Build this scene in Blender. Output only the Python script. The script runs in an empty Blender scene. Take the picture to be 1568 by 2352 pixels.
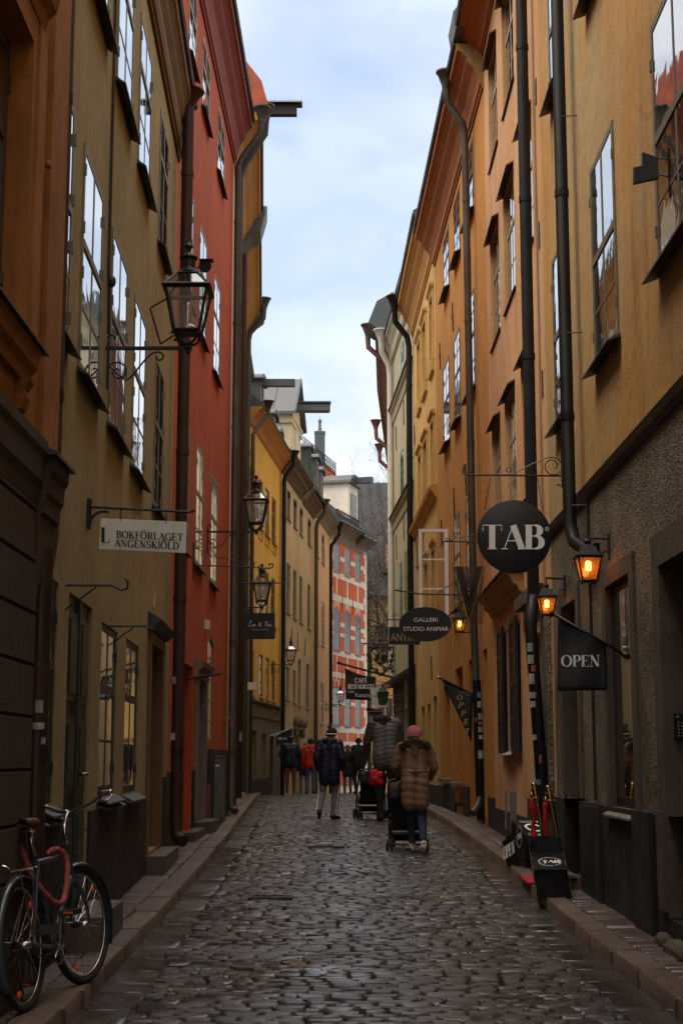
import bpy, bmesh, math, random
from mathutils import Vector, Matrix
from math import sin, cos, pi, radians
sc = bpy.context.scene
C = sc.collection
# ---------------------------------------------------------------- camera
TILT = radians(9.35); CAMZ = 1.30; FPX = 3450.0
cd = bpy.data.cameras.new('camera'); cam = bpy.data.objects.new('camera', cd); C.objects.link(cam)
cam.location = (0, 0, CAMZ); cam.rotation_euler = (radians(90) + TILT, 0, 0)
cd.sensor_fit = 'VERTICAL'; cd.sensor_height = 36; cd.sensor_width = 24
cd.lens = 36 * FPX / 2352; cd.clip_start = .05; cd.clip_end = 3000
sc.camera = cam
sc.view_settings.view_transform = 'Standard'; sc.view_settings.look = 'None'
sc.view_settings.gamma = 1; sc.view_settings.exposure = 1.02
# ---------------------------------------------------------------- sky
SUN_EL = radians(58); SUN_AZ = radians(-112)      # azimuth from +Y, clockwise: sun high on the left, slightly behind
w = bpy.data.worlds.new('World'); sc.world = w; w.use_nodes = True
nt = w.node_tree; N = nt.nodes; L = nt.links; N.clear()
def nd(t, **k):
    n = N.new(t)
    for a, b in k.items(): setattr(n, a, b)
    return n
out = nd('ShaderNodeOutputWorld'); mix = nd('ShaderNodeMixShader')
sky = nd('ShaderNodeTexSky', sky_type='NISHITA', sun_disc=False, sun_elevation=SUN_EL, sun_rotation=SUN_AZ)
bg1 = nd('ShaderNodeBackground'); bg1.inputs['Strength'].default_value = .12
L.new(sky.outputs[0], bg1.inputs[0])
tc = nd('ShaderNodeTexCoord')
mp = nd('ShaderNodeMapping'); mp.inputs['Scale'].default_value = (1, 1, 1.7); mp.inputs['Location'].default_value = (.35, .2, .1)
L.new(tc.outputs['Generated'], mp.inputs[0])
n1 = nd('ShaderNodeTexNoise'); n1.inputs['Scale'].default_value = 3.6; n1.inputs['Detail'].default_value = 4; n1.inputs['Roughness'].default_value = .48; n1.inputs['Distortion'].default_value = .25
L.new(mp.outputs[0], n1.inputs[0])
r1 = nd('ShaderNodeValToRGB'); r1.color_ramp.elements[0].position = .36; r1.color_ramp.elements[1].position = .60
r1.color_ramp.elements[0].color = (.62, .62, .62, 1); r1.color_ramp.elements[1].color = (1, 1, 1, 1)
L.new(n1.outputs[0], r1.inputs[0])
n2 = nd('ShaderNodeTexNoise'); n2.inputs['Scale'].default_value = 8.5; n2.inputs['Detail'].default_value = 5; n2.inputs['Roughness'].default_value = .5
L.new(mp.outputs[0], n2.inputs[0])
r2 = nd('ShaderNodeValToRGB'); r2.color_ramp.elements[0].position = .42; r2.color_ramp.elements[1].position = .57
r2.color_ramp.elements[0].color = (.63, .70, .81, 1); r2.color_ramp.elements[1].color = (.95, .96, .98, 1)
L.new(n2.outputs[0], r2.inputs[0])
# overcast sky: brighter towards the zenith
sep = nd('ShaderNodeSeparateXYZ'); L.new(tc.outputs['Generated'], sep.inputs[0])
mr = nd('ShaderNodeMapRange'); mr.inputs['From Min'].default_value = .0; mr.inputs['From Max'].default_value = 1
mr.inputs['To Min'].default_value = .54; mr.inputs['To Max'].default_value = 1.9
sq = nd('ShaderNodeMath', operation='MULTIPLY'); L.new(sep.outputs[2], sq.inputs[0]); L.new(sep.outputs[2], sq.inputs[1])
L.new(sq.outputs[0], mr.inputs[0])
wm = nd('ShaderNodeMix', data_type='RGBA', blend_type='MULTIPLY'); wr = nd('ShaderNodeMapRange'); wr.inputs['From Min'].default_value = .35; wr.inputs['From Max'].default_value = .75; L.new(sep.outputs[2], wr.inputs[0]); L.new(wr.outputs[0], wm.inputs[0])
L.new(r2.outputs[0], wm.inputs[6]); wm.inputs[7].default_value = (1.10, .98, .84, 1)      # warm tint added high in the sky, to warm the light on the walls
bg2 = nd('ShaderNodeBackground'); L.new(wm.outputs[2], bg2.inputs[0]); L.new(mr.outputs[0], bg2.inputs[1])
dt = nd('ShaderNodeVectorMath', operation='DOT_PRODUCT'); nv = nd('ShaderNodeVectorMath', operation='NORMALIZE'); L.new(tc.outputs['Generated'], nv.inputs[0]); L.new(nv.outputs[0], dt.inputs[0]); dt.inputs[1].default_value = Vector((-.03, .925, .375)).normalized()
gp = nd('ShaderNodeMapRange', interpolation_type='SMOOTHSTEP'); gp.inputs[1].default_value = .984; gp.inputs[2].default_value = .9998; gp.inputs[3].default_value = 0; gp.inputs[4].default_value = 1.15; L.new(dt.outputs['Value'], gp.inputs[0])
gn = nd('ShaderNodeMath', operation='MULTIPLY'); L.new(gp.outputs[0], gn.inputs[0]); L.new(n2.outputs[0], gn.inputs[1])
gs = nd('ShaderNodeMath', operation='SUBTRACT', use_clamp=True); L.new(r1.outputs[0], gs.inputs[0]); L.new(gn.outputs[0], gs.inputs[1])
L.new(gs.outputs[0], mix.inputs[0]); L.new(bg1.outputs[0], mix.inputs[1]); L.new(bg2.outputs[0], mix.inputs[2]); L.new(mix.outputs[0], out.inputs[0])
# veiled sun
sl = bpy.data.lights.new('sun', 'SUN'); sl.energy = 1.5; sl.angle = radians(40); sl.color = (1, .88, .72)
so = bpy.data.objects.new('sun', sl); C.objects.link(so)
sd = Vector((sin(SUN_AZ) * cos(SUN_EL), cos(SUN_AZ) * cos(SUN_EL), sin(SUN_EL)))
so.rotation_euler = sd.to_track_quat('Z', 'Y').to_euler(); so.location = (-10, -5, 30)
# ---------------------------------------------------------------- helpers
def ray(x, y):
    a = (x - 784) / FPX; b = (1176 - y) / FPX; c, s = cos(TILT), sin(TILT)
    return Vector((a, c - b * s, s + b * c))
def at(x, y, Y):                          # a measured image point at distance Y
    d = ray(x, y); return Vector((0, 0, CAMZ)) + d * (Y / d.y)
ORG = {}
SPLIT = {'stone_surround', 'window_surround', 'sill_flashing', 'door_step', 'window_hoods', 'plinth', 'plinth_ledge', 'flashing', 'ledge_flashing', 'window_apron', 'wall_vent', 'shutter', 'shop_door', 'guard_stones', 'carved_brackets', 'pilaster', 'portal_surround', 'door_surround', 'string_course', 'cornice', 'window_reveal', 'rusticated_base', 'rope_ring', 'chain', 'white_stripe', 'eyes', 'wheel_reflector', 'saddle_springs', 'shop_sill', 'brake_cable', 'white_sticker', 'portal_door', 'buttons', 'bare_edges'}
def org(o):
    return ORG.get(o.name, Vector((0, 0, 0)))
def thing(name, label, cat, loc, group=None):
    o = bpy.data.objects.new(name, None); C.objects.link(o); o.location = loc
    o.empty_display_size = .1
    o['label'] = label; o['category'] = cat
    if group: o['group'] = group
    ORG[o.name] = Vector(loc); return o
def tag(o, label, cat, group=None):
    o['label'] = label; o['category'] = cat
    if group: o['group'] = group
    return o
def V(*a): return Vector(a)
def frame_of(d):
    d = d.normalized(); u = Vector((0, 0, 1)) if abs(d.z) < .95 else Vector((0, 1, 0))
    a = d.cross(u).normalized(); b = a.cross(d).normalized(); return a, b
class M:
    def __init__(s): s.v = []; s.f = []
    def add(s, vs, fs):
        o = len(s.v); s.v += [tuple(p) for p in vs]; s.f += [tuple(i + o for i in f) for f in fs]; return s
    def box(s, c, d, rot=None, bev=0):
        hx, hy, hz = d[0] / 2, d[1] / 2, d[2] / 2
        if bev > 0:
            bev = min(bev, hx * .9, hy * .9, hz * .9)
            lay = []
            for z, k in ((-hz, bev), (-hz + bev, 0), (hz - bev, 0), (hz, bev)):
                x, y = hx - k, hy - k
                lay.append([(-x + (bev if not k else 0), -y, z), (x - (bev if not k else 0), -y, z), (x, -y + (bev if not k else 0), z), (x, y - (bev if not k else 0), z),
                            (x - (bev if not k else 0), y, z), (-x + (bev if not k else 0), y, z), (-x, y - (bev if not k else 0), z), (-x, -y + (bev if not k else 0), z)])
            vs = [Vector(p) for l in lay for p in l]
            fs = [tuple(range(7, -1, -1)), tuple(range(24, 32))]
            for k in range(3):
                for j in range(8): fs.append((k * 8 + j, k * 8 + (j + 1) % 8, (k + 1) * 8 + (j + 1) % 8, (k + 1) * 8 + j))
        else:
            vs = [Vector((x, y, z)) for z in (-hz, hz) for y in (-hy, hy) for x in (-hx, hx)]
            fs = [(0, 2, 3, 1), (4, 5, 7, 6), (0, 1, 5, 4), (2, 6, 7, 3), (0, 4, 6, 2), (1, 3, 7, 5)]
        if rot: vs = [rot @ p for p in vs]
        return s.add([p + Vector(c) for p in vs], fs)
    def hexa(s, p8):                       # 8 points: bottom 4, top 4 (loops)
        return s.add(p8, [(0, 3, 2, 1), (4, 5, 6, 7), (0, 1, 5, 4), (1, 2, 6, 5), (2, 3, 7, 6), (3, 0, 4, 7)])
    def prism(s, poly, ex):                # extrude a polygon along a vector
        n = len(poly); ex = Vector(ex); poly = [Vector(p) for p in poly]
        s.add(poly + [p + ex for p in poly], [tuple(range(n)), tuple(range(2 * n - 1, n - 1, -1))] + [(i, (i + 1) % n, n + (i + 1) % n, n + i) for i in range(n)]); return s
    def tube(s, pts, r, seg=8, closed=False, ell=None):
        pts = [Vector(p) for p in pts]; n = len(pts)
        if not hasattr(r, '__len__'): r = [r] * n
        a = b = None; rings = []
        for i, p in enumerate(pts):
            if closed: d = pts[(i + 1) % n] - pts[i - 1]
            else: d = pts[min(i + 1, n - 1)] - pts[max(i - 1, 0)]
            if d.length < 1e-9: d = Vector((0, 0, 1))
            d.normalize()
            if a is None: a, b = frame_of(d)
            else:
                a = (a - d * a.dot(d))
                if a.length < 1e-6: a, b = frame_of(d)
                a.normalize(); b = a.cross(d).normalized()
            ex, ey = ell if ell else (1, 1)
            rings.append([p + a * (r[i] * ex * cos(2 * pi * k / seg)) + b * (r[i] * ey * sin(2 * pi * k / seg)) for k in range(seg)])
        fs = []
        m = n if closed else n - 1
        for i in range(m):
            for k in range(seg):
                j = (i + 1) % n
                fs.append((i * seg + k, i * seg + (k + 1) % seg, j * seg + (k + 1) % seg, j * seg + k))
        if not closed: fs += [tuple(range(seg - 1, -1, -1)), tuple(range((n - 1) * seg, n * seg))]
        return s.add([p for q in rings for p in q], fs)
    def lathe(s, prof, c, seg=16, axis=None, rot0=0):   # prof: (r, z)
        c = Vector(c); ax = Vector(axis).normalized() if axis else Vector((0, 0, 1))
        a, b = frame_of(ax) if axis else (Vector((1, 0, 0)), Vector((0, 1, 0)))
        vs = [c + ax * z + a * (r * cos(rot0 + 2 * pi * k / seg)) + b * (r * sin(rot0 + 2 * pi * k / seg)) for r, z in prof for k in range(seg)]
        fs = [(i * seg + k, i * seg + (k + 1) % seg, (i + 1) * seg + (k + 1) % seg, (i + 1) * seg + k) for i in range(len(prof) - 1) for k in range(seg)]
        fs += [tuple(range(seg - 1, -1, -1)), tuple(range((len(prof) - 1) * seg, len(prof) * seg))]
        return s.add(vs, fs)
    def ball(s, c, r, seg=12, rings=8):
        rx, ry, rz = r if hasattr(r, '__len__') else (r, r, r)
        pr = [(sin(pi * i / rings), -cos(pi * i / rings)) for i in range(rings + 1)]
        vs = [Vector(c) + Vector((rx * a * cos(2 * pi * k / seg), ry * a * sin(2 * pi * k / seg), rz * b)) for a, b in pr for k in range(seg)]
        return s.add(vs, [(i * seg + k, i * seg + (k + 1) % seg, (i + 1) * seg + (k + 1) % seg, (i + 1) * seg + k) for i in range(rings) for k in range(seg)])
    def clusters(s, tol=.012):
        n = len(s.v); par = list(range(n))
        def fd(a):
            while par[a] != a: par[a] = par[par[a]]; a = par[a]
            return a
        for f in s.f:
            r = fd(f[0])
            for k in f[1:]: par[fd(k)] = r
        bb = {}
        for i, p in enumerate(s.v):
            r = fd(i); b = bb.setdefault(r, [list(p), list(p)])
            for k in range(3): b[0][k] = min(b[0][k], p[k]); b[1][k] = max(b[1][k], p[k])
        keys = list(bb); g = {k: k for k in keys}
        def fg(a):
            while g[a] != a: a = g[a]
            return a
        for i, a in enumerate(keys):
            for b in keys[i + 1:]:
                if all(bb[a][0][k] - tol <= bb[b][1][k] and bb[b][0][k] - tol <= bb[a][1][k] for k in range(3)): g[fg(a)] = fg(b)
        out = {}
        for i in range(n): out.setdefault(fg(fd(i)), []).append(i)
        res = []
        for k, idx in out.items():
            mp_ = {j: q for q, j in enumerate(idx)}; st = set(idx); m = M(); m.v = [s.v[j] for j in idx]; m.f = [tuple(mp_[j] for j in f) for f in s.f if f[0] in st]; res.append(m)
        return res
    def build(s, name, mat, parent=None, smooth=False, kind=None, origin=None, edge=False):
        if name in SPLIT and parent:
            cl = s.clusters()
            if len(cl) > 1: return [c.build1(name, mat, parent, smooth) for c in cl][0]
        return s.build1(name, mat, parent, smooth, kind, origin)
    def build1(s, name, mat, parent=None, smooth=False, kind=None, origin=None):
        me = bpy.data.meshes.new(name)
        o3 = org(parent) if parent else (Vector(origin) if origin else Vector((0, 0, 0)))
        me.from_pydata([(p[0] - o3.x, p[1] - o3.y, p[2] - o3.z) for p in s.v], [], s.f)
        me.validate(verbose=False)
        me.materials.append(mat)
        if smooth:
            me.polygons.foreach_set('use_smooth', [True] * len(me.polygons))
            if smooth == 'auto':
                bm = bmesh.new(); bm.from_mesh(me); bmesh.ops.recalc_face_normals(bm, faces=bm.faces)
                for e in bm.edges:
                    if len(e.link_faces) != 2 or e.calc_face_angle(0) > radians(38): e.smooth = False
                bm.to_mesh(me); bm.free()
        me.update()
        o = bpy.data.objects.new(name, me); C.objects.link(o)
        if parent: o.parent = parent; ORG[o.name] = o3
        else: o.location = o3; ORG[o.name] = o3
        if kind: o['kind'] = kind
        return o
def copy_tree(o, parent=None, loc=None, rot=None, label=None):
    c = o.copy(); C.objects.link(c)
    if parent: c.parent = parent
    if loc is not None: c.location = loc
    if rot is not None: c.rotation_euler = rot
    if label: c['label'] = label
    for ch in o.children: copy_tree(ch, c)
    return c
def spiral(c, u, v, r0, r1, a0, a1, n=22):
    c = Vector(c); u = Vector(u); v = Vector(v)
    return [c + u * (cos(a0 + (a1 - a0) * i / n) * (r0 + (r1 - r0) * i / n)) + v * (sin(a0 + (a1 - a0) * i / n) * (r0 + (r1 - r0) * i / n)) for i in range(n + 1)]
def bez(p, n=10):
    p = [Vector(q) for q in p]; o = []
    for i in range(n + 1):
        t = i / n; q = p[:]
        while len(q) > 1: q = [a.lerp(b, t) for a, b in zip(q, q[1:])]
        o.append(q[0])
    return o
def catmull(P, n=6):
    P = [Vector(p) for p in P]; Q = [P[0] * 2 - P[1]] + P + [P[-1] * 2 - P[-2]]; o = []
    for i in range(1, len(Q) - 2):
        a, b, c, d = Q[i - 1:i + 3]
        for k in range(n):
            t = k / n
            o.append(.5 * ((2 * b) + (c - a) * t + (2 * a - 5 * b + 4 * c - d) * t * t + (3 * b - a - 3 * c + d) * t ** 3))
    o.append(P[-1]); return o
def remesh(m, voxel, smooth=3, disp=None):
    """union of the shapes in m as one continuous surface"""
    me = bpy.data.meshes.new('tmp'); me.from_pydata(m.v, [], m.f)
    o = bpy.data.objects.new('tmp', me); C.objects.link(o)
    bm = bmesh.new(); bm.from_mesh(me); bmesh.ops.recalc_face_normals(bm, faces=bm.faces); bm.to_mesh(me); bm.free()
    md = o.modifiers.new('r', 'REMESH'); md.mode = 'VOXEL'; md.voxel_size = voxel
    if smooth:
        sm = o.modifiers.new('s', 'SMOOTH'); sm.factor = .6; sm.iterations = smooth
    bpy.context.view_layer.update()
    dg = bpy.context.evaluated_depsgraph_get(); e = o.evaluated_get(dg); m2 = e.to_mesh()
    r = M(); nv = [v.normal.copy() for v in m2.vertices]
    r.v = [tuple(v.co + (nv[i] * disp(v.co, nv[i]) if disp else Vector((0, 0, 0)))) for i, v in enumerate(m2.vertices)]
    r.f = [tuple(p.vertices) for p in m2.polygons]
    e.to_mesh_clear(); bpy.data.objects.remove(o); bpy.data.meshes.remove(me)
    return r
def capsule(m, a, ra, b, rb, seg=12, sy=1.0):
    a = Vector(a); b = Vector(b); d = b - a; Ln = d.length; d = d.normalized() if Ln > 1e-6 else Vector((0, 0, 1))
    pts = []; rs = []
    for k in range(5): t = pi / 2 * k / 4; pts.append(a - d * ra * cos(t)); rs.append(max(ra * sin(t), .0008))
    for k in range(5): t = pi / 2 * k / 4; pts.append(b + d * rb * sin(t)); rs.append(max(rb * cos(t), .0008))
    m.tube(pts, rs, seg); return m
# ---------------------------------------------------------------- materials
MATS = {}
def mat(name, col, rough=.7, var=.15, scale=3, bump=.0, bscale=60, metal=0, streak=0, col2=None, rvar=0, spec=None, emit=None, alpha=None, trans=0, coat=0, coord='world', detail=6, c3=None, c3pos=.62):
    if name in MATS: return MATS[name]
    m = bpy.data.materials.new(name); m.use_nodes = True; nt = m.node_tree; b = nt.nodes['Principled BSDF']; lk = nt.links.new
    b.inputs['Roughness'].default_value = rough; b.inputs['Metallic'].default_value = metal
    if spec is not None: b.inputs['Specular IOR Level'].default_value = spec
    if coat: b.inputs['Coat Weight'].default_value = coat
    if trans: b.inputs['Transmission Weight'].default_value = trans
    if emit: b.inputs['Emission Color'].default_value = (*emit[:3], 1); b.inputs['Emission Strength'].default_value = emit[3]
    if coord == 'world': co = nt.nodes.new('ShaderNodeNewGeometry').outputs['Position']
    else: co = nt.nodes.new('ShaderNodeTexCoord').outputs['Object']
    c = Vector(col[:3]); lo = c * (1 - var) if col2 is None else Vector(col2); hi = c * (1 + var) if col2 is None else c
    n = nt.nodes.new('ShaderNodeTexNoise'); n.inputs['Scale'].default_value = scale; n.inputs['Detail'].default_value = detail; n.inputs['Roughness'].default_value = .62
    lk(co, n.inputs['Vector'])
    r = nt.nodes.new('ShaderNodeValToRGB'); r.color_ramp.elements[0].position = .34; r.color_ramp.elements[1].position = .66
    r.color_ramp.elements[0].color = (*lo, 1); r.color_ramp.elements[1].color = (*hi, 1)
    lk(n.outputs[0], r.inputs[0]); colout = r.outputs[0]
    if c3:                                           # a second, patchier tone (peeling, dirt)
        n3 = nt.nodes.new('ShaderNodeTexNoise'); n3.inputs['Scale'].default_value = scale * .37; n3.inputs['Detail'].default_value = 9; n3.inputs['Roughness'].default_value = .7
        mp3 = nt.nodes.new('ShaderNodeMapping'); mp3.inputs['Location'].default_value = (7, 3, 1); mp3.inputs['Scale'].default_value = (1, 1, .55); lk(co, mp3.inputs[0]); lk(mp3.outputs[0], n3.inputs['Vector'])
        r3 = nt.nodes.new('ShaderNodeValToRGB'); r3.color_ramp.elements[0].position = c3pos - .09; r3.color_ramp.elements[1].position = c3pos + .07; lk(n3.outputs[0], r3.inputs[0])
        mx = nt.nodes.new('ShaderNodeMix'); mx.data_type = 'RGBA'; lk(r3.outputs[0], mx.inputs[0]); lk(colout, mx.inputs[6]); mx.inputs[7].default_value = (*c3, 1); colout = mx.outputs[2]
    if streak:
        mp = nt.nodes.new('ShaderNodeMapping'); mp.inputs['Scale'].default_value = (1, 1, .12); lk(co, mp.inputs[0])
        n2 = nt.nodes.new('ShaderNodeTexNoise'); n2.inputs['Scale'].default_value = 5; n2.inputs['Detail'].default_value = 7; n2.inputs['Roughness'].default_value = .6; lk(mp.outputs[0], n2.inputs['Vector'])
        mr = nt.nodes.new('ShaderNodeMapRange'); mr.inputs[1].default_value = .35; mr.inputs[2].default_value = .7; mr.inputs[3].default_value = 1 + streak * .4; mr.inputs[4].default_value = 1 - streak; lk(n2.outputs[0], mr.inputs[0])
        mpd = nt.nodes.new('ShaderNodeMapping'); mpd.inputs['Scale'].default_value = (1.6, 1.6, .16); mpd.inputs['Location'].default_value = (3, 9, 2); lk(co, mpd.inputs[0]); nd_ = nt.nodes.new('ShaderNodeTexNoise'); nd_.inputs['Scale'].default_value = 2.4; nd_.inputs['Detail'].default_value = 8; nd_.inputs['Roughness'].default_value = .65; lk(mpd.outputs[0], nd_.inputs['Vector'])
        rd = nt.nodes.new('ShaderNodeMapRange'); rd.inputs[1].default_value = .56; rd.inputs[2].default_value = .74; rd.inputs[3].default_value = 1; rd.inputs[4].default_value = .55; lk(nd_.outputs[0], rd.inputs[0]); md = nt.nodes.new('ShaderNodeMix'); md.data_type = 'RGBA'; md.blend_type = 'MULTIPLY'; md.inputs[0].default_value = 1; lk(colout, md.inputs[6]); lk(rd.outputs[0], md.inputs[7]); colout = md.outputs[2]
        mx = nt.nodes.new('ShaderNodeMix'); mx.data_type = 'RGBA'; mx.blend_type = 'MULTIPLY'; mx.inputs[0].default_value = 1
        lk(colout, mx.inputs[6]); lk(mr.outputs[0], mx.inputs[7]); colout = mx.outputs[2]
    if streak:                                       # fine mottling and hairline dirt
        n6 = nt.nodes.new('ShaderNodeTexNoise'); n6.inputs['Scale'].default_value = 11; n6.inputs['Detail'].default_value = 10; n6.inputs['Roughness'].default_value = .75; lk(co, n6.inputs['Vector'])
        r6 = nt.nodes.new('ShaderNodeMapRange'); r6.inputs[1].default_value = .3; r6.inputs[2].default_value = .7; r6.inputs[3].default_value = .80; r6.inputs[4].default_value = 1.13; lk(n6.outputs[0], r6.inputs[0])
        m6 = nt.nodes.new('ShaderNodeMix'); m6.data_type = 'RGBA'; m6.blend_type = 'MULTIPLY'; m6.inputs[0].default_value = 1; lk(colout, m6.inputs[6]); lk(r6.outputs[0], m6.inputs[7]); colout = m6.outputs[2]
        v6 = nt.nodes.new('ShaderNodeTexVoronoi'); v6.feature = 'DISTANCE_TO_EDGE'; v6.inputs['Scale'].default_value = .55; ad6 = nt.nodes.new('ShaderNodeMix'); ad6.data_type = 'VECTOR'; ad6.inputs[0].default_value = .25; lk(co, ad6.inputs[4]); lk(n6.outputs[1], ad6.inputs[5]); lk(ad6.outputs[1], v6.inputs['Vector'])
        r7 = nt.nodes.new('ShaderNodeMapRange'); r7.inputs[1].default_value = .0; r7.inputs[2].default_value = .006; r7.inputs[3].default_value = .62; r7.inputs[4].default_value = 1; lk(v6.outputs[0], r7.inputs[0])
        n7 = nt.nodes.new('ShaderNodeTexNoise'); n7.inputs['Scale'].default_value = .8; lk(co, n7.inputs['Vector']); r8 = nt.nodes.new('ShaderNodeMapRange'); r8.inputs[1].default_value = .52; r8.inputs[2].default_value = .6; lk(n7.outputs[0], r8.inputs[0])
        m7 = nt.nodes.new('ShaderNodeMix'); m7.data_type = 'RGBA'; m7.blend_type = 'MULTIPLY'; lk(r8.outputs[0], m7.inputs[0]); lk(colout, m7.inputs[6]); lk(r7.outputs[0], m7.inputs[7]); colout = m7.outputs[2]
    lk(colout, b.inputs['Base Color'])
    if rvar:
        mr = nt.nodes.new('ShaderNodeMapRange'); mr.inputs[1].default_value = .35; mr.inputs[2].default_value = .65; mr.inputs[3].default_value = max(rough - rvar, .03); mr.inputs[4].default_value = min(rough + rvar, 1)
        lk(n.outputs[0], mr.inputs[0]); lk(mr.outputs[0], b.inputs['Roughness'])
    if bump:
        n4 = nt.nodes.new('ShaderNodeTexNoise'); n4.inputs['Scale'].default_value = bscale; n4.inputs['Detail'].default_value = 5; lk(co, n4.inputs['Vector'])
        bp = nt.nodes.new('ShaderNodeBump'); bp.inputs['Strength'].default_value = min(1, bump); bp.inputs['Distance'].default_value = .01; lk(n4.outputs[0], bp.inputs['Height'])
        n5 = nt.nodes.new('ShaderNodeTexNoise'); n5.inputs['Scale'].default_value = max(bscale * .07, 1.2); n5.inputs['Detail'].default_value = 3; lk(co, n5.inputs['Vector'])
        b2 = nt.nodes.new('ShaderNodeBump'); b2.inputs['Strength'].default_value = min(1, bump * .8); b2.inputs['Distance'].default_value = .03; lk(n5.outputs[0], b2.inputs['Height']); lk(bp.outputs[0], b2.inputs['Normal'])
        lk(b2.outputs[0], b.inputs['Normal'])
    MATS[name] = m; return m
def glassmat(name, base=(.012, .013, .014), wav=.35, curtain=None, ior=1.9):
    if name in MATS: return MATS[name]
    m = bpy.data.materials.new(name); m.use_nodes = True; nt = m.node_tree; b = nt.nodes['Principled BSDF']; lk = nt.links.new
    b.inputs['Base Color'].default_value = (*base, 1); b.inputs['Roughness'].default_value = .02; b.inputs['IOR'].default_value = ior; b.inputs['Coat Weight'].default_value = 1 if ior > 1.5 else 0; b.inputs['Coat Roughness'].default_value = .02
    g = nt.nodes.new('ShaderNodeNewGeometry')
    if curtain:
        n0 = nt.nodes.new('ShaderNodeTexNoise'); n0.inputs['Scale'].default_value = 1.3; n0.inputs['Detail'].default_value = 2
        mp0 = nt.nodes.new('ShaderNodeMapping'); mp0.inputs['Scale'].default_value = (1, 1, .35); lk(g.outputs['Position'], mp0.inputs[0]); lk(mp0.outputs[0], n0.inputs['Vector'])
        r = nt.nodes.new('ShaderNodeValToRGB'); r.color_ramp.elements[0].position = .5; r.color_ramp.elements[1].position = .58
        r.color_ramp.elements[0].color = (*base, 1); r.color_ramp.elements[1].color = (*curtain, 1); lk(n0.outputs[0], r.inputs[0]); lk(r.outputs[0], b.inputs['Base Color'])
    n = nt.nodes.new('ShaderNodeTexNoise'); n.inputs['Scale'].default_value = 3.2; n.inputs['Detail'].default_value = 2.5; n.inputs['Distortion'].default_value = .6
    lk(g.outputs['Position'], n.inputs['Vector'])
    bp = nt.nodes.new('ShaderNodeBump'); bp.inputs['Strength'].default_value = wav; bp.inputs['Distance'].default_value = .004; lk(n.outputs[0], bp.inputs['Height']); lk(bp.outputs[0], b.inputs['Normal']); lk(bp.outputs[0], b.inputs['Coat Normal'])
    MATS[name] = m; return m
PL = dict(bump=.35, bscale=90, rough=.88, streak=.06)
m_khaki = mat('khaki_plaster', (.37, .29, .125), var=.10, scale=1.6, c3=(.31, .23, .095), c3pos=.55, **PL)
m_orange = mat('orange_plaster', (.36, .135, .022), var=.16, scale=1.4, **PL)
m_brown = mat('brown_plaster', (.065, .036, .019), var=.16, scale=2, **PL)
m_red = mat('red_plaster', (.50, .085, .016), var=.14, scale=1.5, c3=(.40, .075, .02), c3pos=.56, **PL)
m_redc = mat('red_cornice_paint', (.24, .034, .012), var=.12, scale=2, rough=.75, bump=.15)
m_ochre = mat('worn_ochre_plaster', (.52, .275, .065), col2=(.42, .195, .038), scale=1.3, c3=(.40, .27, .12), c3pos=.51, rough=.9, bump=.6, bscale=55, streak=.10)
m_salmon = mat('salmon_plaster', (.60, .32, .135), col2=(.53, .265, .10), scale=1.3, c3=(.62, .37, .19), c3pos=.57, **PL)
m_deep = mat('deep_orange_plaster', (.50, .22, .036), var=.10, scale=1.4, **PL)
m_deepc = mat('burnt_orange_cornice', (.36, .12, .022), var=.12, scale=1.4, rough=.8, bump=.15)
m_yell = mat('golden_plaster', (.60, .37, .12), var=.09, scale=1.4, **PL)
m_yellc = mat('golden_cornice', (.50, .24, .045), var=.1, scale=1.4, rough=.8, bump=.15)
m_green = mat('greyish_cream_plaster', (.40, .36, .24), var=.09, scale=1.2, **PL)
m_cream = mat('cream_plaster', (.68, .57, .38), var=.09, scale=1.2, **PL)
m_yel5 = mat('yellow_plaster', (.74, .42, .065), var=.10, scale=.9, c3=(.64, .33, .05), c3pos=.6, **PL)
m_beige = mat('beige_plaster', (.60, .46, .29), var=.12, scale=.8, c3=(.47, .35, .22), c3pos=.58, **PL)
m_apri = mat('apricot_plaster', (.72, .47, .25), var=.08, scale=.8, **PL)
m_brick = mat('red_lime_render', (.66, .13, .045), var=.10, scale=1.2, c3=(.55, .13, .06), c3pos=.62, **PL)
m_white = mat('weathered_white_stone', (.76, .69, .58), var=.12, scale=2, rough=.85, bump=.3)
m_grey = mat('taupe_plaster', (.15, .125, .105), var=.1, scale=1.5, **PL)
m_black = mat('black_plinth', (.010, .010, .010), var=.35, scale=3, rough=.7, bump=.5, bscale=35, rvar=.15, c3=(.035, .03, .026), c3pos=.66)
m_rough = None
m_stone = mat('grey_surround_stone', (.20, .165, .12), var=.18, scale=5, rough=.85, bump=.4, bscale=60, c3=(.12, .10, .075), c3pos=.6)
m_darkst = mat('dark_surround_stone', (.085, .066, .044), var=.2, scale=5, rough=.8, bump=.4, bscale=60, c3=(.06, .05, .04), c3pos=.6)
m_pipebr = mat('brown_pipe_metal', (.050, .022, .015), rough=.5, var=.2, scale=4, rvar=.1, spec=.3, bump=.05)
m_pipebk = mat('black_pipe_metal', (.009, .009, .010), rough=.5, var=.2, scale=4, rvar=.1, spec=.25)
m_pipegr = mat('patinated_pipe_metal', (.060, .052, .038), rough=.45, var=.3, scale=3, rvar=.1, c3=(.10, .13, .11), c3pos=.66)
m_pipewh = mat('white_pipe_paint', (.62, .58, .50), rough=.5, var=.06, scale=4, c3=(.22, .19, .16), c3pos=.74)
m_roof = mat('dark_roof_metal', (.05, .052, .057), rough=.5, var=.25, scale=2, rvar=.12, bump=.1, bscale=20)
m_roof2 = mat('slate_grey_roof_metal', (.085, .092, .10), rough=.55, var=.12, scale=.8, rvar=.1)
m_iron = mat('black_iron', (.012, .012, .012), rough=.45, var=.2, scale=10)
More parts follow.
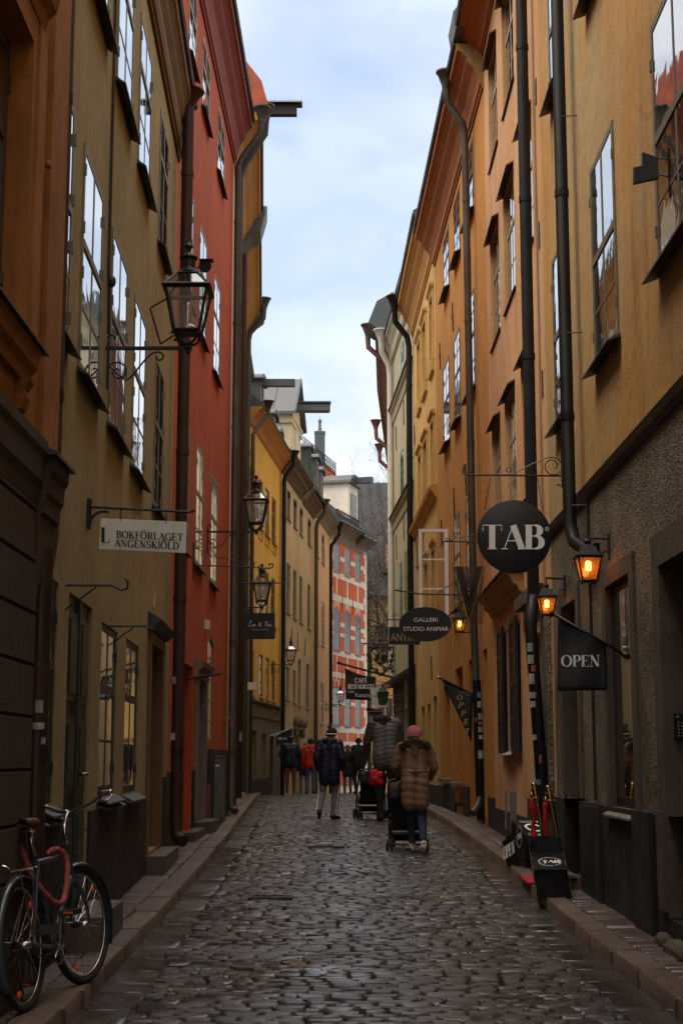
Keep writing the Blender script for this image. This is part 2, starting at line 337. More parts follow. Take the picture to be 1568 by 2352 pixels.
m_ironbr = mat('rusty_black_iron', (.03, .022, .018), rough=.6, var=.3, scale=12)
m_fgreen = mat('grey_green_window_paint', (.19, .20, .15), rough=.5, var=.12, scale=9)
m_fgrey = mat('grey_window_paint', (.26, .255, .215), rough=.5, var=.12, scale=9)
m_fol = mat('olive_window_paint', (.27, .25, .165), rough=.55, var=.12, scale=9)
m_fbr = mat('brown_window_paint', (.10, .062, .038), rough=.5, var=.15, scale=9)
m_fbr2 = mat('worn_taupe_window_paint', (.15, .12, .08), rough=.65, var=.25, scale=12, bump=.3, bscale=40)
m_fteal = mat('teal_window_paint', (.075, .20, .145), rough=.5, var=.12, scale=9)
m_fwhite = mat('white_window_paint', (.62, .60, .55), rough=.5, var=.06, scale=9)
m_fdk = mat('dark_green_door_paint', (.012, .026, .019), rough=.4, var=.2, scale=9)
m_fdg = mat('dark_green_window_paint', (.018, .034, .026), rough=.45, var=.2, scale=9)
m_dkwood = mat('dark_brown_wood', (.022, .013, .010), rough=.45, var=.3, scale=9)
m_lead = mat('lead_sill_sheet', (.035, .037, .036), rough=.5, var=.25, scale=8)
g_up = glassmat('old_window_glass', (.02, .022, .024), wav=.22)
g_low = glassmat('dim_shop_glass', (.010, .011, .011), wav=.25, curtain=(.028, .025, .02), ior=1.6)
g_cur = glassmat('curtained_glass', (.02, .02, .019), wav=.3, curtain=(.09, .08, .06), ior=1.42)
m_cut = mat('dark_doorway', (.006, .006, .006), rough=.9, var=.1)
# black roughcast stone grit
def gritmat(name, a, b2, sc_=85):
    m = bpy.data.materials.new(name); m.use_nodes = True; nt = m.node_tree; b = nt.nodes['Principled BSDF']; lk = nt.links.new
    g = nt.nodes.new('ShaderNodeNewGeometry')
    v = nt.nodes.new('ShaderNodeTexVoronoi'); v.inputs['Scale'].default_value = sc_; lk(g.outputs['Position'], v.inputs['Vector'])
    sp = nt.nodes.new('ShaderNodeSeparateColor'); lk(v.outputs['Color'], sp.inputs[0])
    r = nt.nodes.new('ShaderNodeValToRGB'); r.color_ramp.elements[0].position = .35; r.color_ramp.elements[1].position = .95
    r.color_ramp.elements[0].color = (*a, 1); r.color_ramp.elements[1].color = (*b2, 1); lk(sp.outputs[0], r.inputs[0])
    n = nt.nodes.new('ShaderNodeTexNoise'); n.inputs['Scale'].default_value = 1.5; n.inputs['Detail'].default_value = 5; lk(g.outputs['Position'], n.inputs['Vector'])
    mr = nt.nodes.new('ShaderNodeMapRange'); mr.inputs[1].default_value = .3; mr.inputs[2].default_value = .7; mr.inputs[3].default_value = .55; mr.inputs[4].default_value = 1.35; lk(n.outputs[0], mr.inputs[0])
    mx = nt.nodes.new('ShaderNodeMix'); mx.data_type = 'RGBA'; mx.blend_type = 'MULTIPLY'; mx.inputs[0].default_value = 1; lk(r.outputs[0], mx.inputs[6]); lk(mr.outputs[0], mx.inputs[7]); lk(mx.outputs[2], b.inputs['Base Color'])
    bp = nt.nodes.new('ShaderNodeBump'); bp.inputs['Strength'].default_value = 1; bp.inputs['Distance'].default_value = .012; bp.invert = True; lk(v.outputs['Distance'], bp.inputs['Height']); lk(bp.outputs[0], b.inputs['Normal'])
    b.inputs['Roughness'].default_value = .6; return m
m_rough = gritmat('pebbledash', (.055, .042, .028), (.36, .29, .20))
# ---------------------------------------------------------------- street profile
def interp(T, x):
    if x <= T[0][0]: return T[0][1]
    for (a, b), (c, d) in zip(T, T[1:]):
        if x <= c: t = (x - a) / (c - a); return b + (d - b) * t
    return T[-1][1]
ZG = [(-15, -.25), (0, 0), (8, .0), (12, .03), (16, .10), (20, .21), (24, .29), (30, .31), (40, .29), (47, .24), (52, .05), (60, -.6), (75, -2.1), (110, -5)]
def zr(Y):
    return (interp(ZG, Y - .8) + interp(ZG, Y) + interp(ZG, Y + .8)) / 3
XL = [(-15, -1.30), (6, -1.36), (9, -1.40), (13, -1.46), (17, -1.50), (21, -1.54), (27, -1.72), (35, -2.02), (42, -2.28), (47, -2.46), (50, -2.40), (60, -1.55), (70, -.6), (80, 1.2)]
XR = [(-15, 1.8), (8, 1.74), (12, 1.74), (17, 1.80), (22, 1.70), (30, 1.62), (37, 1.45), (44, 1.22), (52, 1.5), (60, 2.0), (70, 3.0), (80, 4.5)]
KERB = .065
# ---------------------------------------------------------------- ground
def stonemat(name, a, b2, r0, r1, wet=.5, bump=.5):
    m = bpy.data.materials.new(name); m.use_nodes = True; nt = m.node_tree; b = nt.nodes['Principled BSDF']; lk = nt.links.new
    g = nt.nodes.new('ShaderNodeNewGeometry')
    r = nt.nodes.new('ShaderNodeValToRGB'); r.color_ramp.elements[0].color = (*a, 1); r.color_ramp.elements[1].color = (*b2, 1); lk(g.outputs['Random Per Island'], r.inputs[0])
    n = nt.nodes.new('ShaderNodeTexNoise'); n.inputs['Scale'].default_value = 40; n.inputs['Detail'].default_value = 6; n.inputs['Roughness'].default_value = .7; lk(g.outputs['Position'], n.inputs['Vector'])
    mr = nt.nodes.new('ShaderNodeMapRange'); mr.inputs[1].default_value = .3; mr.inputs[2].default_value = .7; mr.inputs[3].default_value = .62; mr.inputs[4].default_value = 1.35; lk(n.outputs[0], mr.inputs[0])
    mx = nt.nodes.new('ShaderNodeMix'); mx.data_type = 'RGBA'; mx.blend_type = 'MULTIPLY'; mx.inputs[0].default_value = 1; lk(r.outputs[0], mx.inputs[6]); lk(mr.outputs[0], mx.inputs[7]); lk(mx.outputs[2], b.inputs['Base Color'])
    n2 = nt.nodes.new('ShaderNodeTexNoise'); n2.inputs['Scale'].default_value = .9; n2.inputs['Detail'].default_value = 6; n2.inputs['Roughness'].default_value = .7; lk(g.outputs['Position'], n2.inputs['Vector'])
    m2 = nt.nodes.new('ShaderNodeMapRange'); m2.inputs[1].default_value = .38; m2.inputs[2].default_value = .62; m2.inputs[3].default_value = r0; m2.inputs[4].default_value = r1; lk(n2.outputs[0], m2.inputs[0])
    ad = nt.nodes.new('ShaderNodeMath'); ad.operation = 'MULTIPLY_ADD'; lk(n.outputs[0], ad.inputs[0]); ad.inputs[1].default_value = .35; lk(m2.outputs[0], ad.inputs[2])
    sb = nt.nodes.new('ShaderNodeMath'); sb.operation = 'SUBTRACT'; sb.use_clamp = True; lk(ad.outputs[0], sb.inputs[0]); sb.inputs[1].default_value = .17; lk(sb.outputs[0], b.inputs['Roughness'])
    n3 = nt.nodes.new('ShaderNodeTexNoise'); n3.inputs['Scale'].default_value = 70; n3.inputs['Detail'].default_value = 4; lk(g.outputs['Position'], n3.inputs['Vector'])
    bp = nt.nodes.new('ShaderNodeBump'); bp.inputs['Strength'].default_value = bump; bp.inputs['Distance'].default_value = .0015; lk(n3.outputs[0], bp.inputs['Height'])
    n4 = nt.nodes.new('ShaderNodeTexNoise'); n4.inputs['Scale'].default_value = 14; n4.inputs['Detail'].default_value = 3; lk(g.outputs['Position'], n4.inputs['Vector'])
    b4 = nt.nodes.new('ShaderNodeBump'); b4.inputs['Strength'].default_value = bump; b4.inputs['Distance'].default_value = .005 if bump < .9 else .014; lk(n4.outputs[0], b4.inputs['Height']); lk(bp.outputs[0], b4.inputs['Normal'])
    lk(b4.outputs[0], b.inputs['Normal']); return m
s_cob = stonemat('wet_granite_setts', (.045, .042, .038), (.112, .105, .096), .16, .44)
s_gut = stonemat('wet_gutter_slabs', (.038, .034, .030), (.080, .072, .063), .12, .40)
s_kerb = stonemat('brown_granite_kerb', (.095, .062, .045), (.165, .112, .082), .36, .62, bump=1)
s_pave = stonemat('wet_brown_pavers', (.060, .038, .033), (.13, .085, .070), .28, .55)
m_soil = mat('dark_wet_joint_soil', (.014, .011, .009), rough=.6, var=.4, scale=20, bump=.5, bscale=50)
rnd = random.Random(5)
def sheet(name, xs, Y0, Y1, dy, dz, m):
    a = M(); n = int((Y1 - Y0) / dy); vs = []
    for i in range(n + 1):
        Y = Y0 + (Y1 - Y0) * i / n; X = xs(Y)
        for x in X: vs.append((x, Y, zr(Y) + dz))
    k = len(xs(Y0)); a.add(vs, [(i * k + j, i * k + j + 1, (i + 1) * k + j + 1, (i + 1) * k + j) for i in range(n) for j in range(k - 1)])
    return a.build(name, m, kind='structure', smooth=True)
sheet('ground', lambda Y: [-400, -60, -6, 0, 6, 60, 400], -60, 400, 2.0, -.35, m_soil)
sheet('road_bed', lambda Y: [interp(XL, Y) - .02, 0, interp(XR, Y) + .02], -14, 84, .5, -.035, m_soil)
def stone(a, cx, cy, hx, hy, z, slope, top=.012, r=None, base=-.06, ang=0, rough=1.0):
    ca, sa = cos(ang), sin(ang)
    def P(u, v, h): return (cx + u * ca - v * sa, cy + u * sa + v * ca, z + slope * (u * sa + v * ca) + h)
    c = min(hx, hy) * .26
    oc = [(-hx + c, -hy), (hx - c, -hy), (hx, -hy + c), (hx, hy - c), (hx - c, hy), (-hx + c, hy), (-hx, hy - c), (-hx, -hy + c)]
    j = [(rnd.uniform(-.10, .10) * hy * rough, rnd.uniform(-.10, .10) * hy * rough) for _ in oc]
    tx, ty = rnd.gauss(0, .016) * rough, rnd.gauss(0, .028) * rough
    vs = [P(u * .97 + p, v * .97 + q, base) for (u, v), (p, q) in zip(oc, j)]
    vs += [P(u + p, v + q, -.006) for (u, v), (p, q) in zip(oc, j)]
    vs += [P(u * (1 - .009 / hx) + p, v * (1 - .009 / hy) + q, top * .85 + tx * u + ty * v + rnd.gauss(0, .0008) * rough) for (u, v), (p, q) in zip(oc, j)]
    k = .6
    vs += [P(u * k, v * k, top + tx * u * k + ty * v * k + rnd.gauss(0, .0008) * rough) for u, v in oc]
    fs = []
    for l in range(3):
        for i in range(8): fs.append((l * 8 + i, l * 8 + (i + 1) % 8, (l + 1) * 8 + (i + 1) % 8, (l + 1) * 8 + i))
    fs.append(tuple(range(24, 32))); a.add(vs, fs)
def sl_(Y): return (zr(Y + .2) - zr(Y - .2)) / .4
# cobbles
a = M(); Y = 4.6; row = 0
while Y < 70:
    dpt = rnd.uniform(.086, .114) * (1 if Y < 40 else 1.25)
    x0 = interp(XL, Y) + .30 + rnd.uniform(-.02, .02); x1 = interp(XR, Y) - .30 + rnd.uniform(-.02, .02); x = x0
    Yc = Y + dpt / 2; row += 1
    ph = .05 * sin(Y * .7) + .04 * sin(Y * 1.9 + 1)
    if row % 2: x -= rnd.uniform(.03, .1)
    while x < x1 - .04:
        wd = min(rnd.uniform(.11, .20), x1 - x + .02)
        if wd < .06: break
        cx = x + wd / 2; yy = Yc + .03 * sin(cx * 1.3 + Y * .12) + ph * cx * .25 + rnd.gauss(0, .002)
        crown = .035 * (1 - ((cx - .1) / 1.5) ** 2) + .006 * sin(cx * 5 + Y * 2.3)
        if x > x0 - .05:
            stone(a, cx, yy, wd / 2 - rnd.uniform(.002, .012), dpt / 2 + rnd.uniform(-.001, .002), zr(yy) + crown - .012 + rnd.gauss(0, .0025), sl_(yy), top=rnd.uniform(.005, .010), ang=rnd.gauss(0, .02))
        x += wd
    Y += dpt
o = a.build('cobbled_road', s_cob, kind='structure', smooth='auto')
# gutters, kerbs, pavements
def strip(name, edge, sgn, off0, off1, dz, lo, hi, m, top=.008, ncol=1, base=-.10, r=1.0, Y0=4.6, Y1=70, gap=.004, inner=None):
    a = M(); Y = Y0; 
    while Y < Y1:
        for c in range(ncol):
            pass
        ln = rnd.uniform(lo, hi); Yc = Y + ln / 2
        e0 = interp(edge, Yc) + sgn * off0; e1 = (inner(Yc) if inner else interp(edge, Yc) + sgn * off1)
        ang = -math.atan((interp(edge, Yc + .4) - interp(edge, Yc - .4)) / .8)
        if ncol == 1:
            stone(a, (e0 + e1) / 2, Yc, abs(e1 - e0) / 2 - gap, ln / 2 - gap, zr(Yc) + dz, sl_(Yc), top=top, base=base, ang=ang, rough=r)
        else:
            cuts = sorted([e0, e1] + [e0 + (e1 - e0) * (k / ncol + rnd.uniform(-.035, .035)) for k in range(1, ncol)])
            for u, v in zip(cuts, cuts[1:]):
                stone(a, (u + v) / 2, Yc + rnd.gauss(0, .004) + (u - e0) * .06, (v - u) / 2 - gap, ln / 2 - gap * .6, zr(Yc) + dz + rnd.gauss(0, .003), sl_(Yc), top=top, base=base, ang=ang * .6 + rnd.gauss(0, .015), rough=r)
        Y += ln
    return a.build(name, m, kind='structure', smooth='auto')
strip('gutter_left', XL, 1, .0, .29, -.028, .30, .62, s_gut, r=.2, top=.005, gap=.003)
strip('gutter_right', XR, -1, .0, .29, -.032, .30, .62, s_gut, r=.2, top=.005, gap=.003)
strip('kerb_left', XL, -1, .0, .21, KERB, .5, 1.2, s_kerb, top=.008, base=-.2, r=.15, gap=.002)
strip('kerb_right', XR, 1, .0, .18, KERB, .5, 1.2, s_kerb, top=.008, base=-.2, r=.15, gap=.002)
strip('pavement_left', XL, -1, .215, .80, KERB - .004, .12, .19, s_pave, ncol=2, r=.35, top=.006)
strip('pavement_right', XR, 1, .185, .85, KERB - .004, .12, .19, s_pave, ncol=2, r=.35, top=.006)
sheet('pavement_bed_left', lambda Y: [interp(XL, Y) - 3.0, interp(XL, Y) - .03], -14, 84, .5, KERB - .03, m_soil)
sheet('pavement_bed_right', lambda Y: [interp(XR, Y) + .03, interp(XR, Y) + 3.0], -14, 84, .5, KERB - .03, m_soil)
# ---------------------------------------------------------------- facades
class Wall:
    def __init__(s, p, q, side):           # side -1 = left row of the street, +1 = right row
        s.p, s.q, s.side = p, q, side; s.m = (q[0] - p[0]) / (q[1] - p[1]); k = math.hypot(1, s.m)
        s.n = Vector((1 / k, -s.m / k, 0)) if side < 0 else Vector((-1 / k, s.m / k, 0))
        s.d = Vector((s.m / k, 1 / k, 0))
    def P(s, Y, n, z): return Vector((s.p[0] + s.m * (Y - s.p[1]), Y, z)) + s.n * n
def wbox(m, W, Y0, Y1, n0, n1, z0, z1):
    m.hexa([W.P(Y0, n0, z0), W.P(Y1, n0, z0), W.P(Y1, n1, z0), W.P(Y0, n1, z0), W.P(Y0, n0, z1), W.P(Y1, n0, z1), W.P(Y1, n1, z1), W.P(Y0, n1, z1)])
def facade(m, W, Y0, Y1, z0, z1, ops, depth=.14, n=0.0):
    ys = sorted({Y0, Y1} | {o[0] for o in ops} | {o[1] for o in ops}); zs = sorted({z0, z1} | {o[2] for o in ops} | {o[3] for o in ops})
    ys = [y for y in ys if Y0 <= y <= Y1]; zs = [z for z in zs if z0 <= z <= z1]
    for a, b in zip(ys, ys[1:]):
        for c, d in zip(zs, zs[1:]):
            my, mz = (a + b) / 2, (c + d) / 2
            if any(o[0] < my < o[1] and o[2] < mz < o[3] for o in ops): continue
            m.add([W.P(a, n, c), W.P(b, n, c), W.P(b, n, d), W.P(a, n, d)], [(0, 1, 2, 3)])
    for o in ops:
        a, b, c, d = o[:4]; k = n - (o[4] if len(o) > 4 else depth)
        m.add([W.P(a, n, c), W.P(b, n, c), W.P(b, n, d), W.P(a, n, d), W.P(a, k, c), W.P(b, k, c), W.P(b, k, d), W.P(a, k, d)], [(0, 1, 5, 4), (1, 2, 6, 5), (2, 3, 7, 6), (3, 0, 4, 7)])
def shell(m, W, Y0, Y1, z0, z1, depth, n=0.0):      # the rest of the house box
    p = [W.P(Y0, n, z0), W.P(Y1, n, z0), W.P(Y1, -depth, z0), W.P(Y0, -depth, z0)]; q = [v + Vector((0, 0, z1 - z0)) for v in p]
    m.add(p + q, [(1, 2, 6, 5), (2, 3, 7, 6), (3, 0, 4, 7), (4, 5, 6, 7)])
def profile_run(m, W, Y0, Y1, prof, caps=True, W2=None):        # prof: (n, z) closed polygon
    k = len(prof); vs = [W.P(Y0, n, z) for n, z in prof] + [(W2 or W).P(Y1, n, z) for n, z in prof]
    m.add(vs, [(i, (i + 1) % k, k + (i + 1) % k, k + i) for i in range(k)] + ([tuple(range(k)), tuple(range(2 * k - 1, k - 1, -1))] if caps else []))
def coved(zj, ze, ov, back=-.3):           # big coved eaves cornice from the wall junction to the eaves edge
    h = ze - zj
    return [(back, zj), (.0, zj), (.03, zj), (.035, zj + .06 * h), (.06, zj + .08 * h), (.08, zj + .22 * h), (ov * .34, zj + .42 * h), (ov * .55, zj + .56 * h), (ov * .60, zj + .60 * h), (ov * .60, zj + .66 * h), (ov * .80, zj + .78 * h), (ov * .93, zj + .82 * h), (ov * .95, zj + .95 * h), (back, zj + .95 * h)]
def window(b, W, Y0, Y1, z0, z1, fm, gm=None, cols=2, bars=(.33,), transom=None, rec=.0, fw=.055, sill=None, sillov=.075, hinges=0, arch=0, name='window', bar=.022, deep=.0):
    gm = gm or g_up; m = M(); n1 = -rec + .008; n0 = n1 - .05
    wbox(m, W, Y0 + .002, Y0 + fw, n0, n1, z0, z1); wbox(m, W, Y1 - fw, Y1 - .002, n0, n1, z0, z1)
    wbox(m, W, Y0 + fw, Y1 - fw, n0, n1 - .001, z1 - fw, z1 - .002); wbox(m, W, Y0 + fw, Y1 - fw, n0, n1 - .001, z0 + .002, z0 + fw * 1.1)
    iw = (Y1 - Y0 - 2 * fw)
    for k in range(1, cols):
        y = Y0 + fw + iw * k / cols; t = fw * .55 if cols == 2 else bar
        wbox(m, W, y - t, y + t, n0, n1 - .003, z0 + fw, z1 - fw)
    zs_ = [z0 + fw, z1 - fw]
    if transom:
        zt = z0 + (z1 - z0) * transom; wbox(m, W, Y0 + fw, Y1 - fw, n0, n1 + .004, zt - fw * .55, zt + fw * .55)
    for f in bars:
        zt = z0 + (z1 - z0) * f; wbox(m, W, Y0 + fw, Y1 - fw, n0 + .01, n1 - .002, zt - bar / 2, zt + bar / 2)
    if hinges:
        for yy in (Y0 + fw * .2, Y1 - fw * .2):
            for f in ((.12, .42, .62, .88) if hinges > 2 else (.16, .84)):
                zt = z0 + (z1 - z0) * f; wbox(m, W, yy - .014, yy + .014, n1, n1 + .012, zt - .04, zt + .04)
    if arch:                                            # segmental head: spandrels in the wall colour are in the frame's place
        c = (Y0 + Y1) / 2; hw = (Y1 - Y0) / 2; K = 8
        for sg in (-1, 1):
            pts = [W.P(c + sg * hw, 0.004, z1 - arch)] + [W.P(c + sg * hw * (1 - i / K), 0.004, z1 - arch * ((1 - i / K) ** 2)) for i in range(K + 1)] + [W.P(c + sg * hw, .004, z1)]
            m.prism(pts, W.n * -.04)
    fr = m.build(name, fm, b)
    g = M(); ng = n1 - .006; NY, NZ = 2, 3
    yy = [Y0 + .01 + (Y1 - Y0 - .02) * i / NY for i in range(NY + 1)]; zz = [z0 + .01 + (z1 - z0 - .02) * i / NZ for i in range(NZ + 1)]
    g.add([W.P(y, ng, z) for z in zz for y in yy], [(j * (NY + 1) + i, j * (NY + 1) + i + 1, (j + 1) * (NY + 1) + i + 1, (j + 1) * (NY + 1) + i) for j in range(NZ) for i in range(NY)])
    g.build('pane', gm, fr)
    if sill:
        s = M(); t = .02
        s.hexa([W.P(Y0 - .05, -rec, z0 - .03), W.P(Y1 + .05, -rec, z0 - .03), W.P(Y1 + .05, sillov, z0 - .075), W.P(Y0 - .05, sillov, z0 - .075),
                W.P(Y0 - .05, -rec, z0 + .0), W.P(Y1 + .05, -rec, z0 + .0), W.P(Y1 + .05, sillov, z0 - .06), W.P(Y0 - .05, sillov, z0 - .06)])
        s.build('sill', sill, fr)
    return fr
def roof(b, W, Y0, Y1, ze, ov, depth, rise, m, seams=True, name='roof', pitch0=None):
    a = M(); z0 = ze
    e0 = [(ov, z0 - .03), (ov + .02, z0 + .01), (ov - .02, z0 + .04), (-depth / 2, z0 + rise), (-depth, z0 + .04), (-depth, z0 - .03)]
    profile_run(a, W, Y0, Y1, e0)
    if seams:
        n = max(2, int((Y1 - Y0) / .6)); L_ = math.hypot(depth / 2 + ov, rise)
        for i in range(n + 1):
            Y = Y0 + (Y1 - Y0) * i / n; Y = min(max(Y, Y0 + .03), Y1 - .03)
            a.hexa([W.P(Y - .012, ov, z0 + .03), W.P(Y + .012, ov, z0 + .03), W.P(Y + .012, -depth / 2, z0 + rise - .01), W.P(Y - .012, -depth / 2, z0 + rise - .01),
                    W.P(Y - .012, ov, z0 + .075), W.P(Y + .012, ov, z0 + .075), W.P(Y + .012, -depth / 2, z0 + rise + .035), W.P(Y - .012, -depth / 2, z0 + rise + .035)])
    return a.build(name, m, b)
def pipe_(b, pts, r, m, hopper=None, hz=.30, ring=True, name='downpipe', elbow=None):
    a = M(); a.tube(pts, r, 12)
    P0 = [Vector(p) for p in pts]
    if ring:
        for p, q in zip(P0, P0[1:]):
            L_ = (q - p).length
            if L_ > 2.0 and abs((q - p).normalized().z) > .95:
                k = max(1, round(L_ / 1.95))
                for i in range(k):
                    c = p.lerp(q, (i + .55) / k); a.tube([c - (q - p).normalized() * .035, c + (q - p).normalized() * .035], r * 1.12, 12)
    o = a.build(name, m, b, smooth='auto')
    if hopper:
        h = M(); h.lathe([(r * 1.0, 0), (r * 1.15, hz * .15), (r * 2.3, hz * .72), (r * 2.75, hz * .78), (r * 2.75, hz * .86), (r * 2.5, hz * .86)], hopper, 12); h.build('hopper', m, o, smooth='auto')
    return o
def house(name, label, W, Y0, Y1, z0, z1, ops, wm, depth=8, odepth=.14, cap=True):
    b = thing(name, label, 'building', W.P((Y0 + Y1) / 2, 0, z0))
    m = M(); facade(m, W, Y0, Y1, z0, z1, ops, odepth); shell(m, W, Y0, Y1, z0, z1, depth); m.build('wall', wm, b)
    return b
def irontie(b, W, Y, z, h=.55, curl=True):
    m = M(); m.tube([W.P(Y, .02, z - h / 2), W.P(Y, .03, z + h / 2)], .012, 6)
    if curl:
        m.tube([W.P(Y, .03, z)] + [W.P(Y + .03 + .035 * cos(t), .03, z + .035 * sin(t)) for t in [pi + i * .6 for i in range(9)]], .009, 6)
    m.build('wall_anchor', m_ironbr, b)
def Yrows(cols, rows): return [(a, b, c, d) for (c, d) in rows for (a, b) in cols]

# ================= LEFT 0: orange house with the brown rusticated base
W0 = Wall((-1.66, -8), (-1.66, 8.5), -1)
w0 = [(6.25, 7.45, 3.50, 5.05, .16), (3.6, 4.8, 3.50, 5.05, .16), (.8, 2.0, 3.50, 5.05, .16), (6.25, 7.45, 6.6, 8.2, .16)]
b0 = thing('corner_house', 'orange plastered house with a dark brown banded stone base, nearest on the left', 'building', (-1.66, 2, 0))
m = M(); facade(m, W0, -5, 8.5, 3.02, 12.0, [o[:4] + (.16,) for o in w0]); shell(m, W0, -5, 8.5, 2.2, 12.0, 8); m.build('wall', m_orange, b0)
m = M()
zc = [-.6, .42] + [.42 + .275 * i for i in range(1, 9)] + [2.80]
for a_, c_ in zip(zc, zc[1:]):
    gp = .012
    profile_run(m, W0, -5, 8.06, [(-.05, a_), (.0, a_), (.020, a_ + gp), (.020, c_ - gp), (0, c_), (-.05, c_)])
shell(m, W0, -5, 8.06, -.6, 2.9, 8, n=-.02); m.build('rusticated_base', m_brown, b0)
m = M(); wbox(m, W0, 8.02, 8.47, .0, .03, 3.02, 11.4); wbox(m, W0, 7.55, 7.72, .0, .05, 3.45, 5.2); wbox(m, W0, 7.72, 7.80, .0, .03, 3.45, 5.2); m.build('pilaster', m_orange, b0)
m = M(); m.prism([W0.P(8.0, n, z) for n, z in ((-.05, 2.15), (.0, 2.15), (.02, 2.25), (.03, 2.45), (.035, 2.60), (.055, 2.62), (.06, 2.70), (.075, 2.73), (.08, 2.82), (.10, 2.85), (.105, 2.93), (-.05, 2.93))], W0.d * .46)
m.build('pilaster_capital', m_brown, b0)
m = M(); m.hexa([W0.P(7.96, -.02, 2.935), W0.P(8.54, -.02, 2.935), W0.P(8.54, .125, 2.925), W0.P(7.96, .125, 2.925), W0.P(7.96, -.02, 3.0), W0.P(8.54, -.02, 3.0), W0.P(8.54, .125, 2.945), W0.P(7.96, .125, 2.945)]); m.build('capital_flashing', m_lead, b0)
m = M(); profile_run(m, W0, -5, 7.98, [(-.05, 2.66), (.022, 2.66), (.03, 2.74), (.05, 2.78), (.055, 2.90), (.07, 2.94), (.07, 3.0), (-.05, 3.03)]); m.build('string_course', m_brown, b0)
for (ya, yb, za, zb, _) in w0:
    m = M()
    if za > 6: window(b0, W0, ya, yb, za, zb, m_fbr, g_up, bars=(.35,), transom=.66, rec=.10, fw=.08); continue
    profile_run(m, W0, ya - .20, yb + .20, [(-.02, 3.22), (.03, 3.22), (.04, 3.28), (.07, 3.31), (.075, 3.37), (.09, 3.39), (.09, 3.42), (-.02, 3.42)])
    for yc in (ya - .05, yb + .08): m.prism([W0.P(yc - .07, 0, 3.05), W0.P(yc - .07, .03, 3.07), W0.P(yc - .07, .05, 3.13), W0.P(yc - .07, .04, 3.17), W0.P(yc - .07, .07, 3.22), W0.P(yc - .07, 0, 3.22)], W0.d * .12)
    profile_run(m, W0, ya - .24, yb + .24, [(-.02, 5.22), (.04, 5.22), (.06, 5.30), (.10, 5.34), (.12, 5.42), (-.02, 5.44)])
    for (p_, q_) in ((ya - .13, ya - .003), (yb + .003, yb + .098)): wbox(m, W0, p_, q_, 0, .035, za - .03, zb + .165)
    wbox(m, W0, ya - .003, yb + .003, 0, .034, zb + .003, zb + .16)
    m.build('window_surround', m_orange, b0)
    m = M(); m.hexa([W0.P(ya - .25, 0, 3.425), W0.P(yb + .28, 0, 3.425), W0.P(yb + .28, .115, 3.405), W0.P(ya - .25, .115, 3.405), W0.P(ya - .25, 0, 3.49), W0.P(yb + .28, 0, 3.49), W0.P(yb + .28, .115, 3.42), W0.P(ya - .25, .115, 3.42)]); m.build('sill_flashing', m_lead, b0)
    window(b0, W0, ya, yb, za, zb, m_fbr, g_up, bars=(.35,), transom=.66, rec=.10, fw=.08, hinges=2)
m = M(); m.lathe([(.01, 0), (.022, .008), (.026, .02), (.02, .032), (.008, .036)], W0.P(7.9, .02, 4.55), 12, axis=W0.n); m.build('rosette', m_orange, b0, smooth=True)
roof(b0, W0, -5, 8.5, 12.0, .4, 8, 2.5, m_roof, seams=False)
pipe_(b0, [(-1.705, 8.8, 12.1), (-1.705, 8.8, 2.6), (-1.68, 8.5, 2.3)], .034, m_pipebr, name='downpipe')
pipe_(b0, [(-1.652, 8.25, 2.45), (-1.652, 8.25, .42), (-1.63, 8.23, .30), (-1.56, 8.2, .24)], .059, m_pipebr)

# ================= LEFT 1: khaki house
K = Wall((-1.805, 10), (-2.07, 18.1), -1)
colK = [(9.2 - .75, 9.2 + .45), (9.98 + .02, 11.08), (11.66, 12.80), (13.40, 14.52), (15.56, 16.62)]
colK = [(8.86, 9.50), (9.98, 11.06), (11.66, 12.80), (13.40, 14.52), (15.57, 16.62)]
rowK = [(3.95, 5.57), (6.85, 8.36)]
opK = [(a, b_, c, d, .06) for c, d in rowK for a, b_ in colK]
opK[5] = (8.86, 9.50, 6.85, 8.2, .06)
gK = [(8.95, 9.46, 1.03, 2.40, .08), (9.92, 11.10, .25, 2.40, .05), (11.66, 12.72, 1.03, 2.36, .08), (13.40, 14.55, 1.00, 2.37, .08), (15.62, 16.95, .35, 2.50, .38)]
b1 = house('khaki_house', 'khaki plastered house with sky-reflecting casements and a black plinth, second on the left', K, 8.08, 18.1, -.6, 8.75, opK + gK, m_khaki)
for o_ in opK[:5]: window(b1, K, *o_[:4], m_fgreen, g_up, transom=.56, bars=(.28,), rec=-.004, fw=.052, hinges=3, sill=m_lead, sillov=.09)
for o_ in opK[5:]: window(b1, K, *o_[:4], m_fgreen, g_up, transom=.66, bars=(.33,), rec=-.004, fw=.052, hinges=2, sill=m_lead, sillov=.09)
for o_ in (gK[0], gK[2], gK[3]): window(b1, K, *o_[:4], m_fdg, g_low, transom=.62, bars=(.31,), rec=.02, fw=.06, hinges=2, sill=m_lead, sillov=.10)
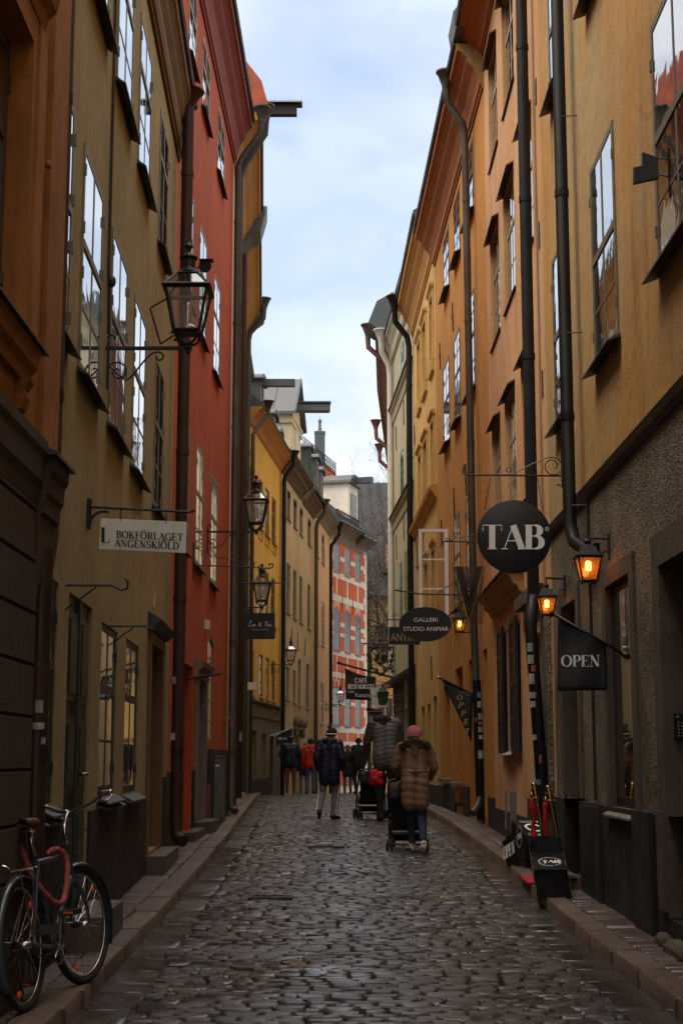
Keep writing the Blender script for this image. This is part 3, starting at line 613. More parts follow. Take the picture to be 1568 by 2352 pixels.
# green double door
def panel_door(b, W, Y0, Y1, z0, z1, rec, m, leaves=2, name='door', split=None, glass=None):
    d = M(); wbox(d, W, Y0, Y1, -rec - .05, -rec, z0, z1); h = z1 - z0
    for k in range(leaves):
        a_ = Y0 + (Y1 - Y0) * k / leaves; c_ = Y0 + (Y1 - Y0) * (k + 1) / leaves; s_ = (c_ - a_) * .14
        for (u, v) in ((.05, .33), (.38, .62), (.67, .95)):
            wbox(d, W, a_ + s_, c_ - s_, -rec, -rec + .015, z0 + h * u, z0 + h * v); wbox(d, W, a_ + s_ * 1.7, c_ - s_ * 1.7, -rec + .015, -rec + .028, z0 + h * u + .05, z0 + h * v - .05)
    wbox(d, W, (Y0 + Y1) / 2 - .03, (Y0 + Y1) / 2 + .03, -rec, -rec + .03, z0, z1) if leaves == 2 else None
    o = d.build(name, m, b)
    k = M(); k.tube([W.P((Y0 + Y1) / 2 + .05, -rec + .03, z0 + .95), W.P((Y0 + Y1) / 2 + .05, -rec + .09, z0 + .95), W.P((Y0 + Y1) / 2 + .16, -rec + .09, z0 + .95)], .011, 8); k.build('handle', m_brass, o, smooth=True)
    return o
m_brass = mat('aged_brass', (.45, .26, .07), rough=.28, metal=1, var=.2, scale=20)
panel_door(b1, K, 9.925, 11.095, .25, 2.395, .03, m_fdk)
m = M(); wbox(m, K, 15.62, 16.95, -.40, -.36, .35, 2.5); m.build('door', m_dkwood, b1)
# stone surround + little hood of the far door
m = M(); wbox(m, K, 15.44, 15.625, -.375, .03, .1, 2.62); wbox(m, K, 16.945, 17.15, -.375, .03, .1, 2.62); wbox(m, K, 15.625, 16.945, -.375, .028, 2.495, 2.62)
m.build('door_surround', mat('sandstone_door_surround', (.16, .085, .035), var=.2, scale=6, rough=.85, bump=.4), b1)
m = M(); profile_run(m, K, 15.36, 17.3, [(0, 2.63), (.05, 2.63), (.12, 2.70), (.14, 2.72), (0, 2.80)]); m.build('door_hood', m_lead, b1)
m = M(); wbox(m, K, 11.12, 15.43, .0, .018, -.6, .93); wbox(m, K, 8.3, 9.90, 0, .035, -.6, .93); wbox(m, K, 17.16, 18.1, 0, .03, -.6, 1.1); m.build('plinth', m_black, b1)
m = M(); [m.hexa([K.P(a_, .0, .94), K.P(c_, .0, .94), K.P(c_, .09, .915), K.P(a_, .09, .915), K.P(a_, 0, .965), K.P(c_, 0, .965), K.P(c_, .09, .925), K.P(a_, .09, .925)]) for a_, c_ in ((8.75, 9.6), (11.6, 12.9), (13.3, 14.75))]; m.build('plinth_ledge', m_lead, b1)
m = M(); wbox(m, K, 9.9, 11.15, 0.036, .27, -.1, .30); wbox(m, K, 15.4, 17.2, 0.036, .22, .0, .34); m.build('door_step', mat('worn_step_stone', (.11, .09, .07), var=.2, scale=6, rough=.7, bump=.4, bscale=40), b1)
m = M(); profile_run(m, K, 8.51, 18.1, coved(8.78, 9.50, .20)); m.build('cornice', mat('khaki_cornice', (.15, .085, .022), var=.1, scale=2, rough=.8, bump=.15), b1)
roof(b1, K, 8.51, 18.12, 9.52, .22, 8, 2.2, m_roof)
m = M(); m.tube([K.P(11.38, .015, 9.0), K.P(11.40, .015, 5.1), K.P(11.40, .02, 4.95), K.P(11.44, .02, 4.6)], .012, 6); m.ball(K.P(11.40, .04, 5.02), (.035, .035, .05)); m.build('cable', m_ironbr, b1)
pipe_(b1, [(-1.90, 17.62, 9.40), (-1.90, 17.62, .62), (-1.89, 17.60, .46), (-1.85, 17.55, .40), (-1.80, 17.5, .38)], .072, m_pipebr, hopper=(-1.90, 17.62, 9.3), hz=.25)
for (Y, z) in ((9.75, 2.42), (12.1, 2.36)):                  # iron hooks
    m = M(); m.tube([K.P(Y, 0, z), K.P(Y, .30, z), K.P(Y, .36, z - .03), K.P(Y, .40, z - .02), K.P(Y, .405, z + .03), K.P(Y, .38, z + .045)], .008, 6); m.tube([K.P(Y, 0, z - .16), K.P(Y, .2, z - .01)], .006, 6); m.build('awning_hook', m_iron, b1)
m = M(); wbox(m, K, 15.9, 16.02, 0, .012, 2.90, 3.06); m.build('number_plate', m_cream, b1)

# ================= LEFT 2: red house
R = Wall((-2.07, 18.1), (-1.98, 26.2), -1)
colR = [(20.70, 21.74), (22.86, 23.92)]
opR = [(18.95, 19.85, 10.75, 11.9, .05)] + [(a, b_, 10.75, 11.85, .05) for a, b_ in ((20.7, 21.75), (23.1, 24.3))] + [(a, b_, 7.35, 8.93, .05) for a, b_ in ((18.95, 19.9),) + tuple(colR)] + [(a, b_, 4.0, 5.70, .05) for a, b_ in ((18.95, 19.85),) + tuple(colR)]
gR = [(19.68, 20.75, .35, 2.55, .30), (21.2, 22.15, .35, 2.38, .20), (22.75, 23.62, 1.56, 3.15, .06)]
b2 = house('red_house', 'narrow red plastered house with deep red coved eaves on the left', R, 18.1, 26.2, -.6, 12.1, opR + gR, m_red)
for o_ in opR: window(b2, R, *o_[:4], m_fgrey, g_up, transom=.60, bars=(.3,), rec=-.002, fw=.055, hinges=2, sill=m_lead)
window(b2, R, *gR[2][:4], m_fol, g_low, bars=(.2, .4, .6, .8), rec=.02, fw=.05, arch=.12)
m = M(); wbox(m, R, 19.70, 20.73, -.34, -.29, .3, 2.55); m.build('door', m_dkwood, b2)
m = M(); wbox(m, R, 21.22, 22.13, -.24, -.19, .3, 2.38); m.build('shop_door', m_fdk, b2)
m = M(); wbox(m, R, 21.0, 21.205, -.19, .05, .3, 2.42); wbox(m, R, 22.145, 22.38, -.19, .05, .3, 2.42); profile_run(m, R, 20.92, 22.46, [(0, 2.42), (.055, 2.42), (.06, 2.52), (.12, 2.56), (.14, 2.64), (0, 2.70)]); m.build('door_surround', m_stone, b2)
m = M(); wbox(m, R, 18.1, 19.6, 0, .03, -.6, 1.15); wbox(m, R, 20.8, 20.98, 0, .03, -.6, 1.15); wbox(m, R, 22.4, 26.2, 0, .03, -.6, 1.15); wbox(m, R, 22.7, 26.2, .03, .06, -.6, 1.45); m.build('plinth', m_black, b2)
m = M(); wbox(m, R, 19.5, 20.9, .031, .2, -.1, .38); wbox(m, R, 21.0, 22.4, .031, .25, -.1, .45); m.build('door_step', m_darkst, b2)
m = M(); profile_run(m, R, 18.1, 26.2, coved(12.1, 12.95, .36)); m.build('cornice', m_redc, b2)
roof(b2, R, 18.1, 26.22, 12.93, .38, 8, 2.4, m_roof)
pipe_(b2, [(-1.45, 25.95, 12.85), (-1.47, 25.98, 12.6), (-1.80, 26.0, 12.15), (-1.88, 26.0, 11.95), (-1.88, 26.0, .55), (-1.84, 25.95, .45), (-1.78, 25.9, .43)], .058, m_pipegr, hopper=(-1.45, 25.95, 12.78), hz=.36)
m = M(); m.tube([R.P(20.0, 0, 2.35), R.P(20.0, .45, 2.42)], .02, 6); m.build('awning_bar', m_iron, b2)
m = M(); wbox(m, R, 22.2, 22.35, 0, .07, 3.2, 3.34); m.build('alarm_box', m_white, b2)

# ================= LEFT 3: ochre-eaved houses
L3 = Wall((-1.98, 26.2), (-2.6, 38.4), -1)
op3 = [(a, a + 1.0, c, d, .05) for c, d in ((4.0, 5.7), (7.2, 8.8), (10.2, 11.5)) for a in (27.6, 29.4, 33, 35, 36.9)]
b3 = house('ochre_eaved_house', 'pale yellow house under long ochre coved eaves, squeezed behind the red house on the left', L3, 26.2, 38.4, -1, 12.2, op3, m_cream)
for o_ in op3: window(b3, L3, *o_[:4], m_fgrey, g_up, bars=(.33, .66), rec=0, sill=m_lead)
m = M(); profile_run(m, L3, 26.25, 31.5, coved(12.2, 13.2, .50)); profile_run(m, L3, 32.0, 38.4, coved(12.2, 13.0, .46)); m.build('cornice', m_yellc, b3)
m = M(); profile_run(m, L3, 31.35, 32.3, [(0, 12.3), (.30, 12.62), (.48, 12.72), (.62, 13.25), (0, 13.4)]); profile_run(m, L3, 38.3, 38.7, [(0, 12.3), (.35, 12.6), (.55, 12.75), (.6, 13.1), (0, 13.2)]); m.build('flashing', m_roof2, b3)
roof(b3, L3, 26.25, 31.5, 13.2, .52, 8, 2.8, m_roof); roof(b3, L3, 32.0, 38.4, 13.0, .48, 8, 2.8, m_roof)
m = M(); profile_run(m, L3, 26.24, 26.85, [(.45, 13.2), (.62, 13.30), (.50, 13.75), (.05, 14.35), (-.4, 14.3), (-.4, 13.2)]); m.build('tiled_verge', mat('red_roof_tin', (.42, .085, .035), var=.25, scale=3, rough=.7, bump=.3, bscale=20), b3)
m = M(); m.box(L3.P(28.2, .62, 14.05), (1.15, .16, .20)); o_ = m.build('hoist_beam', m_ironbr, b3)
m = M(); m.hexa([V(-2.0, 28.05, 14.16), V(-.78, 28.05, 14.16), V(-.78, 28.35, 14.16), V(-2.0, 28.35, 14.16), V(-2, 28.2, 14.26), V(-.78, 28.2, 14.26), V(-.78, 28.21, 14.26), V(-2, 28.21, 14.26)]); m.build('beam_cover', m_roof, o_)
m = M(); m.hexa([L3.P(27.6, .1, 13.3), L3.P(28.9, .1, 13.3), L3.P(28.9, -2.5, 13.3), L3.P(27.6, -2.5, 13.3), L3.P(27.6, .1, 14.3), L3.P(28.9, .1, 14.3), L3.P(28.9, -2.5, 14.6), L3.P(27.6, -2.5, 14.6)]); m.build('dormer', m_roof, b3)
pipe_(b3, [(-1.42, 26.9, 13.3), (-1.44, 26.95, 13.0), (-1.80, 26.9, 12.4), (-1.90, 26.9, 12.1), (-1.90, 26.9, .5)], .055, m_pipegr, hopper=(-1.42, 26.9, 13.25), hz=.36)
pipe_(b3, [(-2.02, 38.0, 13.0), (-2.04, 38.0, 12.7), (-2.38, 38.0, 12.3), (-2.42, 38.0, 12.1), (-2.42, 38.0, .5)], .065, m_pipegr, hopper=(-2.02, 38.0, 12.95), hz=.34)
pipe_(b3, [(-2.13, 31.8, 12.3), (-2.13, 31.8, .5)], .06, m_pipebr)
# ================= LEFT 4: cream house
L4 = Wall((-2.6, 38.4), (-2.69, 43.0), -1)
op4 = [(a, a + 1.0, c, d, .05) for c, d in ((4.0, 5.6), (7.0, 8.5), (10, 11.3)) for a in (39.2, 41.3)]
b4 = house('cream_house', 'thin cream house seen edge-on between the ochre eaves and the yellow house', L4, 38.4, 43.0, -1, 12.4, op4, m_cream)
for o_ in op4: window(b4, L4, *o_[:4], m_fgrey, g_up, rec=0, sill=m_lead)
roof(b4, L4, 38.5, 43.0, 12.4, .12, 8, 2.4, m_roof2)
m = M(); wbox(m, L4, 40.6, 41.0, .02, .35, 3.15, 3.35); m.build('lamp_box', m_white, b4)
m = M(); wbox(m, L4, 41.9, 42.25, .03, .10, .25, 4.4); m.build('cable_duct', mat('green_grey_sheet', (.09, .115, .09), rough=.5, var=.2), b4)
# ================= LEFT 5: yellow house
Y5 = Wall((-2.69, 43.0), (-2.08, 50.5), -1)
c5 = [(43.05, 43.83), (45.12, 46.0), (46.6, 47.62), (48.25, 49.33)]
c5b = [(43.55, 44.42), (45.6, 46.4), (47.05, 47.95), (48.6, 49.45)]
op5 = [(a, b_, 8.30, 9.78, .07) for a, b_ in c5] + [(a, b_, 5.6, 7.12, .07) for a, b_ in c5] + [(a, b_, 3.18, 4.45, .07) for a, b_ in c5b]
g5 = [(43.9, 44.8, .85, 2.12, .12), (46.1, 47.0, .82, 2.08, .12), (48.0, 48.9, .2, 2.05, .25)]
b5 = house('yellow_house', 'bright yellow house above a taupe shop floor, with brown casements', Y5, 43.0, 50.55, -1, 11.0, op5 + g5, m_yel5)
for o_ in op5: window(b5, Y5, *o_[:4], m_fbr, g_cur, transom=.66, bars=(.33,), rec=.04, fw=.07, sill=m_fbr)
m = M()
for o_ in op5: wbox(m, Y5, o_[0] - .06, o_[1] + .06, 0, .03, o_[2] - .34, o_[2] - .29); wbox(m, Y5, o_[0] - .06, o_[0] - .01, 0, .03, o_[2] - .32, o_[2] - .08); wbox(m, Y5, o_[1] + .01, o_[1] + .06, 0, .03, o_[2] - .32, o_[2] - .08)
m.build('window_apron', m_yel5, b5)
for o_ in g5[:2]: window(b5, Y5, *o_[:4], m_fbr2, g_low, cols=1, bars=(), rec=.08, fw=.07)
m = M()
facade(m, Y5, 43.0, 50.55, -.9, 2.92, g5, .10, n=.03); m.build('shop_front', m_grey, b5)
m = M(); profile_run(m, Y5, 43.0, 50.55, [(.03, 2.92), (.12, 2.94), (.14, 3.0), (0, 3.06)]); profile_run(m, Y5, 43.0, 50.55, [(.031, 2.52), (.07, 2.54), (.07, 2.58), (.031, 2.62)]); m.build('string_course', m_darkst, b5)
m = M(); wbox(m, Y5, 48.0, 48.9, -.25, -.2, .2, 2.05); m.build('door', m_dkwood, b5)
m = M(); wbox(m, Y5, 43.0, 47.9, .031, .05, -.9, .72); m.build('plinth', m_black, b5)
m = M(); profile_run(m, Y5, 43.0, 50.55, coved(11.0, 11.55, .40)); m.build('cornice', mat('orange_brown_cornice', (.36, .15, .03), var=.12, rough=.8), b5)
roof(b5, Y5, 43.0, 50.55, 11.55, .42, 7, 3.0, m_roof)
def dormer(b, W, Y, zb, wd, h, n0, n1, arch=.22, fm=m_fgrey, wallm=None):
    wallm = wallm or m_roof
    m = M(); wbox(m, W, Y - wd / 2, Y + wd / 2, n0, n1, zb, zb + h); o = m.build('dormer', wallm, b)
    m = M(); K_ = 10; t = .07
    pr = [((wd / 2 + .12) * cos(pi * i / K_), arch * sin(pi * i / K_)) for i in range(K_ + 1)]
    pts = [W.P(Y + u, n1 + .12, zb + h + v) for u, v in pr] + [W.P(Y + u * .86, n1 + .12, zb + h + v * .8 - t) for u, v in reversed(pr)]
    n_ = len(pts); bk = [p - W.n * (n1 - n0 + .12) for p in pts]
    m.add(pts + bk, [(i, (i + 1) % n_, n_ + (i + 1) % n_, n_ + i) for i in range(n_)] + [tuple(range(n_)), tuple(range(2 * n_ - 1, n_ - 1, -1))])
    m.build('dormer_roof', m_roof2, o)
    f = M(); a_, c_ = Y - wd * .32, Y + wd * .32; zz0, zz1 = zb + h * .22, zb + h * .95
    for (p, q, r_, s_) in ((a_, a_ + .05, zz0, zz1), (c_ - .05, c_, zz0, zz1), (a_ + .05, c_ - .05, zz1 - .05, zz1), (a_ + .05, c_ - .05, zz0, zz0 + .05), ((a_ + c_) / 2 - .02, (a_ + c_) / 2 + .02, zz0, zz1)):
        wbox(f, W, p, q, n1 + .002, n1 + .04, r_, s_)
    f.build('dormer_window', fm, o)
    g = M(); wbox(g, W, a_ + .03, c_ - .03, n1 + .003, n1 + .012, zz0 + .03, zz1 - .03); g.build('dormer_pane', g_cur, o)
    return o
dormer(b5, Y5, 44.6, 11.6, 1.0, 1.05, -1.6, .12); dormer(b5, Y5, 47.6, 11.5, 1.0, .75, -1.6, .12); dormer(b5, Y5, 49.6, 11.5, .9, .6, -1.6, .05)
m = M(); m.box(Y5.P(44.6, .55, 12.62), (1.2, .2, .22)); m.build('hoist_beam', m_roof, b5)
pipe_(b5, [(-2.14, 43.1, 11.5), (-2.16, 43.1, 11.3), (-2.50, 42.8, 10.8), (-2.56, 42.6, 10.6), (-2.56, 42.6, .4)], .062, m_pipebr, hopper=(-2.14, 43.1, 11.45), hz=.3)
pipe_(b5, [(-1.62, 50.3, 11.45), (-1.64, 50.3, 11.2), (-1.93, 50.4, 10.8), (-1.95, 50.4, 10.6), (-1.95, 50.4, .0)], .075, m_pipebk, hopper=(-1.62, 50.3, 11.4), hz=.34)
# ================= LEFT 6: beige house
B6 = Wall((-2.05, 50.6), (-1.14, 60.5), -1)
c6 = [(52.04, 53.1), (53.9, 54.95), (55.8, 56.82), (58.45, 59.6)]
op6 = [(a, b_, 9.70, 10.72, .09) for a, b_ in c6] + [(a, b_, 6.38, 8.10, .09) for a, b_ in c6] + [(52.0, 53.05, 3.38, 4.48, .09), (54.05, 54.95, 3.35, 4.46, .09), (55.55, 56.5, 3.30, 4.97, .09), (58.15, 59.2, 3.28, 4.97, .09)]
g6 = [(54.6, 56.0, -.3, 2.3, .4), (57.4, 58.4, .6, 1.9, .12)]
b6 = house('beige_house', 'mottled beige house with worn brown windows in the bend of the street', B6, 50.6, 60.5, -2, 11.0, op6 + g6, m_beige)
for o_ in op6[:4]: window(b6, B6, *o_[:4], m_fbr2, g_cur, bars=(.35, .68), rec=.05, arch=.18, sill=m_lead, sillov=.06)
for o_ in op6[4:]: window(b6, B6, *o_[:4], m_fbr2, g_cur, transom=.66, bars=(.22, .44), rec=.05, sill=m_lead, sillov=.06)
window(b6, B6, *g6[1][:4], m_fbr2, g_low, cols=1, bars=(), rec=.08)
m = M(); wbox(m, B6, 54.6, 56.0, -.45, -.4, -.4, 2.3); m.build('door', m_dkwood, b6)
for Y in (53.4, 55.2, 57.5): irontie(b6, B6, Y, 5.55, .7)
m = M()
for Y in (54.4, 56.2): m.ball(B6.P(Y, .14, 2.62), (.16, .22, .22), 12, 8); m.ball(B6.P(Y, .1, 2.25), (.1, .16, .2), 10, 6)
wbox(m, B6, 54.2, 56.4, .003, .16, 2.36, 2.46); m.build('carved_brackets', m_stone, b6, smooth='auto')
m = M(); profile_run(m, B6, 50.7, 56.2, coved(11.0, 11.6, .48)); profile_run(m, B6, 56.7, 60.5, coved(10.95, 11.5, .42)); m.build('cornice', mat('brown_cornice', (.07, .04, .028), var=.2, rough=.75), b6)
m = M(); profile_run(m, B6, 50.7, 56.2, [(.285, 11.33), (.30, 11.33), (.31, 11.38), (.285, 11.38)]); m.build('cornice_fillet', m_stone, b6)
m = M(); profile_run(m, B6, 56.0, 56.9, [(0, 11.0), (.30, 11.35), (.50, 11.5), (.5, 12.0), (0, 12.2)]); m.build('flashing', m_roof, b6)
roof(b6, B6, 50.6, 60.5, 11.6, .5, 7, 3.2, m_roof)
# tall hoist dormer: beige cheeks, slate grey gable roof, beam
dY0, dY1, dz = 51.4, 54.2, 13.35
m = M(); wbox(m, B6, dY0, dY1, -4.0, .22, 11.62, dz)
m.prism([B6.P(dY0, .22, dz), B6.P(dY1, .22, dz), B6.P((dY0 + dY1) / 2, .22, dz + 1.35)], B6.n * -.3)
o6 = m.build('hoist_dormer', m_cream, b6)
m = M(); mid = (dY0 + dY1) / 2
m.hexa([B6.P(dY0 - .25, .42, dz - .15), B6.P(mid, .42, dz + 1.40), B6.P(mid, -4.2, dz + 1.40), B6.P(dY0 - .25, -4.2, dz - .15), B6.P(dY0 - .25, .42, dz - .05), B6.P(mid, .42, dz + 1.50), B6.P(mid, -4.2, dz + 1.50), B6.P(dY0 - .25, -4.2, dz - .05)])
m.hexa([B6.P(mid, .42, dz + 1.40), B6.P(dY1 + .25, .42, dz - .15), B6.P(dY1 + .25, -4.2, dz - .15), B6.P(mid, -4.2, dz + 1.40), B6.P(mid, .42, dz + 1.50), B6.P(dY1 + .25, .42, dz - .05), B6.P(dY1 + .25, -4.2, dz - .05), B6.P(mid, -4.2, dz + 1.50)])
for k in range(6):
    n_ = .4 - k * .8
    m.hexa([B6.P(dY0 - .25, n_, dz - .05), B6.P(mid, n_, dz + 1.50), B6.P(mid, n_ - .025, dz + 1.50), B6.P(dY0 - .25, n_ - .025, dz - .05), B6.P(dY0 - .25, n_, dz), B6.P(mid, n_, dz + 1.55), B6.P(mid, n_ - .025, dz + 1.55), B6.P(dY0 - .25, n_ - .025, dz)])
m.build('hoist_dormer_roof', m_roof2, o6)
m = M(); wbox(m, B6, dY0 - .12, dY1 + .12, -4.05, .30, dz - .22, dz - .12); wbox(m, B6, dY0 - .08, dY1 + .08, -4.03, .27, dz - .42, dz - .22); m.build('hoist_dormer_moulding', m_cream, o6)
m = M(); m.box(B6.P(mid, .72, dz + .42) , (1.45, .3, .32), bev=.05); m.box(B6.P(mid, .72, dz + .61), (1.5, .42, .05)); m.build('hoist_beam', m_roof2, b6)
m = M(); wbox(m, B6, mid - .4, mid + .4, .222, .27, 11.8, 12.9); m.build('hoist_door', m_fwhite, o6)
m = M(); m.tube([B6.P(dY0 - .02, -.7, 12.9), B6.P(dY0 - .03, -.7, 13.8)], .02, 6); m.build('dormer_anchor', m_ironbr, o6)
dormer(b6, B6, 56.6, 11.7, 1.0, 1.35, -1.6, .28, fm=mat('green_dormer_frame', (.05, .14, .05), rough=.5)); dormer(b6, B6, 59.2, 11.7, 1.1, 1.45, -1.6, .28)
pipe_(b6, [(-.66, 60.4, 11.5), (-.68, 60.4, 11.2), (-.98, 60.4, 10.8), (-1.02, 60.4, 10.6), (-1.02, 60.4, -.8)], .08, m_pipegr, hopper=(-.66, 60.4, 11.4), hz=.42)
# ================= LEFT 7: apricot house
A7 = Wall((-1.14, 60.5), (-.52, 67.2), -1)
c7 = [(61.75, 62.5), (63.7, 64.88)]
op7 = [(a, b_, 9.65, 10.92, .08) for a, b_ in c7] + [(a - .1, b_ - .05, 6.1, 7.97, .08) for a, b_ in c7] + [(60.85, 61.9, 2.8, 4.5, .08), (63.3, 64.5, 2.8, 4.5, .08)]
b7 = house('apricot_house', 'narrow apricot house with teal-grey casements before the red and white house', A7, 60.5, 67.2, -3, 11.3, op7, m_apri)
for o_ in op7: window(b7, A7, *o_[:4], mat('sage_window_paint', (.20, .22, .17), rough=.5), g_cur, transom=.62, bars=(.3,), rec=.03, sill=m_lead, sillov=.06)
m = M(); profile_run(m, A7, 60.5, 67.25, coved(11.2, 11.75, .42)); m.build('cornice', m_stone, b7)
roof(b7, A7, 60.5, 67.2, 11.75, .44, 7, 3.0, m_roof)
dormer(b7, A7, 62.6, 12.0, 1.1, 1.3, -1.6, .1); 
pipe_(b7, [(-.08, 67.0, 11.6), (-.10, 67.0, 11.3), (-.45, 67.0, 10.8), (-.48, 67.0, 10.6), (-.48, 67.0, -1)], .08, m_pipebk, hopper=(-.08, 67.0, 11.5), hz=.42)
# ================= LEFT 8: red and white house
R8 = Wall((-.52, 67.3), (1.17, 73.0), -1)
c8 = [(67.84, 68.8), (69.52, 70.46), (71.2, 72.15)]
op8 = [(a, b_, 9.80, 11.06, .08) for a, b_ in c8] + [(a, b_, 6.22, 8.05, .08) for a, b_ in c8] + [(a, b_, 2.82, 4.53 if i == 0 else 4.02, .08) for i, (a, b_) in enumerate(c8)] + [(a, b_, .2, 1.8, .08) for a, b_ in c8]
op8[6:9] = [(a, b_, 2.82, 4.50, .08) for a, b_ in c8]
b8 = house('red_and_white_house', 'red house with white stone bands and quoins closing the view down the street', R8, 67.3, 73.15, -4, 11.15, op8, m_brick)
g_dk = glassmat('dark_old_glass', (.012, .013, .013), wav=.3, ior=1.4)
m_sage = mat('pale_sage_window_paint', (.19, .23, .15), rough=.55, var=.1)
for o_ in op8: window(b8, R8, *o_[:4], m_sage, g_dk, cols=4, bars=(.2, .4, .62, .8) if o_[3] - o_[2] > 1.5 else (.25, .5, .75), transom=.5 if o_[3] - o_[2] > 1.5 else None, rec=.02, fw=.05, sill=m_lead, sillov=.05, bar=.016)
m = M()
def band(z0, z1, pr=.012):
    if any(o_[2] < (z0 + z1) / 2 < o_[3] for o_ in op8):
        ys = [67.3] + [y for o_ in c8 for y in o_] + [73.15]
        for a_, c_ in zip(ys[::2], ys[1::2]): wbox(m, R8, a_ + .003, c_ - .003, 0, pr, z0, z1)
    else: wbox(m, R8, 67.3, 73.16, 0, pr, z0, z1)
for z0_, z1_ in ((10.35, 10.55), (9.5, 9.78), (8.42, 8.72), (7.3, 7.5), (6.85, 7.02), (5.95, 6.2), (4.95, 5.2), (3.75, 3.92), (2.5, 2.78), (1.9, 2.1), (1.0, 1.15), (-.2, .1)): band(z0_, z1_)
for z0_, z1_ in ((8.72, 9.5), (5.2, 5.95), (8.2, 8.42), (4.78, 4.95), (2.1, 2.5)):
    for a_, c_ in c8: wbox(m, R8, (a_ + c_) / 2 - .09, (a_ + c_) / 2 + .09, 0, .010, z0_ + .001, z1_ - .001)
for z_ in (8.05, 4.5):
    for a_, c_ in c8:
        for sg in (-1, 1):
            y_ = (a_ + c_) / 2 + sg * .28; wbox(m, R8, y_ - .06, y_ + .05, 0, .011, z_ + .04, z_ + .36)
z_ = -.2; k = 0
while z_ < 11.0:
    wbox(m, R8, 73.15 - (.55 if k % 2 else .32), 73.165, 0, .02, z_, z_ + .37); wbox(m, R8, 67.3, 67.3 + (.4 if k % 2 else .22), 0, .02, z_, z_ + .37); z_ += .385; k += 1
m.build('stone_banding', m_white, b8)
m = M(); wbox(m, R8, 67.3, 73.16, 0, .02, 11.15, 11.7); profile_run(m, R8, 67.3, 70.9, coved(11.5, 11.95, .5)); profile_run(m, R8, 71.4, 73.3, coved(11.35, 11.8, .5)); m.build('cornice', m_stone, b8)
m = M(); wbox(m, R8, 67.3, 73.16, -7, .0, 11.15, 11.8); m.build('attic_wall', m_white, b8)
roof(b8, R8, 67.3, 71.0, 11.95, .55, 6.5, 3.4, m_roof); roof(b8, R8, 71.0, 73.3, 11.8, .55, 6.5, 3.2, m_roof)
for Y, z in ((69.1, 8.4), (70.8, 8.4), (72.75, 8.3), (69.1, 4.95), (70.8, 4.95)): irontie(b8, R8, Y, z, .75)
dY0, dY1, dz = 70.1, 71.6, 14.25
m = M(); wbox(m, R8, dY0, dY1, -1.6, .02, 11.9, dz); o8 = m.build('hoist_dormer', m_white, b8)
m = M(); K_ = 12; md = (dY0 + dY1) / 2; pr = [((dY1 - dY0) / 2 + .15, 0)]
pr = [(((dY1 - dY0) / 2 + .15) * cos(pi * i / K_), .50 * sin(pi * i / K_)) for i in range(K_ + 1)]
pts = [R8.P(md + u, .18, dz + v) for u, v in pr]; n_ = len(pts); m.add(pts + [p - R8.n * 1.9 for p in pts], [(i, (i + 1) % n_, n_ + (i + 1) % n_, n_ + i) for i in range(n_)] + [tuple(range(n_)), tuple(range(2 * n_ - 1, n_ - 1, -1))]); m.build('hoist_dormer_roof', m_roof, o8)
m = M(); m.box(R8.P(md, .5, dz + .22), (1.0, .3, .28), rot=Matrix.Rotation(-.28, 3, 'Z')); m.build('hoist_beam', m_roof, b8)
window(b8, R8, md - .42, md + .42, 12.3, 13.8, m_sage, g_cur, cols=3, bars=(.25, .5, .75), rec=-.06, fw=.04, name='dormer_window')
m = M()
for k in range(24): Y = 67.4 + k * .15; m.tube([R8.P(Y, .25, 12.2), R8.P(Y, .32, 12.55)], .018, 4)
for z_ in (12.35, 12.5): m.tube([R8.P(67.3, .29, z_), R8.P(71, .29, z_)], .02, 5)
m.build('snow_guard', m_iron, b8)
# ================= RIGHT 1: worn ochre house with the pebbledash shop floor
E1 = Wall((2.2, -8), (2.2, 15.75), 1)
op1 = [(8.0, 9.98, 4.62, 6.42, .05), (5.0, 6.9, 4.62, 6.42, .05), (11.50, 12.62, 4.62, 6.42, .05), (14.15, 15.05, 4.62, 6.42, .05), (8.4, 9.9, 7.95, 9.6, .05), (11.5, 12.6, 7.95, 9.6, .05), (14.1, 14.9, 8.05, 9.6, .05)]
e1 = house('ochre_house', 'weathered ochre house over a dark pebbledash ground floor, nearest on the right', E1, -5, 15.75, 3.70, 11.6, op1, m_ochre)
for i, o_ in enumerate(op1): window(e1, E1, *o_[:4], m_fbr2, g_up, cols=2 if i not in (0, 1, 4) else 3, transom=.52 if i < 4 else .5, bars=(.26,) if i < 4 else (), rec=-.006, fw=.06, hinges=2, sill=m_lead, sillov=.12)
g1 = [(6.9, 10.28, .25, 2.62, .50), (11.45, 12.52, .92, 2.72, .14), (14.1, 15.05, .2, 2.80, .30)]
m = M(); facade(m, E1, -5, 15.75, .92, 3.62, [o_ if o_[2] > .92 else (o_[0], o_[1], .92, o_[3], o_[4]) for o_ in g1], .14, n=-.02); m.build('pebbledash_wall', m_rough, e1)
m = M(); facade(m, E1, -5, 15.75, -.6, .92, [(6.9, 10.28, .25, .92, .5), (14.1, 15.05, .2, .92, .3)], .14, n=.015); wbox(m, E1, 10.75, 11.4, .016, .05, -.6, .93); wbox(m, E1, 12.9, 13.9, .016, .04, -.6, .9); m.add([E1.P(-5, .015, .92), E1.P(15.75, .015, .92), E1.P(15.75, -.02, .92), E1.P(-5, -.02, .92)], [(0, 1, 2, 3)]); m.build('plinth', m_black, e1)
m = M(); shell(m, E1, -5, 15.75, -.6, 3.70, 8, n=-.05); m.build('ground_floor_body', m_rough, e1)
m = M(); profile_run(m, E1, -5, 15.76, [(-.1, 3.60), (-.0, 3.60), (.03, 3.64), (.05, 3.70), (.0, 3.73), (-.1, 3.73)]); m.build('string_course', m_lead, e1)
m = M()
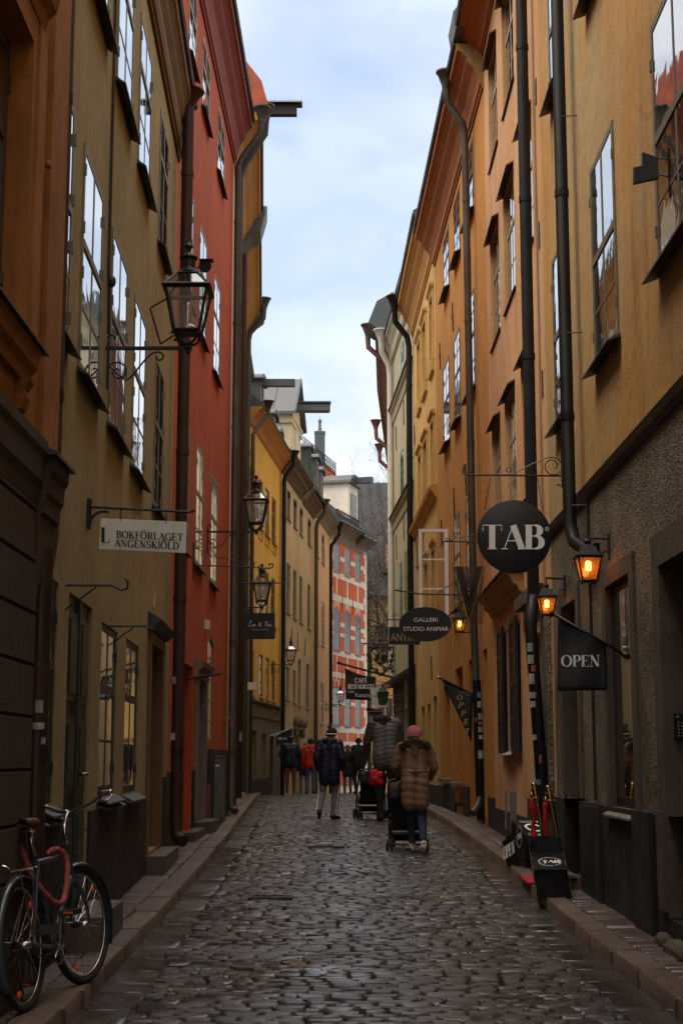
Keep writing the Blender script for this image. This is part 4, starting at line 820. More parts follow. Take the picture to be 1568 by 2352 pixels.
for (a_, c_, z0_, z1_) in ((11.45, 12.52, .92, 2.72), (14.1, 15.05, .2, 2.80)):
    wbox(m, E1, a_ - .16, a_ + .004, -.13, .006, z0_ if z0_ > .5 else .95, z1_ + .14); wbox(m, E1, c_ - .004, c_ + .16, -.13, .006, z0_ if z0_ > .5 else .95, z1_ + .14); wbox(m, E1, a_ + .004, c_ - .004, -.13, .005, z1_ - .004, z1_ + .14)
m.build('stone_surround', m_darkst, e1)
m = M(); wbox(m, E1, 10.274, 10.50, -.49, .025, .26, 2.84); wbox(m, E1, 6.9, 10.274, -.49, .024, 2.614, 2.84); wbox(m, E1, 10.30, 10.50, .026, .05, .3, .95); m.build('portal_surround', m_darkst, e1)
m = M(); wbox(m, E1, 6.9, 10.28, -.56, -.5, .2, 2.62); m.build('portal_door', m_dkwood, e1)
m = M(); wbox(m, E1, 13.28, 13.32, -.019, .004, .95, 3.6); m.build('cable', m_iron, e1)
g_shop = glassmat('shop_window_glass', (.012, .012, .011), wav=.05)
window(e1, E1, 11.45, 12.52, .92, 2.72, m_dkwood, g_shop, cols=1, bars=(), rec=.06, fw=.07, sill=m_stone, sillov=.06, name='shop_window')
m = M(); wbox(m, E1, 14.1, 15.05, -.36, -.3, .2, 2.8); wbox(m, E1, 14.16, 14.5, -.30, -.28, .4, 2.0); o_ = m.build('shop_door', m_dkwood, e1)
m = M(); wbox(m, E1, 14.55, 14.98, -.30, -.285, .7, 2.2); m.build('door_glass', g_shop, o_)
m = M(); m.tube([E1.P(14.55, -.27, 1.1), E1.P(14.55, -.2, 1.12), E1.P(14.55, -.2, 1.4), E1.P(14.55, -.27, 1.42)], .012, 8); m.build('handle', m_fgrey, o_, smooth=True)
m = M(); wbox(m, E1, 14.0, 15.2, .016, .22, -.1, .24); m.build('door_step', m_darkst, e1)
m = M(); m.box(E1.P(9.75, .07, .10), (.14, .5, .12), bev=.035); m.box(E1.P(9.2, .06, .09), (.14, .45, .12), bev=.035); m.box(E1.P(10.3, .06, .10), (.10, .2, .12), bev=.03); m.build('guard_stones', m_darkst, e1, smooth='auto')
# intercom
m = M(); m.box((2.285, 10.262, 1.52), (.075, .03, .18), bev=.006); o_ = m.build('intercom', m_pipebk, e1)
m = M()
for i in range(5):
    for j in range(2): m.ball(V(2.275 + j * .022, 10.245, 1.455 + i * .022), (.006, .004, .006), 8, 4)
m.box((2.27, 10.245, 1.585), (.02, .004, .012)); m.build('buttons', m_fgrey, o_)
profile = coved(11.55, 12.3, .4); m = M(); profile_run(m, E1, -5, 15.75, profile); m.build('cornice', m_ochre, e1)
roof(e1, E1, -5, 15.75, 12.3, .42, 8, 2.5, m_roof, seams=False)
pipe_(e1, [(2.06, 13.4, 12), (2.06, 13.4, 3.42), (2.08, 13.3, 3.22), (2.13, 12.95, 3.10), (2.19, 12.8, 3.08)], .060, m_pipebk)
for z_ in (3.2, 4.8, 6.9): 
    m = M(); m.tube([V(2.06, 13.3, z_ + .35), V(2.2, 13.28, z_ + .35)], .006, 5); m.build('pipe_bracket', m_iron, e1)
# ================= RIGHT 2: salmon house
S2 = Wall((2.2, 15.75), (2.2, 21.9), 1)
cS = [(17.25 - .15, 17.85), (18.2, 19.45), (20.12, 21.2)]
cS2 = [(16.2, 17.3), (18.05, 19.3), (20.05, 21.2)]
opS = [(a, b_, 9.95, 11.55, .17) for a, b_ in cS2[1:]] + [(a, b_, 7.25, 8.85, .17) for a, b_ in [(16.5, 17.5), (18.3, 19.5), (20.15, 21.35)]] + [(a, b_, 4.42, 6.05, .17) for a, b_ in [(17.0, 17.9), (18.6, 19.75), (20.4, 21.5)]]
gS = [(18.95, 20.25, 1.42, 3.05, .12), (16.3, 17.4, .3, 2.7, .3)]
e2 = house('salmon_house', 'salmon pink plastered house with deep-set windows and one shuttered window', S2, 15.75, 21.9, -.6, 12.15, opS + gS, m_salmon)
for o_ in opS: window(e2, S2, *o_[:4], m_fol, g_up, transom=.62, bars=(.3,), rec=.05, fw=.06, sill=m_lead, sillov=.03)
m = M()
for o_ in opS:                                   # little lead drip hoods over each opening
    m.hexa([S2.P(o_[0] - .04, 0, o_[3] - .0), S2.P(o_[1] + .04, 0, o_[3]), S2.P(o_[1] + .04, .10, o_[3] - .05), S2.P(o_[0] - .04, .10, o_[3] - .05), S2.P(o_[0] - .04, 0, o_[3] + .03), S2.P(o_[1] + .04, 0, o_[3] + .03), S2.P(o_[1] + .04, .10, o_[3] - .035), S2.P(o_[0] - .04, .10, o_[3] - .035)])
m.build('window_hoods', mat('copper_brown_sheet', (.08, .045, .03), rough=.5, var=.2), e2)
window(e2, S2, 19.15, 20.05, 1.42, 3.0, m_fbr2, g_low, bars=(.33, .66), rec=.03, fw=.06, sill=m_fgrey, sillov=.10)
m = M(); wbox(m, S2, 18.95, 19.15, -.12, .0, 1.42, 3.05); wbox(m, S2, 20.05, 20.25, -.12, .0, 1.42, 3.05); wbox(m, S2, 19.15, 20.05, -.12, -.001, 3.0, 3.05); m.build('window_reveal', m_salmon, e2)
for ya, yb, tl in ((18.5, 19.12, .09), (20.08, 20.7, .09)):
    m = M()
    def slat(m_, y0, y1, z0, z1, n0=.03, n1=.07): m_.hexa([S2.P(y0, n0, z0), S2.P(y1, n0, z0), S2.P(y1, n1, z0), S2.P(y0, n1, z0), S2.P(y0, n0, z1), S2.P(y1, n0, z1), S2.P(y1, n1, z1), S2.P(y0, n1, z1)])
    slat(m, ya, ya + .06, 1.38, 3.06); slat(m, yb - .06, yb, 1.38, 3.06); slat(m, ya + .06, yb - .06, 1.38, 3.06, .035, .055)
    for z_ in (1.38, 1.78, 2.2, 2.62, 2.98): slat(m, ya + .06, yb - .06, z_, z_ + .07, .03, .069)
    m.build('shutter', m_iron, e2)
m = M(); profile_run(m, S2, 18.1, 21.7, [(0, 3.30), (.05, 3.32), (.07, 3.38), (.13, 3.42), (.16, 3.50), (.22, 3.54), (.22, 3.58), (0, 3.62)]); m.build('shop_cornice', m_salmon, e2)
m = M(); m.hexa([S2.P(18.0, 0, 3.62), S2.P(21.8, 0, 3.62), S2.P(21.8, .25, 3.585), S2.P(18.0, .25, 3.585), S2.P(18.0, 0, 3.74), S2.P(21.8, 0, 3.74), S2.P(21.8, .25, 3.605), S2.P(18.0, .25, 3.605)]); m.build('copper_flashing', mat('verdigris_copper', (.10, .17, .12), rough=.6, var=.5, scale=8, c3=(.05, .04, .03), c3pos=.5), e2)
m = M(); wbox(m, S2, 15.76, 17.9, 0, .03, -.6, .85); wbox(m, S2, 17.9, 21.9, 0, .03, -.6, .62); m.build('plinth', m_black, e2)
m = M(); wbox(m, S2, 16.3, 17.4, -.34, -.3, .3, 2.7); m.build('door', m_dkwood, e2)
m = M(); wbox(m, S2, 15.76, 16.28, .0, .05, .86, 3.0); m.build('pebbledash_pier', m_rough, e2)
m = M(); wbox(m, S2, 16.3, 18.1, .0, .12, 3.05, 3.2); m.build('shop_lintel', m_darkst, e2)
m = M(); profile_run(m, S2, 15.75, 21.9, coved(12.1, 12.45, .43)); m.build('cornice', m_deepc, e2)
roof(e2, S2, 15.75, 21.92, 12.43, .45, 8, 2.5, m_roof)
m = M()
for z_ in (6.9, 8.6, 5.2): wbox(m, S2, 15.95, 16.02, .0, .01, z_, z_ + .3)
m.build('wall_vent', m_iron, e2)
pipe_(e2, [(2.07, 16.15, 12.2), (2.07, 16.15, 3.05), (2.03, 16.0, 2.88), (2.005, 15.95, 2.7), (2.03, 15.95, 2.3), (2.11, 15.95, .75)], .066, m_pipebk)
# ================= RIGHT 3: deep orange house
D3 = Wall((2.2, 21.9), (1.97, 30.5), 1)
opD = [(a, b_, 10.22, 11.42, .06) for a, b_ in ((23.4, 24.5), (25.5, 26.5), (27.5, 28.55))] + [(a, b_, 7.26, 8.88, .06) for a, b_ in ((23.55, 24.75), (25.75, 26.75), (27.7, 28.85))] + [(a, b_, 3.95, 5.64, .06) for a, b_ in ((23.85, 25.15), (26.15, 27.2))] + [(28.25, 29.1, 3.9, 5.64, .06)]
gD = [(22.6, 23.1, .45, 2.95, .2), (24.0, 25.1, .45, 2.92, .25), (26.05, 27.3, .5, 2.9, .25), (28.4, 29.6, .95, 2.7, .22)]
e3 = house('deep_orange_house', 'deep orange plastered house with wrought wall anchors and burnt orange eaves', D3, 21.9, 30.5, -.6, 11.58, opD + gD, m_deep)
for o_ in opD[:8]: window(e3, D3, *o_[:4], m_fbr2, g_up, transom=.55, bars=(.28, .78), rec=-.004, fw=.05, hinges=2, sill=m_lead, sillov=.12)
# the casement that stands open, white inside
m = M(); X0, Yw = 2.03, 28.25
o_ = opD[8]; wbox(m, D3, o_[0], o_[0] + .05, -.05, .0, o_[2], o_[3]); wbox(m, D3, o_[1] - .05, o_[1], -.05, 0, o_[2], o_[3]); wbox(m, D3, o_[0], o_[1], -.05, -.002, o_[3] - .05, o_[3]); fo = m.build('window', m_fbr2, e3)
m = M(); wbox(m, D3, o_[0], o_[1], -.07, -.06, o_[2], o_[3]); m.build('pane', g_low, fo)
m = M()
for xa, xb, za, zb in ((1.46, 1.52, 3.9, 5.62), (1.95, 2.02, 3.9, 5.62), (1.52, 1.95, 5.56, 5.62), (1.52, 1.95, 3.9, 3.97), (1.52, 1.95, 4.46, 4.49), (1.52, 1.95, 5.02, 5.05)): m.box(((xa + xb) / 2, 28.22, (za + zb) / 2), (xb - xa, .035, zb - za))
oc = m.build('open_casement', mat('bright_white_paint', (.86, .84, .80), rough=.5, var=.04), e3)
m = M(); m.box((1.735, 28.222, 4.76), (.46, .004, 1.68)); gcl = bpy.data.materials.new('clear_casement_glass'); gcl.use_nodes = True; nt_ = gcl.node_tree; nt_.nodes.clear(); o1 = nt_.nodes.new('ShaderNodeOutputMaterial'); o2 = nt_.nodes.new('ShaderNodeMixShader'); o3 = nt_.nodes.new('ShaderNodeBsdfTransparent'); o4 = nt_.nodes.new('ShaderNodeBsdfGlossy'); o4.inputs[1].default_value = .02; o2.inputs[0].default_value = .06; nt_.links.new(o3.outputs[0], o2.inputs[1]); nt_.links.new(o4.outputs[0], o2.inputs[2]); nt_.links.new(o2.outputs[0], o1.inputs[0])
m.build('casement_pane', gcl, oc)
m = M()
for g_ in gD[:3]: wbox(m, D3, g_[0], g_[1], -.3, -.25, g_[2] - .1, g_[3])
m.build('shop_door', m_dkwood, e3)
window(e3, D3, *gD[3][:4], m_fbr2, g_low, bars=(.5,), rec=.15)
m = M(); wbox(m, D3, 26.6, 27.25, -.22, .03, .55, 2.2); m.build('shutter_board', mat('amber_board', (.55, .22, .03), rough=.5), e3)
m = M(); wbox(m, D3, 21.9, 22.55, 0, .03, -.6, .75); wbox(m, D3, 23.15, 23.95, 0, .03, -.6, .85); wbox(m, D3, 25.15, 26.0, 0, .03, -.6, .85); wbox(m, D3, 27.35, 30.5, 0, .03, -.6, .8); m.build('plinth', m_black, e3)
m = M(); wbox(m, D3, 28.3, 29.7, .0, .12, .86, .94); wbox(m, D3, 26.0, 27.35, .0, .12, .84, .9); m.build('shop_sill', m_fbr2, e3)
for Y, z in ((24.6, 9.55), (23.9, 9.5), (26.75, 9.35), (29.3, 9.3), (26.9, 5.9), (24.9, 5.95), (29.4, 5.7)): irontie(e3, D3, Y, z, .55)
m = M(); profile_run(m, D3, 21.92, 30.5, coved(11.58, 12.33, .44)); m.build('cornice', m_deepc, e3)
m = M(); m.prism([D3.P(21.9, n, z) for n, z in coved(11.58, 12.33, .44)], (0, -.012, 0)); m.build('lit_tone_cornice_end', m_ochre, e3)  # end cap in a lighter colour: light on the camera-facing side painted in
roof(e3, D3, 21.95, 30.5, 12.33, .46, 8, 2.6, m_roof)
m = M(); profile_run(m, D3, 21.5, 22.3, [(.1, 12.35), (.46, 12.36), (.50, 12.62), (.3, 12.9), (.0, 13.0)]); m.build('flashing', m_roof2, e3)
pipe_(e3, [(1.70, 23.1, 12.2), (1.72, 23.12, 11.9), (1.98, 23.2, 11.55), (2.01, 23.2, 11.35), (2.045, 23.2, 3.3), (2.10, 23.2, .75), (2.05, 23.1, .6), (1.97, 23.0, .5)], .058, m_pipegr, hopper=(1.70, 23.1, 12.12), hz=.34)
m = M(); m.tube([V(2.11, 23.2, .40), V(2.07, 23.2, 2.5)], .066, 12); m.build('pipe_shoe', m_pipebk, e3, smooth='auto')
# ================= RIGHT 4: golden house
G4 = Wall((1.97, 30.5), (1.81, 37.0), 1)
cG = [(30.95, 31.7), (32.75, 33.75), (34.4, 35.3)]
opG = [(a, b_, 9.72, 11.15, .08) for a, b_ in cG] + [(a, b_, 6.98, 8.38, .08) for a, b_ in cG] + [(a, b_, 4.2, 5.63, .08) for a, b_ in cG]
gG = [(31.1, 31.9, .95, 2.6, .15), (32.7, 33.5, .95, 2.5, .15), (34.3, 35.2, .4, 2.5, .2)]
e4 = house('golden_house', 'golden yellow house with moulded window surrounds and a slim string course', G4, 30.5, 37.0, -.6, 11.95, opG + gG, m_yell)
for o_ in opG: window(e4, G4, *o_[:4], m_fol, g_cur, transom=.6, bars=(.3,), rec=.04, fw=.055)
m = M()
for o_ in opG:
    wbox(m, G4, o_[0] - .12, o_[0] - .002, 0, .035, o_[2] - .05, o_[3] + .10); wbox(m, G4, o_[1] + .002, o_[1] + .12, 0, .035, o_[2] - .05, o_[3] + .10); wbox(m, G4, o_[0] - .002, o_[1] + .002, 0, .034, o_[3] + .001, o_[3] + .10)
    profile_run(m, G4, o_[0] - .16, o_[1] + .16, [(0, o_[3] + .10), (.05, o_[3] + .11), (.09, o_[3] + .17), (0, o_[3] + .2)])
    if o_[2] > 9: m.prism([G4.P(o_[0] - .1, .0, o_[2] - .3), G4.P(o_[0] - .1, .06, o_[2] - .28), G4.P(o_[0] - .1, .09, o_[2] - .06), G4.P(o_[0] - .1, 0, o_[2] - .06)], G4.d * (o_[1] - o_[0] + .2))
m.build('window_surround', m_yell, e4)
m = M(); profile_run(m, G4, 30.52, 36.9, [(0, 6.62), (.03, 6.64), (.08, 6.74), (.14, 6.80), (.16, 6.88), (0, 6.92)]); m.build('string_course', m_yellc, e4)
for g_ in gG[:2]: window(e4, G4, *g_[:4], m_fbr2, g_low, bars=(.5,), rec=.1, fw=.06)
m = M(); wbox(m, G4, 34.3, 35.2, -.25, -.2, .3, 2.5); m.build('door', m_dkwood, e4)
m = M(); wbox(m, G4, 30.5, 34.2, 0, .03, -.6, .78); wbox(m, G4, 35.3, 37, 0, .03, -.6, .78); m.build('plinth', m_black, e4)
for Y, z in ((35.8, 6.2), (33.9, 6.2), (36.3, 9.2), (32.0, 3.2)): irontie(e4, G4, Y, z, .5, curl=False)
m = M(); profile_run(m, G4, 30.5, 37.0, coved(11.9, 12.76, .43)); m.build('cornice', m_yellc, e4)
m = M(); m.prism([G4.P(30.5, n, z) for n, z in coved(11.9, 12.76, .43)], (0, -.012, 0)); m.build('lit_tone_cornice_end', m_yell, e4)  # lighter end cap again, the brighter near face put into its colour
roof(e4, G4, 30.5, 37.0, 12.76, .45, 8, 2.6, m_roof)
pipe_(e4, [(1.33, 36.6, 12.6), (1.36, 36.65, 12.2), (1.66, 36.8, 11.85), (1.70, 36.8, 11.6), (1.70, 36.8, .5)], .075, m_pipebk, hopper=(1.33, 36.6, 12.5), hz=.42)
# ================= RIGHT 5: greyish cream house with green windows
P5 = Wall((1.81, 37.0), (1.5, 43.3), 1)
opP = [(a, b_, 11.55, 12.56, .06) for a, b_ in ((37.8, 38.8), (39.4, 40.3))] + [(37.95, 38.9, 8.3, 9.68, .06), (39.75, 40.7, 8.3, 9.62, .06)] + [(38.6, 39.5, 4.9, 6.72, .10), (40.4, 41.2, 4.9, 6.62, .10)]
e5 = house('grey_cream_house', 'greyish cream house with teal green windows and two dark ledges', P5, 37.0, 43.3, -1, 12.9, opP + [(39.0, 40.0, .4, 2.6, .2)], m_green)
for o_ in opP: window(e5, P5, *o_[:4], m_fteal, g_cur, transom=.6, bars=(.3,), rec=0, fw=.06)
m = M()
for z_ in (11.32, 8.12):
    profile_run(m, P5, 37.1, 43.35, [(0, z_ - .35), (.03, z_ - .33), (.06, z_ - .15), (.12, z_ - .08), (.13, z_), (0, z_ + .02)])
m.build('string_course', m_green, e5)
m = M()
for z_ in (11.32, 8.12): m.hexa([P5.P(37.05, 0, z_ + .02), P5.P(43.4, 0, z_ + .02), P5.P(43.4, .17, z_ + .005), P5.P(37.05, .17, z_ + .005), P5.P(37.05, 0, z_ + .12), P5.P(43.4, 0, z_ + .12), P5.P(43.4, .17, z_ + .04), P5.P(37.05, .17, z_ + .04)])
profile_run(m, P5, 37.0, 43.35, [(0, 3.35), (.25, 3.38), (.27, 3.46), (0, 3.62)])
m.build('ledge_flashing', m_roof, e5)
m = M(); z_ = .7
while z_ < 3.2: wbox(m, P5, 37.0, 38.95, .001, .03, z_, z_ + .24); wbox(m, P5, 40.05, 43.3, .001, .03, z_, z_ + .24); z_ += .27
m.build('rusticated_base', m_darkst, e5)
m = M(); wbox(m, P5, 39.0, 40.0, -.25, -.2, .3, 2.6); m.build('door', m_fdk, e5)
for Y, z in ((41.8, 10.3), (39.4, 10.5), (41.9, 7.2), (39.6, 7.4)): irontie(e5, P5, Y, z, .7, curl=False)
m = M(); profile_run(m, P5, 37.0, 43.3, coved(12.85, 13.62, .27)); m.build('cornice', m_green, e5)
roof(e5, P5, 37.0, 43.3, 13.62, .29, 8, 2.6, m_roof)
pipe_(e5, [(1.16, 42.7, 13.5), (1.18, 42.75, 13.1), (1.38, 42.9, 12.75), (1.42, 42.9, 12.45), (1.42, 42.9, 3.3)], .085, m_pipewh, hopper=(1.16, 42.7, 13.4), hz=.42)
m = M(); profile_run(m, P5, 42.6, 43.9, [(.05, 13.6), (.45, 13.75), (.75, 13.95), (.5, 14.6), (.0, 14.9)]); m.build('flashing', m_roof2, e5)
# ================= RIGHT 6: red-brown eaves turning away
F6 = Wall((1.62, 43.3), (1.90, 52.0), 1); F6b = Wall((1.90, 52.0), (2.85, 69.0), 1)
e6 = house('brown_eaved_house', 'house curving out of sight under long red-brown eaves with rusty rainwater hoppers', F6, 43.3, 52.0, -1, 13.4, [], m_cream)
m = M(); facade(m, F6b, 52.0, 69.0, -4, 13.4, []); shell(m, F6b, 52.0, 69.0, -4, 13.4, 8); m.build('rear_wall', m_cream, e6)
m = M(); cv = coved(13.3, 14.25, .6); profile_run(m, F6, 43.3, 52.0, cv); profile_run(m, F6b, 52.0, 69.0, cv); m.build('cornice', mat('red_brown_eaves', (.19, .055, .025), var=.2, scale=1.2, rough=.8), e6)
roof(e6, F6, 43.3, 52.0, 14.27, .62, 8, 2.6, m_roof); roof(e6, F6b, 52.0, 69.0, 14.27, .62, 8, 2.6, m_roof)
m_rusth = mat('rusty_hopper_metal', (.14, .06, .04), rough=.55, var=.25, scale=6)
for W_, Y in ((F6, 44.0), (F6b, 57.0), (F6b, 61.5)):
    p = W_.P(Y, .85, 13.95); pipe_(e6, [p, p + V(.02, 0, -.35), W_.P(Y, .35, 13.15), W_.P(Y, .12, 12.9), W_.P(Y, .12, 9.5)], .08, m_rusth, hopper=p, hz=.42)
# ================= far: yellow house and black metal roof behind the tree, lattice terrace
b9 = thing('far_yellow_house', 'ochre house under a huge black sheet-metal roof, glimpsed behind the bare tree', 'building', (2.6, 88, -5))
FY = 88.0
m = M(); m.box((3.9, FY + 5, 3.4), (5.2, 10, 14.8)); m.build('wall', m_yell, b9)
def fbox(m_, x0, x1, z0, z1, y0=FY - .06, y1=FY + .02): m_.box(((x0 + x1) / 2, (y0 + y1) / 2, (z0 + z1) / 2), (x1 - x0, y1 - y0, z1 - z0))
m = M(); m.add([V(1.0, FY - .5, 10.85), V(7.2, FY - .5, 10.85), V(7.2, FY + 4, 18.3), V(1.0, FY + 4, 18.3), V(1.0, FY + 9, 18.4), V(7.2, FY + 9, 18.4), V(1.0, FY + 10.5, 10.8), V(7.2, FY + 10.5, 10.8), V(1.0, FY - .5, 10.7), V(7.2, FY - .5, 10.7)], [(0, 1, 2, 3), (3, 2, 5, 4), (4, 5, 7, 6), (8, 9, 1, 0), (0, 3, 4, 6, 8), (1, 9, 7, 5, 2), (8, 6, 7, 9)])
for i in range(9):
    x = 1.5 + i * .62; m.hexa([V(x, FY - .5, 10.87), V(x + .06, FY - .5, 10.87), V(x + .06 - .5, FY + 4, 18.3), V(x - .5, FY + 4, 18.3), V(x, FY - .56, 10.93), V(x + .06, FY - .56, 10.93), V(x + .06 - .5, FY + 3.94, 18.38), V(x - .5, FY + 3.94, 18.38)])
m.build('roof', mat('black_sheet_roof', (.028, .029, .032), rough=.7, var=.3, scale=.5), b9)
m = M(); m.tube([V(1.0, FY - .62, 10.75), V(7, FY - .62, 10.75)], .11, 8); m.build('gutter', m_pipegr, b9)
for x0, x1, z0, z1 in ((2.1, 2.95, 7.0, 9.0), (2.1, 2.95, 2.6, 4.8), (4.4, 5.3, 7.0, 9.0)):
    m = M(); fbox(m, x0 - .1, x1 + .1, z0 - .1, z0); fbox(m, x0 - .1, x1 + .1, z1, z1 + .1); fbox(m, x0 - .1, x0, z0, z1); fbox(m, x1, x1 + .1, z0, z1); fbox(m, (x0 + x1) / 2 - .04, (x0 + x1) / 2 + .04, z0, z1); fbox(m, x0, x1, (z0 + z1) / 2 - .04, (z0 + z1) / 2 + .04)
    f = m.build('window', mat('faded_pink_window_paint', (.55, .28, .2), rough=.6), b9); g = M(); fbox(g, x0, x1, z0, z1, FY - .03, FY - .01); g.build('pane', g_cur, f)
m = M(); m.box((3.0, FY + .9, 13.2), (1.1, 1.8, 2.0)); dd = m.build('dormer', m_roof, b9)
m = M(); m.box((3.0, FY - .03, 13.15), (.75, .05, 1.4)); m.build('dormer_window', MATS['faded_pink_window_paint'], dd); m = M(); m.box((3.0, FY - .07, 13.15), (.55, .05, 1.15)); m.build('dormer_pane', g_cur, dd)
m = M(); m.tube([V(1.45, FY - .55, 10.7), V(1.6, FY - .3, 9.8), V(1.6, FY - .2, 9.4), V(1.6, FY - .2, -3)], .12, 8); m.build('downpipe', m_pipegr, b9, smooth=True)
# lattice terrace and chimney of the tall house in the background
b10 = thing('terrace_house', 'tall background roof with an iron lattice terrace over orange tiles and a dark capped chimney', 'building', (-1.5, 84, 10))
TY = 82.0
m = M(); m.box((-3.2, TY + 5, 8.3), (5.4, 8, 16)); m.build('wall', m_beige, b10)
m = M(); m.prism([at(516.8 + x * .293, 803.9 + y * .293, TY + 1.2) for x, y in ((560, 760), (660, 785), (730, 820), (800, 900), (868, 965), (868, 1010), (560, 1010))], (0, .3, 0)); m.build('tiled_roof', mat('orange_roof_tiles', (.75, .16, .05), var=.3, scale=8, rough=.7, emit=None), b10)
m = M()
pA, pB = at(610 / 1.0 * .2930 + 516.8 + 0, 803.9 + 680 * .293, TY), at(870 * .293 + 516.8, 803.9 + 895 * .293, TY)
pC, pD = at(870 * .293 + 516.8, 803.9 + 985 * .293, TY), at(655 * .293 + 516.8, 803.9 + 985 * .293, TY)
def lerp2(a_, b_, t): return a_.lerp(b_, t)
bl = at(610 * .293 + 516.8, 803.9 + 800 * .293, TY)
for k in range(34):
    t = k / 33; k % 2 or m.tube([lerp2(bl, pC, t), lerp2(pA, pB, t)], .012, 4)
for q in (0, .12, .35, .62, .85, 1): m.tube([bl.lerp(pA, q), pC.lerp(pB, q)], .03 if q in (0, 1) else .014, 5)
for k in range(33):
    t, t2 = k / 33, (k + 1) / 33
    for qa, qb in ((.12, .35), (.35, .62), (.62, .85)):
        m.tube([bl.lerp(pA, qa).lerp(pC.lerp(pB, qa), t), bl.lerp(pA, qb).lerp(pC.lerp(pB, qb), t2)], .009, 3); m.tube([bl.lerp(pA, qb).lerp(pC.lerp(pB, qb), t), bl.lerp(pA, qa).lerp(pC.lerp(pB, qa), t2)], .009, 3)
m.build('iron_lattice', m_iron, b10)
c0 = at(516.8 + 742 * .293, 803.9 + 840 * .293, TY + .8); u = (TY + .8) / FPX * .293
m = M(); zt = at(734, 803.9 + 655 * .293, TY + .8).z; zb_ = c0.z - 1.5; hw = 41 * u
m.box((c0.x, TY + .8, (zt + zb_) / 2), (hw * 2, hw * 2, zt - zb_)); m.box((c0.x, TY + .8, zt + .02), (hw * 2.15, hw * 2.15, .12))
m.lathe([(hw * .98, 0), (hw * .40, .10), (hw * .27, .32), (hw * .25, .52), (hw * .32, .53), (hw * .30, .60), (hw * .36, .62), (hw * .28, .72), (hw * .04, .76), (hw * .03, .95)], (c0.x, TY + .8, zt + .08), 12)
m.build('chimney', m_roof2, b10)
